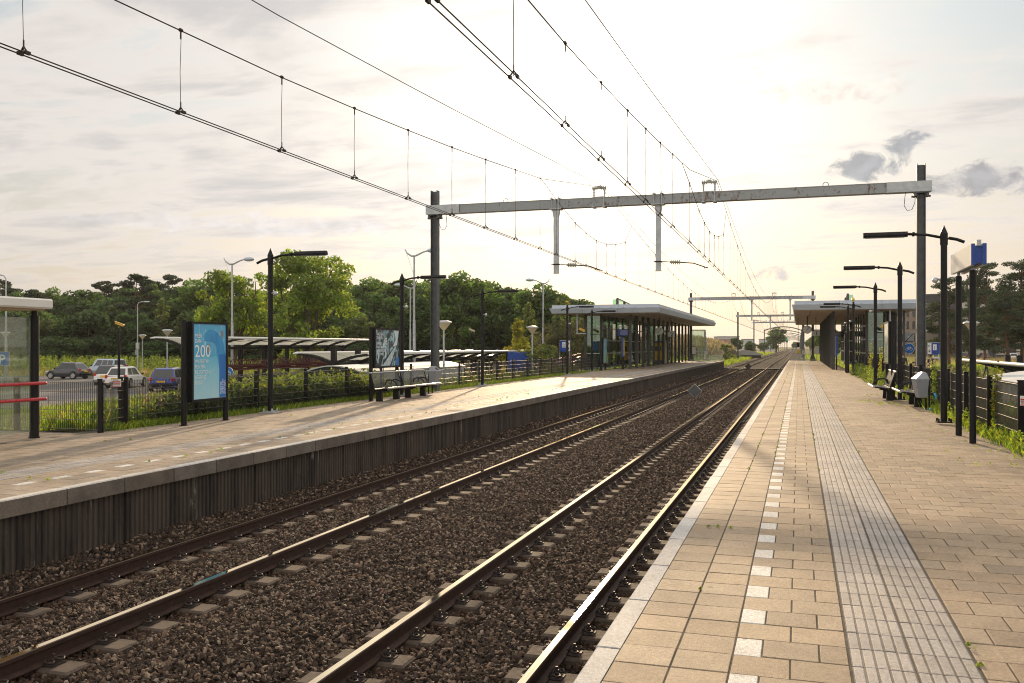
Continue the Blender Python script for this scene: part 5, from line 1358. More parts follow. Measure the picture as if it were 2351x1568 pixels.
# ------------------------------------------------------------------ cars
def car(loc, rz, label, L_, W_, H_, paint, hatch=.0, van=False, plate='', hood=.26, group=None, roof=None):
    """local +x forward, wheels on z=0"""
    t_ = thing('parked_car', label, 'car', loc, rz, group); P_ = M[paint]
    h = L_/2; w_ = W_/2; zb = .84 if not van else .98; zl = .20
    fx = h-L_*hood                                  # base of the windscreen
    st = [(-h, .42, .66, .80), (-h+.06, .30, zb-.10, .90), (-h+.25, zl, zb-.01, .97), (-h*.45, zl, zb, 1.0), (0, zl, zb-.01, 1.0), (fx-.10, zl, zb-.02, 1.0),
          (fx+.25, zl, zb-.05, .985), (h-.35, zl+.02, zb-.18, .94), (h-.10, .26, zb-.28, .84), (h, .36, .54, .70)]
    if van: st[0] = (-h, .38, .86, .93)
    mb = MB(); vs = []
    for x, z0, z1, k in st:
        ww = w_*k; m_ = (z0+z1)/2
        vs += [(x, -ww*.90, z0), (x, -ww, z0+.10), (x, -ww, m_+.04), (x, -ww*.96, z1-.03), (x, -ww*.86, z1), (x, 0, z1+.02), (x, ww*.86, z1), (x, ww*.96, z1-.03), (x, ww, m_+.04), (x, ww, z0+.10), (x, ww*.90, z0)]
    n_ = 11; fs = [(i*n_+k, i*n_+(k+1)%n_, (i+1)*n_+(k+1)%n_, (i+1)*n_+k) for i in range(len(st)-1) for k in range(n_)]
    fs += [tuple(range(n_)), tuple(reversed(range((len(st)-1)*n_, len(st)*n_)))]
    mb.add(vs, fs)
    body = mb.build('body', P_, t_, smooth=True)
    # cabin: belt ring, shoulder, roof ring
    rb = -h+.13; rt = -h+(.58 if not van else .24); ft = fx-.66 if not van else fx-.45
    wb, wt = w_*.91, w_*.68; zr = H_-.05
    Bq = [(rb, -wb, zb-.03), (fx, -wb, zb-.05), (fx, wb, zb-.05), (rb, wb, zb-.03)]
    Tq = [(rt, -wt, zr-.04), (ft, -wt, zr-.02), (ft, wt, zr-.02), (rt, wt, zr-.04)]
    Tm = [(rt+.16, -wt*.72, zr+.01), (ft-.12, -wt*.72, zr+.03), (ft-.12, wt*.72, zr+.03), (rt+.16, wt*.72, zr+.01)]
    mb = MB(); mb.add(Bq+Tq+Tm, [(k, (k+1)%4, 4+(k+1)%4, 4+k) for k in range(4)]+[(4+k, 4+(k+1)%4, 8+(k+1)%4, 8+k) for k in range(4)]+[(8,9,10,11)])
    mb.build('cabin', M[roof] if roof else P_, t_)
    def win(a, b_, c_, d_, nm, off):
        mb = MB(); o = Vector(off)
        mb.add([tuple(Vector(q)+o) for q in (a, b_, c_, d_)], [(0,1,2,3)]); mb.build(nm, M['dark_glass'], t_)
    lp = lambda A, B_, u: tuple(A[i]+(B_[i]-A[i])*u for i in range(3))
    def quad_on(b0, b1, t0, t1, u0, u1, v0, v1): 
        f_ = lambda u, v: lp(lp(b0, b1, u), lp(t0, t1, u), v)
        return f_(u0, v0), f_(u1, v0), f_(u1, v1), f_(u0, v1)
    for s_, (b0, b1, t0, t1) in ((-1, (Bq[0], Bq[1], Tq[0], Tq[1])), (1, (Bq[3], Bq[2], Tq[3], Tq[2]))):
        cuts = ((.10, .40), (.43, .88)) if not van else ((.05, .30), (.33, .58), (.61, .90))
        for u0, u1 in cuts: win(*quad_on(b0, b1, t0, t1, u0, u1, .14, .90), 'side_window', (0, s_*.006, .002))
    win(*quad_on(Bq[0], Bq[3], Tq[0], Tq[3], .08, .92, .12, .90), 'rear_window', (-.006, 0, .003))
    win(*quad_on(Bq[1], Bq[2], Tq[1], Tq[2], .06, .94, .10, .93), 'windscreen', (.006, 0, .004))
    # wheels
    for x in (-h+.62, h-.70):
        for s_ in (-1, 1):
            mb = MB(); y = s_*(w_-.075)
            mb.lathe([(.20, -.085), (.275, -.09), (.295, -.06), (.295, .06), (.275, .09), (.20, .085)], (0,0,0), 20)
            mb.v = [(x+a, y+c, .295+b_) for a, b_, c in mb.v]
            wh = mb.build('wheel', M['rubber'], t_, smooth=True)
            mb = MB(); ys = y+s_*.078
            mb.cyl((x, y-s_*.05, .295), (x, y+s_*.055, .295), .205, n=18)
            mb.build('rim_well', M['mast'], wh)
            mb = MB()
            for k in range(6):
                a = k*PI/3; mb.cbox((x+.105*math.cos(a), ys, .295+.105*math.sin(a)), (.19, .015, .075), Matrix.Rotation(-a, 3, 'Y'))
            mb.tube([(x+.19*math.cos(a), ys, .295+.19*math.sin(a)) for a in np.linspace(0, 2*PI, 19)[:-1]], .018, 5, closed=True)
            mb.build('rim', M['rim'], wh)
            mb = MB(); mb.disc((x, s_*(w_+.002), .34), .355, (0, s_, 0), 20); mb.build('wheel_arch', M['black_dark'], t_)
            wh.location = (0, s_*.03, 0)
    for s_ in (-1, 1):
        mb = MB(); zt = .80 if not van else .95; mb.cbox((-h+.07, s_*w_*.80, zt-.03), (.12, w_*.22, .26 if not van else .42), Matrix.Rotation(R(-s_*18), 3, 'Z'), .03); mb.build('tail_light', M['tail'], t_)
        mb = MB(); mb.cbox((h-.20, s_*w_*.68, .62), (.24, w_*.34, .15), Matrix.Rotation(R(-s_*22), 3, 'Z'), .04); mb.build('headlight', M['headl'], t_)
        mb = MB(); mb.cbox((fx-.22, s_*(w_+.06), zb+.08), (.10, .16, .12), None, .03); mb.build('mirror', M['black'], t_)
        mb = MB(); mb.box(.02, .16, s_*w_-.008+s_*.004, s_*w_+.008+s_*.004, zb-.16, zb-.13); mb.build('door_handle', M['black'], t_)
    mb = MB(); mb.cbox((-h+.03, 0, .42), (.16, W_*.88, .16), None, .04); mb.build('bumper', M['black'] if paint != 'car_white' else P_, t_)
    mb = MB(); mb.box(-h-.062, -h-.052, -.26, .26, .585, .70); pl = mb.build('number_plate', M['plate'], t_)
    if plate: text('lettering', plate, .10, M['black_dark'], pl, (-h-.064, .235, .605), (R(90), 0, R(-90)), sx_=.9)
    return t_
PK = ZG+.02
car((-60.2, 63.4, PK), R(187), 'dark grey small hatchback parked at the left end of the row', 3.45, 1.62, 1.46, 'car_grey', plate='')
car((-61.0, 69.0, PK), R(168), 'silver blue high roofed van parked behind the dark hatchback', 4.0, 1.68, 1.68, 'car_silver', van=True, hood=.20)
car((-48.8, 55.9, PK), R(112), 'white car with a black roof half hidden behind the white hatchback', 3.9, 1.70, 1.46, 'car_white', roof='car_dark')
car((-44.0, 51.6, PK), R(108), 'white five door hatchback with a yellow plate by the black camera pole', 3.6, 1.58, 1.46, 'car_white', plate='24-SF-PK')
car((-37.9, 48.4, PK), R(112), 'dark blue small car behind the tall blue poster', 3.8, 1.68, 1.50, 'car_blue', plate='')

# ------------------------------------------------------------------ bicycles, racks
def bicycle():
    t_ = thing('bicycle', 'black city bicycle standing in the upper tray at the left end of the rack', 'bicycle', (0,0,0))
    for x in (-.53, .55):
        mb = MB(); mb.tube([(x+.335*math.cos(a), 0, .345+.335*math.sin(a)) for a in np.linspace(0, 2*PI, 21)[:-1]], .018, 5, closed=True); wh = mb.build('wheel', M['rubber'], t_, recalc=False)
        mb = MB()
        for k in range(8):
            a = k*PI/8; mb.cyl((x-.33*math.cos(a), 0, .345-.33*math.sin(a)), (x+.33*math.cos(a), 0, .345+.33*math.sin(a)), .0025, n=3, caps=False)
        mb.cyl((x, -.04, .345), (x, .04, .345), .025, n=6); mb.build('spokes', M['galv'], wh, recalc=False)
        mb = MB(); mb.tube([(x+.365*math.cos(a), 0, .345+.365*math.sin(a)) for a in np.linspace(R(20), R(175), 9)], .014, 4); mb.build('mudguard', M['black'], t_, recalc=False)
    mb = MB(); bb = (-.08, 0, .30); sd = (-.22, 0, .88); hd = (.36, 0, .90); hl = (.40, 0, .74)
    for a, b_ in ((bb, sd), (bb, hl), (sd, hl), ((-.53, 0, .345), bb), ((-.53, 0, .345), (-.19, 0, .74)), (hd, (.40, 0, .70)), ((.40, 0, .70), (.55, 0, .345))): mb.cyl(a, b_, .017, n=6)
    mb.build('frame', M['black'], t_, recalc=False)
    mb = MB(); mb.tube([(.20, -.28, 1.02), (.30, -.26, 1.05), (.34, -.1, 1.02), (.35, 0, .98), (.34, .1, 1.02), (.30, .26, 1.05), (.20, .28, 1.02)], .013, 5); mb.cyl((.36, 0, .88), (.35, 0, 1.0), .014, n=6); mb.build('handlebar', M['galv'], t_, recalc=False)
    mb = MB(); mb.prism([(-.40, -.10), (-.40, .10), (-.28, .09), (-.10, .02), (-.10, -.02), (-.28, -.09)], .93, .98, 'z'); mb.cyl((-.23, 0, .85), (-.24, 0, .93), .014, n=6); mb.build('saddle', M['black_dark'], t_)
    mb = MB(); mb.prism([(-.55, .29), (-.08, .22), (.02, .30), (-.06, .39), (-.55, .40)], -.05, -.03, 'y'); mb.build('chain_case', M['black_dark'], t_)
    mb = MB(); mb.box(-.78, -.36, -.07, .07, .735, .75); mb.tube([(-.70, .05, .735), (-.55, .05, .36)], .008, 4); mb.build('carrier', M['black'], t_, recalc=False)
    return t_
bk = bicycle(); bk.location = (-33.4, 44.2, ZG+1.47); bk.rotation_euler = (0, R(-6), R(150))
r2 = random.Random(3)
for k in range(34):
    b_ = dup(bk, (-31.7+r2.uniform(-.15, .15), 43.6+k*.50+r2.uniform(-.1, .1), ZG+.01), R(180 if k % 2 else 0)+r2.uniform(-.15, .15), 'bicycle parked in the lower row of the dark red two tier rack', 'bicycles under the red rack')
    b_.rotation_euler[0] = r2.uniform(-.08, .08); b_.rotation_euler[1] = 0
for k in range(9):
    b_ = dup(bk, (-21.0+r2.uniform(-.1, .1), 53.5+k*.75+r2.uniform(-.15, .15), ZG+.01), R(180 if k % 2 else 0)+r2.uniform(-.2, .2), 'bicycle parked under the low gull wing canopy', 'bicycles under the low canopy'); b_.rotation_euler[1] = 0
t_ = thing('bicycle_rack', 'dark red two tier bicycle rack below the long left canopy', 'bike rack', (-31.7, 43.0, ZG))
for k in range(44):
    y = .3+k*.40; mb = MB()
    mb.tube([(-.95, y, 1.72), (-.2, y, 1.60), (.55, y, 1.62), (.95, y, 1.70)], .028, 5)
    mb.tube([(.95, y, 1.70), (1.05, y, 1.85), (.95, y, 2.02), (.78, y+.03, 2.08), (.62, y+.05, 1.95), (.58, y+.04, 1.66)], .020, 5)
    mb.tube([(-.3, y+.05, 1.62), (-.2, y+.06, 1.92), (0, y+.05, 1.98), (.1, y+.05, 1.64)], .018, 5)
    mb.build('tray', M['dark_red'], t_, recalc=False)
for k in range(7):
    mb = MB(); mb.box(-.05, .05, k*2.85-.05, k*2.85+.05, 0, 1.56); mb.box(-.8, .8, k*2.85-.04, k*2.85+.04, 1.50, 1.58); mb.build('frame_post', M['dark_red'], t_)
for x in (-.7, .75):
    mb = MB(); mb.box(x-.04, x+.04, 0, 17.7, 1.44, 1.499); mb.build('rail', M['dark_red'], t_)

# ------------------------------------------------------------------ gull-wing bicycle canopies
def canopy(loc, L_, label, hv=2.05, ht=2.55, w_=2.0, bay=2.45, ptop=.62, tube_m='white_paint'):
    t_ = thing('bicycle_canopy', label, 'canopy', loc)
    n_ = int(round(L_/bay)); bay = L_/n_
    def prof(u): return hv+(ht-hv)*(1-(1-u)**2.1)      # u 0 valley .. 1 outer edge
    for k in range(n_+1):
        y = k*bay; mb = MB(); mb.box(-.11, .11, y-.11, y+.11, 0, hv+ptop); mb.build('post', M['black'], t_)
        for s_ in (-1, 1):
            mb = MB(); N_ = 8; vs = []
            for i in range(N_+1):
                u = .05+.95*i/N_; z = prof(u); d_ = .20-.13*u
                vs += [(s_*w_*u, y-.035, z-.02), (s_*w_*u, y+.035, z-.02), (s_*w_*u, y+.035, z-.02-d_), (s_*w_*u, y-.035, z-.02-d_)]
            fs = [(4*i+k2, 4*i+(k2+1)%4, 4*i+4+(k2+1)%4, 4*i+4+k2) for i in range(N_) for k2 in range(4)]+[(0,1,2,3), (4*N_+3, 4*N_+2, 4*N_+1, 4*N_)]
            mb.add(vs, fs); mb.build('rib', M['black'], t_)
    mb = MB(); mb.box(-.16, -.112, -.1, L_+.1, hv-.16, hv-.02); mb.box(.112, .16, -.1, L_+.1, hv-.16, hv-.02); mb.build('valley_beam', M['black'], t_)
    for s_ in (-1, 1):
        mb = MB(); mb.tube([(s_*w_*1.0, -.35, ht-.02), (s_*w_, 0, ht), (s_*w_, L_, ht), (s_*w_, L_+.35, ht-.02)], [.03, .075, .075, .03], 10); mb.build('edge_tube', M[tube_m], t_, smooth=True)
        for k in range(n_):
            mb = MB(); N_ = 8; vs = []
            for i in range(N_+1):
                u = .08+.90*i/N_; z = prof(u)
                vs += [(s_*w_*u, k*bay+.04, z+.012), (s_*w_*u, (k+1)*bay-.04, z+.012)]
            mb.add(vs, [(2*i, 2*i+1, 2*i+3, 2*i+2) for i in range(N_)]); mb.build('roof_sheet', M['canopy_sheet'], t_, smooth=True, recalc=False)
            mb = MB()
            for i in (3, 6):
                u = .08+.90*i/8; mb.tube([(s_*w_*u, k*bay+.04, prof(u)), (s_*w_*u, (k+1)*bay-.04, prof(u))], .013, 4)
            mb.tube([(s_*w_*.25, k*bay+.05, prof(.25)-.03), (s_*w_*.9, (k+1)*bay-.05, prof(.9)-.03)], .010, 4); mb.tube([(s_*w_*.9, k*bay+.05, prof(.9)-.03), (s_*w_*.25, (k+1)*bay-.05, prof(.25)-.03)], .010, 4)
            mb.build('bracing', M['black'], t_, recalc=False)
    return t_
canopy((-32.5, 42.7, ZG), 18.5, 'long gull wing canopy over the red bicycle rack, the higher one', 2.82, 3.30, 2.0, 2.64, .62)
canopy((-20.8, 38.2, ZG), 24.5, 'lower gull wing bicycle canopy with sunlit edge in front of the higher one', 2.08, 2.50, 1.95, 2.45, .60)
canopy((-26.6, 66, ZG), 22, 'third bicycle canopy low behind the yellow leaved tree', 1.9, 2.2, 1.9, 2.45, .4)
canopy((9.4, 24.0, ZG), 24.0, 'bicycle canopy with pale edge on the lower ground right of the near platform', 1.80, 2.17, 1.9, 2.45, .62)
# curved-roof bicycle stores
M['corr_white'] = mat('corrugated_white', (.60, .62, .62), .5, 0, .08, 3); M['roof_pale'] = mat('pale_roof', (.50, .52, .52), .55, 0, .12, 2)
def store(loc, w_, L_, he, hr, label):
    t_ = thing('bicycle_store', label, 'shed', loc); N_ = 12
    pr = [(-w_/2+w_*i/N_, he+(hr-he)*math.sin(PI*i/N_)) for i in range(N_+1)]
    mb = MB(); mb.prism([(-w_/2, 0), (w_/2, 0)]+pr[::-1], .04, .10, 'y'); mb.build('end_wall', M['black_dark'], t_)
    mb = MB(); mb.prism([(-w_/2, 0), (w_/2, 0)]+pr[::-1], L_-.10, L_-.04, 'y'); mb.build('end_wall', M['black_dark'], t_)
    mb = MB(); top = [(a*1.03, b_+.05) for a, b_ in pr]; vs = []
    poly = [(a*1.03, b_) for a, b_ in pr]+top[::-1]; mb.prism(poly, 0, L_, 'y'); mb.build('roof', M['roof_pale'], t_)
    for s_ in (-1, 1):
        mb = MB(); pts = []; y = .10
        while y < L_-.16: pts += [(s_*(w_/2), y), (s_*(w_/2), y+.06), (s_*(w_/2-.035), y+.08), (s_*(w_/2-.035), y+.12)]; y += .14
        n_ = len(pts); mb.add([(a, b_, 0) for a, b_ in pts]+[(a, b_, he) for a, b_ in pts], [(i, i+1, n_+i+1, n_+i) for i in range(n_-1)]); mb.build('side_wall', M['corr_white'], t_, recalc=False)
store((-18.7, 34.2, ZG), 2.6, 12.5, 1.72, 1.98, 'low black ended bicycle store with ribbed white side behind the far fence')
store((6.35, 14.0, ZG), 2.7, 14.3, 1.92, 2.12, 'low pale roofed bicycle store behind the near platform fence')

# ------------------------------------------------------------------ lamps of the forecourt
def swan_lamp(loc, rz, h, label):
    t_ = thing('street_lamp', label, 'street lamp', loc, rz, None)
    mb = MB(); mb.cyl((0,0,0), (0,0,h*.55), .095, .075, 12); mb.cyl((0,0,h*.55), (0,0,h), .055, .05, 12); mb.build('pole', M['galv'], t_, smooth=True)
    mb = MB(); mb.tube([(-.52, 0, h+.42), (-.40, 0, h+.20), (-.15, 0, h+.04), (.1, 0, h+.06), (.5, 0, h+.25), (.78, 0, h+.33)], [.02, .04, .055, .055, .045, .04], 8)
    mb.tube([(-.47, 0, h+.35), (-.05, 0, h-.9)], .008, 4); mb.build('arm', M['galv'], t_, smooth=True)
    mb = MB(); mb.sphere((1.05, 0, h+.33), .30, 14, (1.15, .8, .45)); mb.build('lamp_head', M['alu'], t_, smooth=True)
def cone_lamp(loc, h, label, bright=True):
    t_ = thing('cone_lamp', label, 'street lamp', loc, 0, None)
    mb = MB(); mb.cyl((0,0,0), (0,0,h*.3), .065, .06, 12); mb.cyl((0,0,h*.3), (0,0,h-.40), .052, .045, 12); mb.build('pole', M['galv'], t_, smooth=True)
    mb = MB(); mb.lathe([(.05, h-.42), (.10, h-.39), (.34, h-.08), (.355, h-.055)], (0,0,0), 20); sh_ = mb.build('lamp_shade', M['lamp_bowl'], t_, smooth=True)
    mb = MB(); mb.lathe([(.36, h-.056), (.395, h-.05), (.36, h+.0), (.18, h+.05), (.001, h+.06)], (0,0,0), 20); mb.build('cap', M['galv'], t_, smooth=True)
m, n, out = new_mat('lamp_bowl'); d = n.n('ShaderNodeBsdfDiffuse'); d.inputs[0].default_value = (.85, .80, .68, 1); tl = n.n('ShaderNodeBsdfTranslucent'); tl.inputs[0].default_value = (.95, .88, .70, 1)
mx = n.n('ShaderNodeMixShader'); mx.inputs[0].default_value = .65; n.link(d.outputs[0], mx.inputs[1]); n.link(tl.outputs[0], mx.inputs[2]); n.link(mx.outputs[0], out.inputs[0]); M['lamp_bowl'] = m
def goose_lamp(loc, rz, h, label, double=False, box=False):
    t_ = thing('street_lamp', label, 'street lamp', loc, rz, None)
    mb = MB(); mb.cyl((0,0,0), (0,0,h*.4), .085, .08, 12); mb.cyl((0,0,h*.4), (0,0,h-.6), .06, .05, 12)
    if not double: mb.tube([(0,0,h-.62), (0,0,h-.3), (.12,0,h-.08), (.4,0,h), (.8,0,h)], .045, 8)
    else: mb.tube([(-.7,0,h), (0,0,h-.12), (.7,0,h)], .04, 8); mb.cyl((0,0,h-.62), (0,0,h-.1), .05, n=10)
    mb.build('pole', M['galv'], t_, smooth=True)
    for s_ in ((1, -1) if double else (1,)):
        mb = MB(); mb.sphere((s_*1.0, 0, h+.02), .26, 10, (1.4, .6, .35)); mb.build('lamp_head', M['alu'], t_, smooth=True)
    if box:
        mb = MB(); mb.box(-.16, .16, -.1, .1, 2.5, 3.2); mb.box(-.18, -.061, -.12, .12, 1.9, 2.45); mb.build('switch_box', M['galv'], t_)
def atd(px, d):
    """point at forward distance d below picture column px (survey helper, world coordinates)"""
    t0 = (px-1175.5)/2089; c_, s_ = math.cos(YAW), math.sin(YAW)
    return d*(t0*c_-s_), d*(t0*s_+c_)
def P3(px, d, z=ZG): x, y = atd(px, d); return (x, y, z)
swan_lamp(P3(533, 55), R(12), 7.75, 'tall silver lamp with a swan neck arm left of the largest tree')
swan_lamp(P3(951, 50), R(12), 7.75, 'taller silver lamp with a swan neck arm behind the gantry mast')
swan_lamp(P3(942, 78), R(195), 7.75, 'silver swan neck lamp turned left close behind the taller one')
swan_lamp(P3(1247, 72), R(197), 7.75, 'silver swan neck lamp turned left before the round topped trees')
goose_lamp(P3(14, 62), R(200), 7.7, 'curved top street lamp behind the glass shelter')
goose_lamp(P3(316, 98), R(15), 7.6, 'curved top lamp with a grey switch box beyond the parked cars', box=True)
goose_lamp(P3(147, 152), R(15), 6.2, 'double headed lamp at the edge of the wood', True)
goose_lamp(P3(123, 190), R(195), 5.2, 'single headed lamp left of the double headed lamp')
goose_lamp(P3(196, 140), R(15), 2.6, 'very low curved lamp above the silver van')
cone_lamp(P3(1019, 45), 4.05, 'conical lamp right of the gantry mast')
cone_lamp(P3(1222, 57), 4.05, 'conical lamp beside the yellow leaved young tree')
cone_lamp(P3(384, 68), 4.05, 'conical lamp seen left above the blue poster')
cone_lamp(P3(327, 98), 4.05, 'conical lamp standing right of the curved top lamp with the box')
cone_lamp(P3(12, 76), 4.0, 'conical lamp seen through the shelter glass')
cone_lamp(P3(162, 168), 3.9, 'distant conical lamp against the dark wood behind the double lamp')
cone_lamp(P3(406, 150), 3.9, 'distant conical lamp left of the blue poster edge')
cone_lamp(P3(2230, 46), 4.05, 'conical lamp behind the station name board posts')
cone_lamp(P3(2116, 66), 4.0, 'conical lamp half hidden by the right gantry mast')
cone_lamp(P3(1338-60, 120), 3.9, 'small conical lamp far behind the lamp posts of the far platform')
def cctv_pole(loc, h, rz, label, hm):
    t_ = thing('camera_pole', label, 'camera pole', loc, rz)
    mb = MB(); mb.cyl((0,0,0), (0,0,h-.9), .075, n=12); mb.cyl((0,0,h-.9), (0,0,h), .055, n=12); mb.build('pole', M['black'], t_, smooth=True)
    mb = MB(); mb.cyl((0,0,h), (0,0,h+.1), .02, n=6); mb.cbox((.05, 0, h+.20), (.52, .17, .13), Matrix.Rotation(R(20), 3, 'Y'), .02); mb.cbox((.03, 0, h+.285), (.58, .20, .02), Matrix.Rotation(R(20), 3, 'Y')); mb.build('box_camera', M[hm], t_)
    mb = MB(); mb.cbox((-.2, 0, h+.28), (.03, .12, .09), Matrix.Rotation(R(20), 3, 'Y')); mb.build('camera_window', M['black_dark'], t_)
cctv_pole(P3(273, 54.6), 3.95, R(20), 'black pole with a yellow camera in front of the white hatchback', 'orange_lamp')
cctv_pole(P3(1082, 72), 3.9, R(20), 'thin dark pole with a beige camera between the conical lamps', 'beige_cam')
# ------------------------------------------------------------------ traffic and wayfinding signs
def disc_bike_symbol(mb, cx, cz, s, y):
    for x in (-.5, .5): mb.tube([(cx+s*(x+.34*math.cos(a)), y, cz+s*(-.12+.34*math.sin(a))) for a in np.linspace(0, 2*PI, 15)[:-1]], s*.045, 4, closed=True)
    L_ = [((-.5, -.12), (-.18, .38)), ((-.18, .38), (.42, .34)), ((-.5, -.12), (0, -.16)), ((0, -.16), (-.22, .50)), ((0, -.16), (.40, .34)), ((.5, -.12), (.38, .52)), ((.38, .52), (.2, .55)), ((-.34, .50), (-.12, .52))]
    for a, b_ in L_: mb.tube([(cx+s*a[0], y, cz+s*a[1]), (cx+s*b_[0], y, cz+s*b_[1])], s*.045, 4)
def cycle_sign(loc, rz, zc_, r_, label, extra=False):
    t_ = thing('cycle_sign', label, 'traffic sign', loc, rz)
    mb = MB(); mb.cyl((0, .04, 0), (0, .04, zc_+r_), .03, n=8); mb.build('post', M['galv'], t_)
    mb = MB(); mb.cyl((0, -.012, zc_), (0, .008, zc_), r_, n=28); mb.build('disc', M['white_plate'], t_)
    mb = MB(); mb.disc((0, -.0145, zc_), r_*.95, (0, -1, 0), 28); mb.build('blue_face', M['blue_lt'], t_)
    mb = MB(); disc_bike_symbol(mb, 0, zc_-.02, r_*.72, -.018); mb.build('bicycle_symbol', M['white_plate'], t_, recalc=False)
    if extra:
        z = zc_+r_+.05; mb = MB(); mb.box(-r_*.9, r_*.9, -.012, .008, z, z+2.0*r_); p_ = mb.build('end_of_zone_plate', M['galv'], t_)
        mb = MB(); mb.tube([(-r_*.8, -.016, z+.1*r_), (r_*.8, -.016, z+1.8*r_)], .025, 4); mb.build('black_bar', M['black_dark'], p_)
        text('lettering', 'P', r_*1.1, M['white_plate'], p_, (-.12, -.014, z+.5*r_), (R(90), 0, 0)); mb = MB(); mb.box(-r_*.8, r_*.8, -.014, -.0125, z+.1*r_, z+.3*r_); mb.build('small_print', M['mast'], p_)
cycle_sign(P3(522, 47), R(25), 1.15+.20+.10+.02, .30, 'round blue cycle sign directly right of the tall blue poster')
cycle_sign(P3(1020, 70), R(20), 1.22, .33, 'small round blue cycle sign right of the gantry mast foot')
cycle_sign(P3(2087, 75), R(-15), 1.15+1.55-.05, .42, 'round blue cycle sign below a grey zone plate on the right', True)
t_ = thing('parking_sign', 'blue parking sign with a white P on the lamp pole at the left edge', 'traffic sign', P3(10, 60, 0), R(26))
mb = MB(); mb.box(-.48, .36, -.16, -.13, .40, 1.32); mb.build('plate', M['white_plate'], t_)
mb = MB(); mb.box(-.46, .34, -.165, -.1605, .42, 1.30); mb.build('blue_face', M['blue_lt'], t_)
text('lettering', 'P', .85, M['white_plate'], t_, (-.30, -.170, .54), (R(90), 0, 0), bold=.012)
t_ = thing('parking_sign', 'tiny blue parking sign before the dark building on the right', 'traffic sign', P3(2312, 150, ZG), R(-30))
mb = MB(); mb.cyl((0, .05, 0), (0, .05, 3.3), .04, n=6); mb.build('post', M['galv'], t_)
mb = MB(); mb.box(-.35, .35, -.02, .02, 2.3, 3.3); mb.build('plate', M['blue_lt'], t_); text('lettering', 'P', .8, M['white_plate'], t_, (-.2, -.025, 2.5), (R(90), 0, 0))
def way_sign(loc, rz, zc_, digit, arrow, label):
    t_ = thing('direction_sign', label, 'sign', loc, rz); s_ = 1 if arrow == 'r' else -1
    mb = MB(); mb.box(-.72, .72, -.07, .07, zc_-.45, zc_+.45); mb.build('panel', M['blue'], t_)
    mb = MB(); mb.box(-.74, .74, -.08, .08, zc_+.4505, zc_+.49); mb.build('cap', M['galv'], t_)
    mb = MB(); a, b_ = sorted((s_*.24, s_*.70)); mb.box(a, b_, -.0745, -.0705, zc_-.43, zc_+.43); wp = mb.build('white_field', M['white_plate'], t_)
    cx = s_*.47; mb = MB(); mb.box(cx-.13, cx+.13, -.079, -.076, zc_+.19, zc_+.24)
    for q in (-1, 1): mb.cbox((cx+s_*.08, -.0775, zc_+.215+q*.055), (.16, .003, .045), Matrix.Rotation(R(45*q*s_), 3, 'Y'))
    mb.tube([(cx+.10*math.cos(u), -.078, zc_-.18+.10*math.sin(u)) for u in np.linspace(0, 2*PI, 13)[:-1]], .018, 4, closed=True); mb.box(cx-.08, cx+.08, -.079, -.076, zc_-.24, zc_-.16)
    mb.build('arrow', M['navy'], wp); t_.scale = (.52, 1, .86)
    mb = MB(); a, b_ = sorted((-s_*.38, s_*.06)); mb.box(a, b_, -.0745, -.0705, zc_-.12, zc_+.34); nf = mb.build('number_field', M['white_plate'], t_)
    text('digit', digit, .42, M['navy'], nf, ((a+b_)/2, -.078, zc_-.08), (R(90), 0, 0), 'CENTER', bold=.01)
    mb = MB(); mb.box(-s_*.70-.03, -s_*.70+.03, .071, .13, 0, zc_+.3); mb.box(s_*.70-.03, s_*.70+.03, .071, .13, 0, zc_+.3); mb.build('post', M['galv'], t_)
way_sign(P3(1297, 66, ZG), R(22), 3.3, '2', 'r', 'blue direction sign with a white 2 and an arrow pointing right')
way_sign(P3(2068+75, 62, ZG), R(-8), 3.1, '1', 'l', 'blue direction sign with a white 1 and an arrow pointing left')
t_ = thing('information_board', 'plain blue board between two black posts by the yellow leaved tree', 'board', P3(1192, 58, ZG), R(18))
mb = MB(); mb.box(-.72, .72, -.06, .06, .62, 2.45); mb.build('panel', M['blue'], t_)
for x in (-.80, .80):
    mb = MB(); mb.box(x-.06, x+.06, -.07, .07, 0, 2.5); mb.build('post', M['black'], t_)
# silver barrier rails far behind the canopies
for px, d, L_, lab in ((330, 120, 12, 'low silver barrier rail behind the parked cars'), (600, 88, 26, 'long silver barrier rail behind the bicycle racks'), (60, 150, 22, 'low silver barrier rail left, before the wood')):
    x, y = atd(px, d); ramp_rail(lab, [(x+.90*(L_/8)*k, y+.35*(L_/8)*k, ZG) for k in range(9)], M['galv'], (1.0, .66, .33))
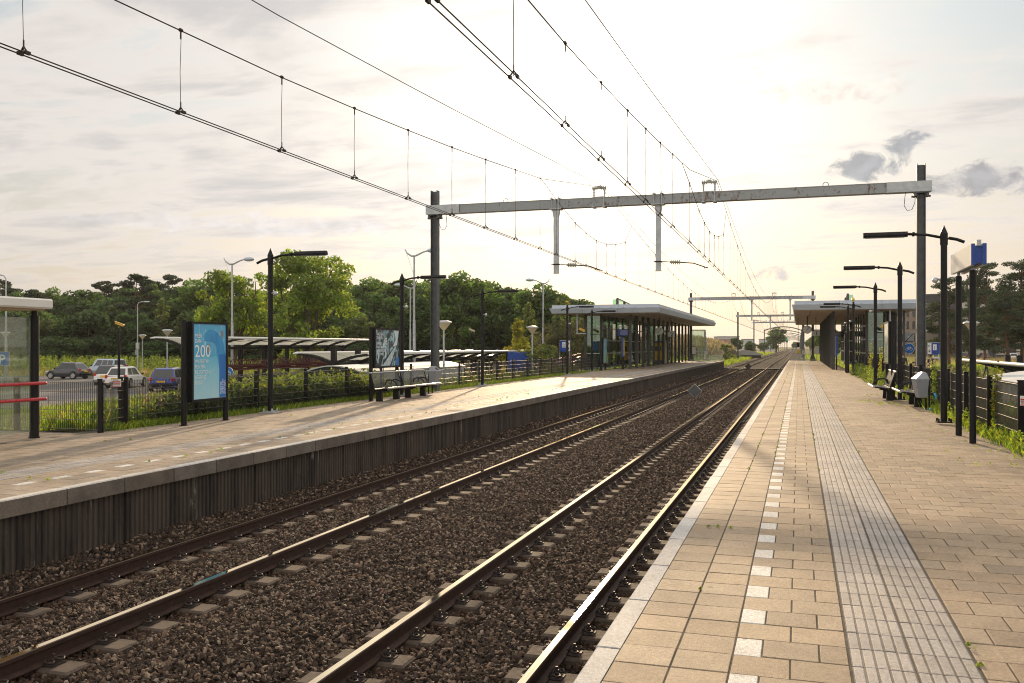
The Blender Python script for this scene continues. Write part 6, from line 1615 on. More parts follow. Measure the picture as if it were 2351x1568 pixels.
# ------------------------------------------------------------------ foliage meshes
def poly_mesh(name, V, tint, m):
    """V: (n, k, 3) polygons; tint: (n, 3) per-face colour factors"""
    n_, k = V.shape[:2]; me = D.meshes.new(name)
    me.vertices.add(n_*k); me.vertices.foreach_set('co', V.astype(np.float32).ravel())
    me.loops.add(n_*k); me.loops.foreach_set('vertex_index', np.arange(n_*k, dtype=np.int32))
    me.polygons.add(n_); me.polygons.foreach_set('loop_start', np.arange(0, n_*k, k, dtype=np.int32))
    a = me.attributes.new('tint', 'FLOAT_COLOR', 'FACE')
    a.data.foreach_set('color', np.concatenate([tint, np.ones((n_, 1))], 1).astype(np.float32).ravel())
    me.materials.append(m); me.update(); me.validate(); return me
def unit(v): return v/np.maximum(np.linalg.norm(v, axis=1, keepdims=True), 1e-6)
def leaf_quads(C, size, rng, up=.0, slim=.6, droop=0.):
    n_ = len(C); nr = unit(rng.normal(size=(n_, 3))+np.array([0, 0, up])); a = unit(np.cross(nr, rng.normal(size=(n_, 3)))); b_ = np.cross(nr, a)
    s_ = (size*rng.uniform(.6, 1.35, n_))[:, None]
    a = a*s_; b_ = b_*s_*slim
    return np.stack([C-a, C-b_*1.0+a*.1, C+a, C+b_+a*.1], 1)
def tints(n_, rng, lo=.62, hi=1.35, warm=.12, clump=None):
    v = rng.uniform(lo, hi, n_)
    if clump is not None: v = v*clump
    w_ = rng.uniform(-warm, warm, n_)
    return np.stack([v*(1+w_*1.6), v, v*(1-w_)], 1)
def blob_cloud(blobs, n_, rng, shell=.55):
    """blobs: list of (centre, radii); returns points and the clump factor of each"""
    vol = np.array([b_[1][0]*b_[1][1] for b_ in blobs]); idx = rng.choice(len(blobs), n_, p=vol/vol.sum())
    c = np.array([b_[0] for b_ in blobs])[idx]; r = np.array([b_[1] for b_ in blobs])[idx]
    d_ = unit(rng.normal(size=(n_, 3))); q = rng.uniform(shell**3, 1.12, n_)**(1/3)
    cf = rng.uniform(.62, 1.28, len(blobs))[idx]
    return c+d_*r*q[:, None], cf
def limb(mb, p0, p1, r0, r1, rng, n_=4, wob=.12):
    p0 = np.array(p0, float); p1 = np.array(p1, float); L_ = np.linalg.norm(p1-p0); pts = []
    for i in range(n_+1):
        u = i/n_; q = p0+(p1-p0)*u+(rng.normal(size=3)*wob*L_*.25 if 0 < i < n_ else 0); q[2] += .10*L_*math.sin(u*PI)*.3; pts.append(tuple(q))
    mb.tube(pts, [r0+(r1-r0)*i/n_ for i in range(n_+1)], 6, caps=False)
LM = {'dark': leaf_mat('leaf_dark', (.048, .088, .026), .40, (.14, .25, .045)),
      'oak': leaf_mat('leaf_oak', (.066, .114, .027), .45, (.20, .33, .05)),
      'walnut': leaf_mat('leaf_walnut', (.125, .180, .030), .52, (.38, .50, .05)),
      'birch': leaf_mat('leaf_birch', (.12, .16, .055), .45, (.30, .36, .07)),
      'young': leaf_mat('leaf_young', (.16, .17, .02), .5, (.46, .44, .03)),
      'pine': leaf_mat('needle', (.034, .056, .028), .28, (.09, .13, .04)),
      'willow': leaf_mat('leaf_willow', (.085, .095, .045), .4, (.18, .18, .06)),
      'grass': leaf_mat('grass_blade', (.10, .135, .022), .5, (.26, .31, .03)),
      'lush': leaf_mat('lush_grass', (.15, .235, .022), .52, (.46, .58, .04)),
      'dry': leaf_mat('dry_grass', (.26, .21, .09), .45, (.42, .33, .13)),
      'weed': leaf_mat('tall_weed', (.125, .18, .032), .5, (.36, .45, .05)),
      'ivy': leaf_mat('ivy_leaf', (.045, .070, .024), .3, (.12, .16, .03)),
      'plume': leaf_mat('reed_plume', (.42, .33, .20), .5, (.58, .46, .28)),
      'heather': leaf_mat('seed_head', (.30, .24, .16), .5, (.5, .42, .3))}
def tree_meshes(seed, kind, H_, rx, leaf, N_, lm, base=.30, trunk_r=.22, nb=36, shell=.5, slim=.6, bark='bark'):
    rng = np.random.default_rng(seed); blobs = []
    mb = MB(); 
    if kind == 'broad':
        cz = H_*(base+1)/2; rz = H_*(1-base)/2
        for i in range(nb):
            d_ = unit(rng.normal(size=(1, 3)))[0]; q = rng.uniform(.25, .86)**.7*(1-.22*max(0, d_[2])**3)
            c = np.array([0, 0, cz])+d_*np.array([rx, rx, rz])*q
            w_ = 1-.35*abs(c[2]-cz)/rz; r = rx*rng.uniform(.22, .40)*w_; blobs.append((c, np.array([r, r, r*.78])))
        top = (rng.normal()*.2, rng.normal()*.2, H_*.72)
        limb(mb, (0,0,-.2), top, trunk_r, trunk_r*.28, rng, 6, .06)
        for b_ in blobs[::2]:
            z0 = H_*rng.uniform(base*.8, .55); limb(mb, (0, 0, z0), b_[0], trunk_r*.42, trunk_r*.08, rng, 4, .2)
    elif kind == 'multi':
        cz = H_*(base+1)/2; rz = H_*(1-base)/2
        for i in range(nb):
            d_ = unit(rng.normal(size=(1, 3)))[0]; q = rng.uniform(.2, 1.0)**.6
            c = np.array([0, 0, cz])+d_*np.array([rx, rx, rz])*q; r = rx*rng.uniform(.12, .30); blobs.append((c, np.array([r*1.1, r*1.1, r*.7])))
        for s_ in range(4):
            a = s_*1.7+rng.uniform(0, 1); tip = (rx*.55*math.cos(a), rx*.55*math.sin(a), H_*rng.uniform(.62, .86))
            limb(mb, (.12*math.cos(a), .12*math.sin(a), -.2), tip, trunk_r, trunk_r*.2, rng, 7, .10)
        for b_ in blobs[::2]:
            c = b_[0]; limb(mb, (c[0]*.35, c[1]*.35, max(H_*.15, c[2]-H_*.22)), c, trunk_r*.30, trunk_r*.05, rng, 4, .25)
    elif kind == 'pine':
        limb(mb, (0,0,-.2), (rng.normal()*.4, rng.normal()*.4, H_*.93), trunk_r, trunk_r*.25, rng, 7, .05)
        for i in range(nb):
            u = i/nb; z = H_*(base+(1-base)*u**.85); a = rng.uniform(0, 2*PI); L_ = rx*(1.05-.72*u**1.5)*rng.uniform(.35, 1.0)
            c = np.array([L_*math.cos(a), L_*math.sin(a), z+L_*.12]); r = rx*rng.uniform(.22, .38)*(1-.35*u); blobs.append((c, np.array([r, r, r*.36])))
            limb(mb, (0, 0, z-.2), c, trunk_r*.28, trunk_r*.06, rng, 4, .22)
    elif kind == 'cone':
        for i in range(nb):
            u = (i+.5)/nb; z = H_*(base+(1-base)*u); a = rng.uniform(0, 2*PI); L_ = rx*(1-u)**.7*rng.uniform(.1, .85)
            c = np.array([L_*math.cos(a), L_*math.sin(a), z]); r = rx*rng.uniform(.25, .42)*(1-.6*u); blobs.append((c, np.array([r, r, r*1.1])))
            if i % 2: limb(mb, (0, 0, max(.1, z-H_*.12)), c, trunk_r*.3, trunk_r*.06, rng, 3, .2)
        limb(mb, (0,0,-.2), (0, 0, H_*.92), trunk_r, trunk_r*.15, rng, 6, .05)
    C, cf = blob_cloud(blobs, N_, rng, shell)
    C = C[C[:, 2] > .05]; cf = cf[:len(C)]
    V = leaf_quads(C, leaf, rng, .25, slim)
    crown = poly_mesh('crown', V, tints(len(V), rng, .6, 1.35, .12, cf), LM[lm])
    me = mb.mesh('trunk', M[bark], smooth=True, recalc=False); me.name = 'trunk'
    return me, crown
PROTO = {}
for key, a in dict(oak=(1, 'broad', 16, 4.8, .27, 11000, 'oak', .12, .30, 54), oak2=(2, 'broad', 16, 5.2, .27, 11000, 'dark', .10, .32, 58), oak3=(3, 'broad', 16, 4.4, .26, 9500, 'dark', .14, .28, 46),
                   pine=(4, 'pine', 17, 4.4, .28, 7500, 'pine', .30, .26, 44, .2, .40, 'pinebark'), pine2=(5, 'pine', 17, 5.0, .28, 7000, 'pine', .40, .26, 36, .2, .40, 'pinebark'),
                   birch=(6, 'broad', 10, 2.6, .19, 4800, 'birch', .10, .12, 30), birch2=(7, 'cone', 10, 2.8, .19, 4600, 'birch', .08, .12, 26),
                   under=(8, 'broad', 8, 4.0, .26, 4200, 'dark', .02, .14, 26),
                   walnut=(9, 'multi', 14, 5.6, .21, 13000, 'walnut', .16, .26, 64, .1), walnut2=(10, 'multi', 13, 4.6, .21, 8500, 'walnut', .20, .26, 46, .1),
                   young=(11, 'cone', 5, 1.5, .095, 2600, 'young', .16, .06, 26, .1), young2=(12, 'broad', 4, 1.2, .10, 2000, 'birch', .1, .05, 18, .2),
                   willow=(13, 'multi', 6, 3.0, .14, 6500, 'willow', .06, .10, 48, .2, .3), bush=(14, 'broad', 3, 1.6, .12, 2600, 'birch', .0, .05, 20, .3),
                   rpine=(15, 'pine', 17, 5.4, .20, 19000, 'pine', .16, .28, 62, .15, .32, 'pinebark'), rpine2=(16, 'pine', 17, 5.8, .20, 18000, 'pine', .20, .28, 54, .15, .32, 'pinebark')).items():
    kw = {}
    names = ['seed', 'kind', 'H_', 'rx', 'leaf', 'N_', 'lm', 'base', 'trunk_r', 'nb', 'shell', 'slim', 'bark']
    kw = dict(zip(names, a))
    if key in ('pine', 'pine2', 'rpine', 'rpine2'): kw['shell'] = a[10]; kw['slim'] = a[11]; kw['bark'] = a[12]
    PROTO[key] = (tree_meshes(**kw), kw['H_'])
TR_ = random.Random(21)
def tree(key, px, d, ytop=None, H=None, label='', name='tree', cat='tree', group=None, wide=1.0, zb=ZG):
    (tm, cm), H0 = PROTO[key]
    if H is None: H = 1.68+(795-ytop)*d/2089-zb
    x, y = atd(px, d); s_ = H/H0
    t_ = thing(name, label, cat, (x, y, zb), TR_.uniform(0, 6.28), group); t_.scale = (s_*wide, s_*wide, s_)
    link('trunk', tm, t_); link('crown', cm, t_); return t_
sky_x = [-150, 0, 60, 140, 170, 210, 300, 330, 360, 430, 480, 560, 700, 800, 870, 940, 1020, 1070, 1110, 1160, 1240, 1290, 1350, 1400, 1440]
sky_y = [650, 655, 668, 656, 648, 664, 650, 652, 652, 630, 640, 660, 650, 642, 630, 640, 625, 618, 630, 655, 660, 672, 690, 720, 745]
px = -140
G1 = 'trees of the wood behind the car park'
while px < 1340:
    key = TR_.choice(['pine', 'oak2', 'oak', 'oak', 'pine2', 'oak3']) if px < 420 else TR_.choice(['oak', 'oak2', 'oak3', 'oak'])
    yt = float(np.interp(px, sky_x, sky_y))+TR_.uniform(-16, 2); d = TR_.uniform(160, 185)
    tree(key, px, d, yt, label='tall flat crowned pine in the dark wood behind the car park' if 'pine' in key else 'tall dark leafy tree in the dark wood behind the car park',
         name='pine_tree' if 'pine' in key else 'leafy_tree', group=G1, wide=TR_.uniform(.95, 1.25)); px += TR_.uniform(20, 32)
px = -120
while px < 1380:
    key = TR_.choice(['birch', 'birch2', 'under', 'oak', 'oak3']); d = TR_.uniform(132, 152)
    yt = (702 if px < 500 else 690 if px < 1000 else 712)+TR_.uniform(-22, 24)
    tree(key, px, d, yt, label={'birch': 'pale green birch at the front edge of the wood', 'birch2': 'slim pale green birch at the front edge of the wood', 'under': 'low dark bushy tree at the front edge of the wood', 'oak3': 'middle sized dark tree at the front edge of the wood', 'oak': 'middle sized leafy tree at the front edge of the wood'}[key],
         name='edge_tree', group='lower trees along the front of the wood', wide=TR_.uniform(1.0, 1.5)); px += TR_.uniform(38, 58)
px = -130
while px < 1400:
    tree('under', px, TR_.uniform(128, 138), 772+TR_.uniform(-10, 10), label='dark undergrowth bush at the foot of the wood', name='undergrowth_bush', cat='bush', group='undergrowth along the foot of the wood', wide=2.0); px += TR_.uniform(45, 62)
tree('pine2', 322, 150, 634, label='pine with a flat spreading crown standing out of the skyline above the curved top lamp', name='pine_tree', wide=1.1)
tree('walnut2', 540, 96, 588, label='yellow green open crowned tree behind the tall swan neck lamp', name='walnut_tree', wide=.85)
tree('walnut', 700, 92, 560, label='largest yellow green tree, rising behind the nearest far platform lamp', name='walnut_tree', wide=1.0)
tree('oak', 1068, 125, 607, label='big round crowned tree right of the gantry mast', name='leafy_tree', wide=1.25)
tree('oak2', 1150, 128, 650, label='broad dark tree between the gantry mast and the third far platform lamp', name='leafy_tree', wide=1.2)
tree('oak', 1240, 120, 637, label='round topped tree behind the left facing swan neck lamp', name='leafy_tree', wide=1.2)
tree('oak3', 1345, 165, 668, label='farther round topped tree above the far station roof', name='leafy_tree', wide=1.4)
tree('oak2', 960, 130, 640, label='dark leafy tree directly behind the two close swan neck lamps', name='leafy_tree', wide=1.2)
tree('young', 1188, 64, 733, label='small yellow leaved tree behind the plain blue board', name='young_tree', wide=1.15)
tree('young2', 1258, 66, 780, label='small pale green tree right of the tall swan neck lamp foot', name='young_tree')
tree('young2', 1232, 58, 788, label='low leafy shrub at the conical lamp beside the blue board', name='shrub', cat='shrub', wide=1.5)
tree('birch2', 1212, 86, 698, label='pale green tree rising behind the yellow leaved tree', name='birch_tree', wide=1.1)
tree('birch2', 1281, 84, 690, label='feathery pale green tree just left of the far station roof', name='birch_tree', wide=.9)
tree('willow', 1312, 80, 722, label='wide greyish bush left of the far station building', name='willow_bush', cat='bush', wide=1.1)
tree('willow', 1372, 84, 735, label='greyish bush behind the columns of the far station building', name='willow_bush', cat='bush', wide=1.0)
tree('bush', 1030, 62, 815, label='low bush under the sunlit canopy edge', name='shrub', cat='shrub')
tree('bush', 665, 100, 800, label='low bush behind the red bicycle rack', name='shrub', cat='shrub')
# right side
tree('rpine', 2180, 118, 642, label='dark pine behind the nearest near platform lamp post', name='pine_tree', wide=1.05)
tree('rpine2', 2262, 135, 606, label='pine with an open forked top behind the station name board', name='pine_tree', wide=.95)
tree('rpine', 2345, 120, 600, label='pine cut by the right edge of the picture', name='pine_tree', wide=1.1)
tree('rpine2', 2310, 112, 668, label='lower spreading pine between the name board and the picture edge', name='pine_tree', wide=1.15)
tree('rpine2', 2420, 110, 610, label='pine just outside the right edge', name='pine_tree', wide=1.1)
tree('bush', 2215, 85, 815, label='round green bush before the dark building on the right', name='shrub', cat='shrub', wide=.8)
tree('bush', 2192, 42, 826, label='dark round bush at the foot of the first pine trunk', name='shrub', cat='shrub', wide=1.0)
# along the line
for key, px, d, yt, w_, lab in (('oak', 1782, 385, 746, 1.5, 'big dusky tree left of the distant arched portals'), ('oak3', 1690, 262, 769, 1.3, 'dusky tree behind the third portal mast'), ('oak2', 1722, 270, 779, 1.3, 'small dusky tree right of the third portal mast'),
                          ('young2', 1667, 150, 786, 1.3, 'bright green bush at the end of the leaning guard rail'), ('oak2', 1752, 400, 784, 1.6, 'low tree left of the big dusky tree'), ('oak3', 1828, 620, 782, 1.8, 'far blue grey tree beside the vanishing rails'),
                          ('oak2', 1640, 230, 782, 1.0, 'small tree on the brown bank'), ('oak', 1606, 240, 776, .9, 'bushy tree on top of the brown bank')):
    tree(key, px, d, yt, label=lab, name='trackside_tree', wide=w_)
for k in range(7):
    tree(['oak', 'oak2', 'birch'][k % 3], 1908-k*8, 190+k*55, 742+k*5.5, label='dusky tree in the row right of the line beyond the near platform gate', name='row_tree', group='row of trees right of the line', wide=1.3)
for k in range(5): tree('oak2', 1985+k*45, 230+20*k, 770, label='low dark tree behind the near station building', name='row_tree', group='trees behind the near station building', wide=1.5)

# ------------------------------------------------------------------ grass, weeds, ivy
def blades(name, X, Y, Z, h, w_, lm, rng, lean=.35, lo=.6, hi=1.4):
    n_ = len(X); B = np.stack([X, Y, Z], 1); a = rng.uniform(0, 2*PI, n_); d_ = np.stack([np.cos(a), np.sin(a), np.zeros(n_)], 1)
    hh = (h*rng.uniform(.45, 1.25, n_))[:, None]; ln = unit(rng.normal(size=(n_, 3)))*lean*hh; ln[:, 2] = 0
    V = np.stack([B-d_*w_, B+d_*w_, B+d_*w_*.5+ln*.45+np.array([0,0,1])*hh*.6, B+ln+np.array([0,0,1])*hh], 1)
    o = link(name, poly_mesh(name, V, tints(n_, rng, lo, hi, .16), LM[lm])); o['kind'] = 'stuff'; return o
def rnd(n_, a, b_, rng): return rng.uniform(a, b_, n_)
g_ = np.random.default_rng(77)
def in_lot(X, Y):       # clear of the paved car park and road
    t0 = -(X+31)
    return (Y > np.interp(X, [-92, -66, -40, -31], [62.4, 66.6, 66.4, 66.4]))
# meadow beyond the car park
n_ = 42000; X = rnd(n_, -125, -24, g_); Y = rnd(n_, 62, 150, g_); k_ = in_lot(X, Y); X, Y = X[k_], Y[k_]
blades('grass', X, Y, np.full(len(X), ZG), .55, .045, 'dry', g_, .5)
n_ = 30000; X = rnd(n_, -125, -24, g_); Y = rnd(n_, 62, 150, g_); k_ = in_lot(X, Y); X, Y = X[k_], Y[k_]
blades('grass', X, Y, np.full(len(X), ZG), .50, .045, 'grass', g_, .5)
# tall bright weeds before the wood
def weed_bank(name, cx, cy, h, rng, per=46, r=.42, lm='weed', leaf=.085, zb=ZG):
    n_ = len(cx); idx = np.repeat(np.arange(n_), per); u = rng.uniform(0, 1, n_*per)**.8
    a = rng.uniform(0, 2*PI, n_*per); rad = r*(1-u)**.8*rng.uniform(.2, 1, n_*per)*h[idx]
    C = np.stack([cx[idx]+rad*np.cos(a), cy[idx]+rad*np.sin(a), (zb if np.isscalar(zb) else zb[idx])+u*h[idx]], 1)
    V = leaf_quads(C, leaf, rng, .2, .45)
    o = link(name, poly_mesh(name, V, tints(len(V), rng, .6, 1.35, .1, rng.uniform(.8, 1.2, n_)[idx]), LM[lm])); o['kind'] = 'stuff'; return o
n_ = 900; px_ = rnd(n_, -60, 560, g_); d_ = rnd(n_, 98, 125, g_); P_ = np.array([atd(a, b_) for a, b_ in zip(px_, d_)])
weed_bank('tall_weeds', P_[:, 0], P_[:, 1], g_.uniform(.9, 1.75, n_), g_, 40, .34, leaf=.13)
n_ = 260; px_ = rnd(n_, 480, 860, g_); d_ = rnd(n_, 84, 120, g_); P_ = np.array([atd(a, b_) for a, b_ in zip(px_, d_)])
weed_bank('tall_weeds', P_[:, 0], P_[:, 1], g_.uniform(.7, 1.4, n_), g_, 34, .34, leaf=.12)
# verge between the far fence and the road
n_ = 60000; X = rnd(n_, -34, -14.0, g_); Y = 15.3+(g_.uniform(0, 1, n_)**1.3)*32
k_ = (X > np.interp(Y, [15, 31, 40, 48], [-40, -31.2, -33.6, -35])) & ~((X > -21) & (Y > 33)); X, Y = X[k_], Y[k_]
Z = np.where(X > -17, np.interp(X, [-17, -15], [ZG, ZL]), ZG)
blades('grass', X, Y, Z, .34, .016, 'lush', g_, .5)
n_ = 2600; X = rnd(n_, -26, -14.0, g_); Y = rnd(n_, 15.5, 34, g_); Z = np.where(X > -17, np.interp(X, [-17, -15], [ZG, ZL]), ZG)
blades('grass', X, Y, Z, .6, .012, 'dry', g_, .4)
n_ = 16000; X = rnd(n_, -26, -15, g_); Y = rnd(n_, 32, 64, g_); Z = np.where(X > -17, np.interp(X, [-17, -15], [ZG, ZL]), ZG)
k_ = ~((X < -17.2) & (X > -20.2) & (Y < 47)); blades('grass', X[k_], Y[k_], Z[k_], .55, .020, 'grass', g_, .5)
# ivy and shrubs grown through the far fence
def ivy(name, n_, x0, x1, y0, y1, z0, zf, leaf, lm, rng):
    X = rnd(n_, x0, x1, rng); Y = rnd(n_, y0, y1, rng); top = zf(Y)*(1+.22*np.sin(Y*3.1)+.20*np.sin(Y*7.7+1)+.16*np.sin(Y*17.3+X*9)); Z = z0+rng.uniform(0, 1, n_)**.85*top
    C = np.stack([X, Y, Z], 1); V = leaf_quads(C, leaf, rng, .3, .75)
    o = link(name, poly_mesh(name, V, tints(n_, rng, .55, 1.5, .12), LM[lm])); o['kind'] = 'stuff'; return o
ivy('ivy', 26000, -14.6, -13.68, 16.9, 29.0, ZL-.1, lambda Y: np.interp(Y, [16.9, 17.8, 20, 28, 29], [.25, .55, .62, .55, .2]), .042, 'ivy', g_)
ivy('shrub_row', 13000, -15.2, -13.85, 19.0, 31.5, ZL+.0, lambda Y: np.interp(Y, [19, 20.5, 24, 29, 31.5], [.42, .68, .72, .66, .3]), .050, 'weed', g_)
ivy('shrub_row', 5200, -15.2, -13.8, 15.6, 19.5, ZL-.1, lambda Y: np.interp(Y, [15.6, 17, 19.5], [.25, .45, .45]), .045, 'weed', g_)
# edge grass in front of the far fence and along the near fence
n_ = 12000; X = rnd(n_, -13.72, -13.15, g_)+.0; Y = 15.4+g_.uniform(0, 1, n_)**1.4*48
X = np.where(g_.uniform(0, 1, n_) < np.interp(X, [-13.55, -13.35], [0, .96]), -13.72+.2*g_.uniform(0, 1, n_), X); blades('grass', X, Y, np.full(n_, ZL-.02), .16, .007, 'lush', g_, .6)
n_ = 26000; u = g_.uniform(0, 1, n_); Y = 13.5+g_.uniform(0, 1, n_)**1.5*50; X = 3.95-np.abs(g_.normal(size=n_))*.30
k_ = X > 3.12; blades('grass', X[k_], Y[k_], np.full(k_.sum(), -.03), .20, .006, 'lush', g_, .6)
n_ = 14000; Y = rnd(n_, 13.5, 62, g_); X = rnd(n_, 3.7, 4.9, g_); blades('grass', X, Y, np.full(n_, -.08), .40, .008, 'grass', g_, .5)
# leafy weeds on the near verge
def leafy(name, pts, lm, rng, leaf=.035, per=60):
    cx = np.array([p[0] for p in pts]); cy = np.array([p[1] for p in pts]); h = np.array([p[2] for p in pts])
    return weed_bank(name, cx, cy, h, rng, per, .45, lm, leaf, -.03)
leafy('verge_weeds', [(3.35+g_.uniform(-.15, .25), y, g_.uniform(.18, .45)) for y in np.arange(14.5, 36, .38)], 'lush', g_)
leafy('verge_weeds', [(3.25+g_.uniform(-.25, .25), y, g_.uniform(.35, .8)) for y in np.arange(38, 59, .30)], 'weed', g_, .05, 70)
ivy('ivy', 900, 3.46, 3.62, 18.9, 19.4, 0, lambda Y: np.full(len(Y), .95), .03, 'young', g_)
ivy('ivy', 700, 3.40, 3.62, 43, 44, 0, lambda Y: np.full(len(Y), 1.1), .035, 'young', g_)
ivy('ivy', 600, 3.40, 3.62, 49, 49.6, 0, lambda Y: np.full(len(Y), 1.2), .035, 'young', g_)
ivy('ivy', 500, 3.40, 3.60, 26.4, 26.9, .2, lambda Y: np.full(len(Y), .9), .03, 'weed', g_)
ivy('ivy', 1800, 3.9, 4.9, 14.5, 22, -.1, lambda Y: np.full(len(Y), .55), .04, 'weed', g_)
# small plants in the paving joints
pts = [(g_.uniform(-9.6, -9.0), g_.uniform(8, 50), g_.uniform(.02, .06)) for _ in range(46)]+[(g_.uniform(-13, -9), g_.uniform(8, 45), g_.uniform(.02, .05)) for _ in range(26)]
cx, cy, h = (np.array(q) for q in zip(*pts)); weed_bank('joint_weeds', cx, cy, h, g_, 22, 1.5, 'lush', .013, ZL)
pts = [(-.80, 8.6, .02), (-.72, 8.65, .02), (-.6, 8.62, .02), (.90, 5.6, .03), (.91, 5.3, .02), (-.65, 6.4, .012)]+[(g_.uniform(2.2, 3.2), g_.uniform(14, 34), g_.uniform(.02, .09)) for _ in range(36)]+[(g_.choice([-.645, -.343, .265, .9])+g_.uniform(-.01, .01), g_.uniform(12, 62), g_.uniform(.008, .03)) for _ in range(110)]+[(2.45+g_.uniform(-.3, .3), 28.2+g_.uniform(-.3, .3), .08) for _ in range(22)]+[(1.9+g_.uniform(-.3, .3), 29.3+g_.uniform(-.3, .3), .07) for _ in range(16)]
cx, cy, h = (np.array(q) for q in zip(*pts)); weed_bank('joint_weeds', cx, cy, h, g_, 26, 1.4, 'lush', .010, 0.0)
# grass along the line beyond the platforms
n_ = 30000; X = -9.9-24*g_.uniform(0, 1, n_)**1.3; Y = 113+g_.uniform(0, 1, n_)**1.4*270
blades('grass', X, Y, np.full(n_, ZG), .62, .055, 'lush', g_, .5)
n_ = 9000; X = rnd(n_, 1.4, 26, g_); Y = 113+g_.uniform(0, 1, n_)**1.3*220; blades('grass', X, Y, np.full(n_, ZG), .5, .05, 'lush', g_, .5)
n_ = 700; X = rnd(n_, -22, -11.6, g_); Y = 118+g_.uniform(0, 1, n_)**1.2*130; weed_bank('tall_weeds', X, Y, g_.uniform(.5, 1.3, n_), g_, 34, .5, leaf=.12)
n_ = 60; X = rnd(n_, -15.5, -12.4, g_); Y = rnd(n_, 128, 150, g_); weed_bank('yellow_flowers', X, Y, g_.uniform(.6, 1.1, n_), g_, 50, .5, 'young', .09)
n_ = 16000; X = rnd(n_, 14, 120, g_); Y = rnd(n_, 150, 262, g_); blades('grass', X, Y, np.full(n_, ZG), .7, .07, 'dry', g_, .5)
n_ = 9000; X = rnd(n_, 14, 120, g_); Y = rnd(n_, 235, 262, g_); blades('grass', X, Y, np.full(n_, ZG), 1.0, .07, 'lush', g_, .5)
n_ = 9000; X = rnd(n_, 5, 24, g_); Y = rnd(n_, 28, 100, g_); blades('grass', X, Y, np.full(n_, ZG), .5, .02, 'grass', g_, .5)
# feathery reeds and dry seed stalks
def stalks(name, pts, lm, rng, plume=.35, leaf=.03, per=60, label=None):
    t_ = thing(name, label, 'plant', (pts[0][0], pts[0][1], pts[0][3])); o = np.array([pts[0][0], pts[0][1], pts[0][3]])
    mb = MB(); Cs = []
    for x, y, h, zb in pts:
        p = np.array([x, y, zb])-o; tip = p+np.array([rng.normal()*.14*h*.4, rng.normal()*.14*h*.4, h]); mid = (p+tip)/2+rng.normal(size=3)*.03
        mb.tube([tuple(p), tuple(mid), tuple(tip)], .006, 4, caps=False)
        u = rng.uniform(0, 1, per); q = tip[None]-(tip-mid)[None]*u[:, None]*plume*2+rng.normal(size=(per, 3))*.045*(1-.5*(1-u))[:, None]; Cs.append(q)
    mb.build('stems', M['dry_stem'], t_, recalc=False)
    V = leaf_quads(np.concatenate(Cs), leaf, rng, 0, .4); link('plumes', poly_mesh('plumes', V, tints(len(V), rng, .6, 1.3, .06), LM[lm]), t_)
M['dry_stem'] = mat('dry_stem', (.20, .15, .08), .9, 0, .1)
def cluster(x, y, n_, r, h0, h1, zb): return [(x+g_.normal()*r, y+g_.normal()*r, g_.uniform(h0, h1), zb) for _ in range(n_)]
x, y = atd(2118, 38); stalks('reed_clump', cluster(x, y, 30, .42, 1.6, 2.3, ZG), 'plume', g_, .4, .045, 70, 'tall clump of pale feathery reeds left of the right gantry mast')
x, y = atd(2150, 36); stalks('reed_clump', cluster(x, y, 24, .35, 1.5, 2.3, ZG), 'plume', g_, .4, .04, 60, 'loose clump of pale reeds right of the right gantry mast')
x, y = atd(2216, 31); stalks('seed_head_plant', cluster(x, y, 26, .4, 1.4, 2.0, ZG), 'heather', g_, .3, .035, 50, 'dry brown seed head plant behind the name board posts')
x, y = atd(2268, 25.5); stalks('seed_head_plant', cluster(x, y, 24, .28, 1.5, 2.0, ZG), 'heather', g_, .3, .03, 50, 'dry brown seed head plant in front of the pale store roof')
x, y = atd(312, 21); stalks('seed_head_plant', cluster(x, y, 24, .5, .95, 1.75, ZG+.2), 'heather', g_, .35, .026, 34, 'dry brown stalks with pale seed heads behind the RIVA sign')
x, y = atd(378, 22); stalks('seed_head_plant', cluster(x, y, 26, .45, 1.0, 1.9, ZG+.2), 'heather', g_, .35, .026, 34, 'dry stalks with woolly seed heads in front of the blue car')
x, y = atd(150, 24); stalks('seed_head_plant', cluster(x, y, 16, .5, .8, 1.6, ZG), 'heather', g_, .35, .022, 24, 'thin dry stalks behind the fence right of the glass shelter')
# ------------------------------------------------------------------ distant buildings, bank, people
M['brick'] = mat('brown_brick', (.26, .205, .165), .85, 0, .14, 1.2); M['brick_dark'] = mat('dark_brick', (.055, .052, .060), .8, 0, .15, .8)
M['far_white'] = mat('far_white', (.50, .52, .55), .7, 0, .06, .3); M['roof_tile'] = mat('roof_tile', (.20, .11, .08), .8, 0, .2, 1)
M['window_dark'] = mat('window_dark', (.015, .016, .018), .15, 0, 0, spec=.7); M['window_pale'] = mat('window_pale', (.45, .42, .35), .2, 0, 0)
def block(loc, rz, L_, W_, H_, label, wall, floors, cols, wall2=None, win='window_dark', ww=.9, wh=1.7, name='apartment_building', sides=True):
    """L_ along local x, front faces -y"""
    t_ = thing(name, label, 'building', loc, rz); mb = MB(); mb.box(0, L_, 0, W_, 0, H_-.3); mb.build('walls', M[wall], t_)
    mb = MB(); mb.box(-.15, L_+.15, -.15, W_+.15, H_-.298, H_); mb.build('roof', M['mast'], t_)
    fh = (H_-1.0)/floors; nw = 0
    for f in range(floors):
        for c in range(cols):
            if nw >= 96: break
            x = (c+.5)*L_/cols; z = .9+f*fh
            mb = MB(); mb.box(x-ww/2, x+ww/2, -.04, .02, z, z+min(wh, fh-.5)); w_ = mb.build('window', M[win], t_); nw += 1
    if sides:
        mb = MB(); mb.box(-.06, -.003, -.05, W_+.05, 0, H_-.35); sw = mb.build('side_wall', M[wall2 or wall], t_)
    return t_
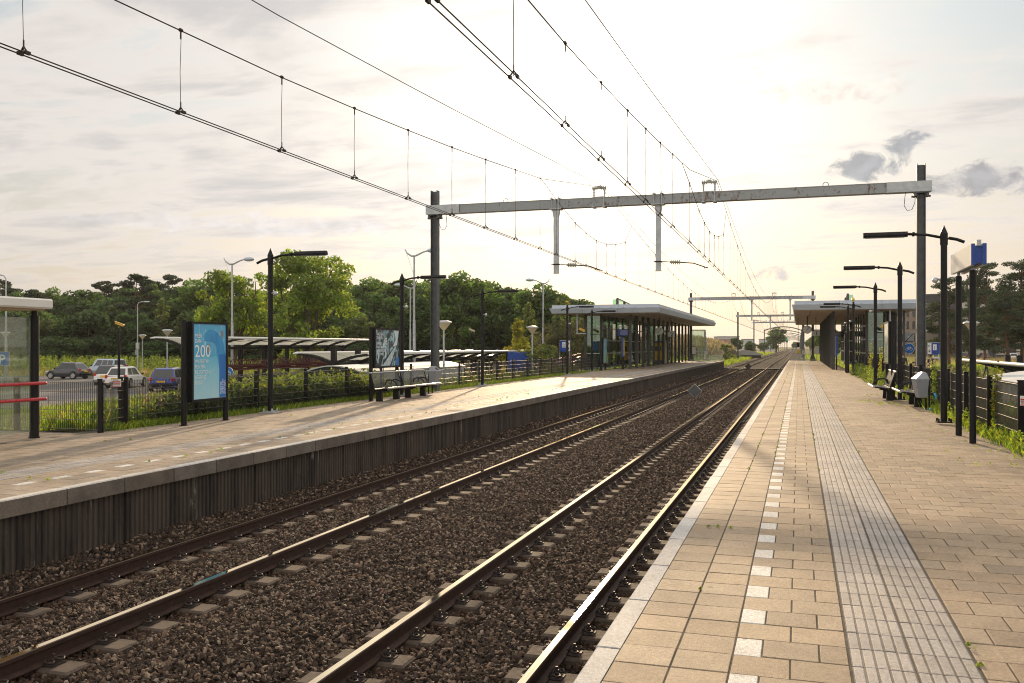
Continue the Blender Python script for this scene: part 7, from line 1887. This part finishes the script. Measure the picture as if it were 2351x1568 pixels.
# brown apartment block with tall windows on its sunlit end, dark long side
x, y = atd(2024, 225); 
block((x, y, ZG), R(-20), 9.5, 26, 1.68+1.15+(795-700)*225/2089, 'brown brick apartment block with rows of tall narrow windows', 'brick', 4, 7, win='window_dark', ww=.55, wh=2.0, sides=False)
x, y = atd(2105, 235)
block((x, y, ZG), R(-20), 40, 20, 1.68+1.15+(795-676)*235/2089, 'long dark brick building behind the pines on the right', 'brick_dark', 4, 9, win='window_pale', ww=1.6, wh=1.5, name='dark_building', sides=False)
x, y = atd(2185, 215)
block((x, y, ZG), R(-24), 30, 14, 6.2, 'low dark building with wide pale windows behind the right meadow', 'brick_dark', 2, 7, win='window_pale', ww=2.6, wh=1.4, name='dark_building', sides=False)
for px, d, L_, H_, lab, k in ((1650, 400, 9, 7.2, 'white flat roofed building above the brown bank', 'far_white'), (1752, 560, 8, 7.4, 'pale distant building left of the big dusky tree', 'far_white'), (1713, 470, 4, 6.6, 'pale stepped tower block far behind the third portal', 'far_white')):
    x, y = atd(px, d); block((x, y, ZG), R(17), L_, 10, H_, lab, k, 2, 6, win='window_dark', ww=1.0, wh=.9, name='distant_building', sides=False)
# houses behind the bank
for k, (px, d) in enumerate(((1608, 300), (1634, 320), (1668, 330))):
    x, y = atd(px, d); t_ = thing('house', ['tiled roof house peeping over the left part of the brown bank', 'tiled roof house peeping over the middle of the brown bank', 'tiled roof house at the right end of the brown bank'][k], 'house', (x, y, ZG), R(17))
    mb = MB(); mb.box(0, 4.6, 0, 7, 0, 3.9); mb.build('walls', M['brick'], t_)
    mb = MB(); mb.prism([(-.3, 3.901), (7.3, 3.901), (3.5, 5.5)], -.2, 4.8, 'x'); mb.build('roof', M['roof_tile'], t_)
    for q in (1.2, 3.4):
        mb = MB(); mb.box(q-.5, q+.5, -.04, .01, 2.2, 3.5); mb.build('window', M['window_dark'], t_)
# bank with brown grasses
mb = MB(); nx_, ny_ = 26, 14; vs = []
for j in range(ny_+1):
    for i in range(nx_+1):
        X = -40+28*i/nx_; Y = 172+50*j/ny_; u = math.sin(PI*min(1, max(0, i/nx_)))**.45*math.sin(PI*j/ny_)**.6
        vs.append((X, Y, ZG-.05+4.7*u+.25*math.sin(i*1.7+j)*u))
mb.add(vs, [(j*(nx_+1)+i, j*(nx_+1)+i+1, (j+1)*(nx_+1)+i+1, (j+1)*(nx_+1)+i) for j in range(ny_) for i in range(nx_)])
mb.build('hill', M['soil'], smooth=True)['kind'] = 'structure'
n_ = 16000; i_ = g_.uniform(.05, .95, n_); j_ = g_.uniform(0.02, .9, n_); X = -40+28*i_; Y = 172+50*j_; Z = ZG-.05+4.7*np.sin(PI*i_)**.45*np.sin(PI*j_)**.6
blades('bank_grass', X, Y, Z-.1, 1.0, .07, 'plume', g_, .5, .5, 1.1); k_ = g_.uniform(0, 1, n_) < .4; blades('bank_grass', X[k_], Y[k_], Z[k_]-.1, .9, .07, 'grass', g_, .5)
# grey mound-shaped shelter and black plank fence beside the line
x, y = atd(1709, 205); t_ = thing('mound_roof', 'flat grey mound shaped roof with dark sides left of the line', 'shed', (x, y, ZG), R(10))
mb = MB(); N_ = 14; pr = [(-4+8*i/N_, 1.0+1.0*math.sin(PI*i/N_)) for i in range(N_+1)]
mb.prism([(-4, .8), (4, .8)]+pr[::-1], 0, 9, 'y'); mb.build('roof', M['concrete'], t_); mb = MB(); mb.box(-3.7, 3.7, .2, 8.8, 0, .799); mb.build('walls', M['black_dark'], t_)
t_ = thing('plank_fence', 'low black plank fence left of the line beyond the far platform', 'fence', (-22.5, 140, ZG)); 
for k in range(16):
    mb = MB(); mb.box(-.05, .05, k*2-.05, k*2+.05, 0, 1.1); mb.build('post', M['black_dark'], t_)
mb = MB()
for z in (.1, .42, .74): mb.box(.051, .09, 0, 30, z, z+.26)
mb.build('planks', M['black_dark'], t_)
t_ = thing('container', 'blue shipping container far off right of the line', 'container', (9.5, 330, ZG), R(12))
mb = MB(); mb.cbox((0, 0, 1.75), (7, 2.6, 3.4), None, .06); mb.build('body', mat('container_blue', (.03, .22, .36), .5, 0, .15), t_)
mb = MB()
for k in range(24): mb.box(-3.4+k*.29, -3.28+k*.29, -1.335, -1.302, .2, 3.3)
mb.build('ribs', mat('container_ribs', (.025, .18, .30), .5, 0, .1), t_)
# light signal with a green lamp
t_ = thing('light_signal', 'light signal showing green far down the line', 'signal', (-5.0, 420, -1.0))
mb = MB(); mb.cyl((0,0,0), (0,0,4.6), .12, n=8); mb.build('mast', M['mast'], t_)
mb = MB(); mb.cbox((0, 0, 5.2), (.9, .25, 1.7), None, .08); mb.build('screen', M['black_dark'], t_)
mb = MB(); mb.disc((0, -.14, 5.55), .24, (0, -1, 0), 16); mb.build('green_lamp', emit_mat('signal_green', (.02, 1.0, .45), 2), t_)
# far parked cars on the right
for px, d, rz, pt, lab in ((2148, 170, 80, 'car_silver', 'silver car far behind the first pine trunk'), (2258, 190, 95, 'car_grey', 'grey car parked far off below the name board'), (2325, 185, 85, 'car_white', 'white car far off at the right picture edge'), (2210, 195, 90, 'car_dark', 'dark car far off between the name board posts and the first pine')):
    x, y = atd(px, d); car((x, y, ZG+.02), R(rz), lab, 4.0, 1.7, 1.48, pt)
# ------------------------------------------------------------------ people
def person(loc, rz, label, hair, bag=False):
    t_ = thing('person', label, 'person', loc, rz)
    J = {'pel': (0, 0, .95), 'wst': (0, .01, 1.10), 'chs': (0, .0, 1.32), 'nck': (0, -.01, 1.50), 'hd0': (0, -.02, 1.57), 'hd1': (0, -.03, 1.66), 'hd2': (0, -.02, 1.74)}
    E_ = [('pel', 'wst'), ('wst', 'chs'), ('chs', 'nck'), ('nck', 'hd0'), ('hd0', 'hd1'), ('hd1', 'hd2')]; Rr = {'pel': (.16, .12), 'wst': (.145, .11), 'chs': (.175, .125), 'nck': (.06, .06), 'hd0': (.075, .085), 'hd1': (.082, .10), 'hd2': (.06, .07)}
    for s_, sx_n in ((-1, 'l'), (1, 'r')):
        st = .16*s_
        for nm, p, r in (('hp', (s_*.10, 0, .90), .095), ('kn', (s_*.10, -.03+st*.6, .50), .065), ('an', (s_*.11, .05+st, .09), .042), ('to', (s_*.12, -.12+st, .04), .035),
                         ('sh', (s_*.19, 0, 1.42), .065), ('el', (s_*.25, .03-st*.4, 1.14), .048), ('wr', (s_*.24, -.10-st*.6, .92), .032), ('ha', (s_*.24, -.14-st*.6, .84), .035)):
            J[nm+sx_n] = p; Rr[nm+sx_n] = (r, r)
        E_ += [('pel', 'hp'+sx_n), ('hp'+sx_n, 'kn'+sx_n), ('kn'+sx_n, 'an'+sx_n), ('an'+sx_n, 'to'+sx_n), ('chs', 'sh'+sx_n), ('sh'+sx_n, 'el'+sx_n), ('el'+sx_n, 'wr'+sx_n), ('wr'+sx_n, 'ha'+sx_n)]
    K = list(J); me = D.meshes.new('body'); me.from_pydata([J[k] for k in K], [(K.index(a), K.index(b_)) for a, b_ in E_], [])
    o = D.objects.new('body', me); COL.objects.link(o)
    sk = o.modifiers.new('skin', 'SKIN'); sk.use_smooth_shade = True
    for i, k in enumerate(K): me.skin_vertices[0].data[i].radius = Rr[k]; me.skin_vertices[0].data[i].use_root = (k == 'pel')
    o.modifiers.new('sub', 'SUBSURF').levels = 2
    dg = bpy.context.evaluated_depsgraph_get(); me2 = D.meshes.new_from_object(o.evaluated_get(dg)); D.objects.remove(o)
    me2.materials.clear()
    for m_ in (M['skin'], M['jacket'], M['trouser'], M['black_dark']): me2.materials.append(m_)
    for p in me2.polygons:
        z = p.center.z; ax_ = abs(p.center.x)
        p.material_index = 3 if z < .10 else 2 if (z < .95 and ax_ < .2) else 0 if (z > 1.49 or (z < .93 and ax_ >= .2)) else 1
        p.use_smooth = True
    b_ = link('body', me2, t_)
    mb = MB(); mb.sphere((0, -.005, 1.70), .098, 12, (.95, 1.1, .95)); h_ = mb.build('hair', M[hair], t_, smooth=True)
    mb = MB(); mb.cbox((0, -.125, 1.655), (.025, .03, .035), None, .008)
    for s_ in (-1, 1): mb.sphere((s_*.088, -.02, 1.655), .022, 6)
    mb.build('nose_and_ears', M['skin'], t_)
    mb = MB()
    for s_ in (-1, 1): mb.sphere((s_*.032, -.108, 1.675), .011, 6)
    mb.box(-.025, .025, -.112, -.106, 1.615, 1.622); mb.build('eyes_and_mouth', M['black_dark'], t_)
    if bag:
        mb = MB(); mb.cbox((0, .17, 1.25), (.30, .16, .42), None, .05); mb.build('backpack', M['car_dark'], t_)
    return t_
person(P3(2073, 60, -.55), R(170), 'person in dark clothes standing left of the cycle sign post behind the near fence', 'hair')
person(P3(2103, 56, -.75), R(20), 'grey haired person in a dark jacket right of the cycle sign post', 'hair_grey')
person(P3(2139, 58, -.60), R(120), 'person in a dark jacket with a backpack half hidden behind the gantry mast', 'hair', True)
person(P3(2264, 78, -.95), R(90), 'person far behind the canopy on the right, only the head showing', 'hair')
# raised footway these people stand on
mb = MB(); x, y = atd(2100, 60); mb.cbox((x, y+4, (ZG-.78)/2), (9, 22, abs(ZG+.78)), Matrix.Rotation(R(-14), 3, 'Z'))
mb.build('path', M['brick_road'])['kind'] = 'structure'
ramp_rail('white topped railing along the raised footway on the right', [P3(2098+q*9, 52-q*1.2, -.75) for q in range(8)], M['galv'], (1.0, .8, .6, .4, .2))
ramp_rail('grey railing sloping down beside the pale reeds', [P3(2142+q*9, 46-q*.8, -.62-.06*q) for q in range(7)], M['galv'], (1.0, .8, .6, .4, .2))
# ------------------------------------------------------------------ evening haze over the whole place
hm, n, out = new_mat('haze_air'); pv = n.n('ShaderNodeVolumePrincipled')
pv.inputs['Color'].default_value = (.93, .93, .92, 1); pv.inputs['Density'].default_value = .00012; pv.inputs['Anisotropy'].default_value = .3
n.link(pv.outputs[0], out.inputs['Volume'])
mb = MB(); mb.box(-420, 420, -60, 2200, ZG-1.2, 24); mb.build('haze', hm)['kind'] = 'stuff'
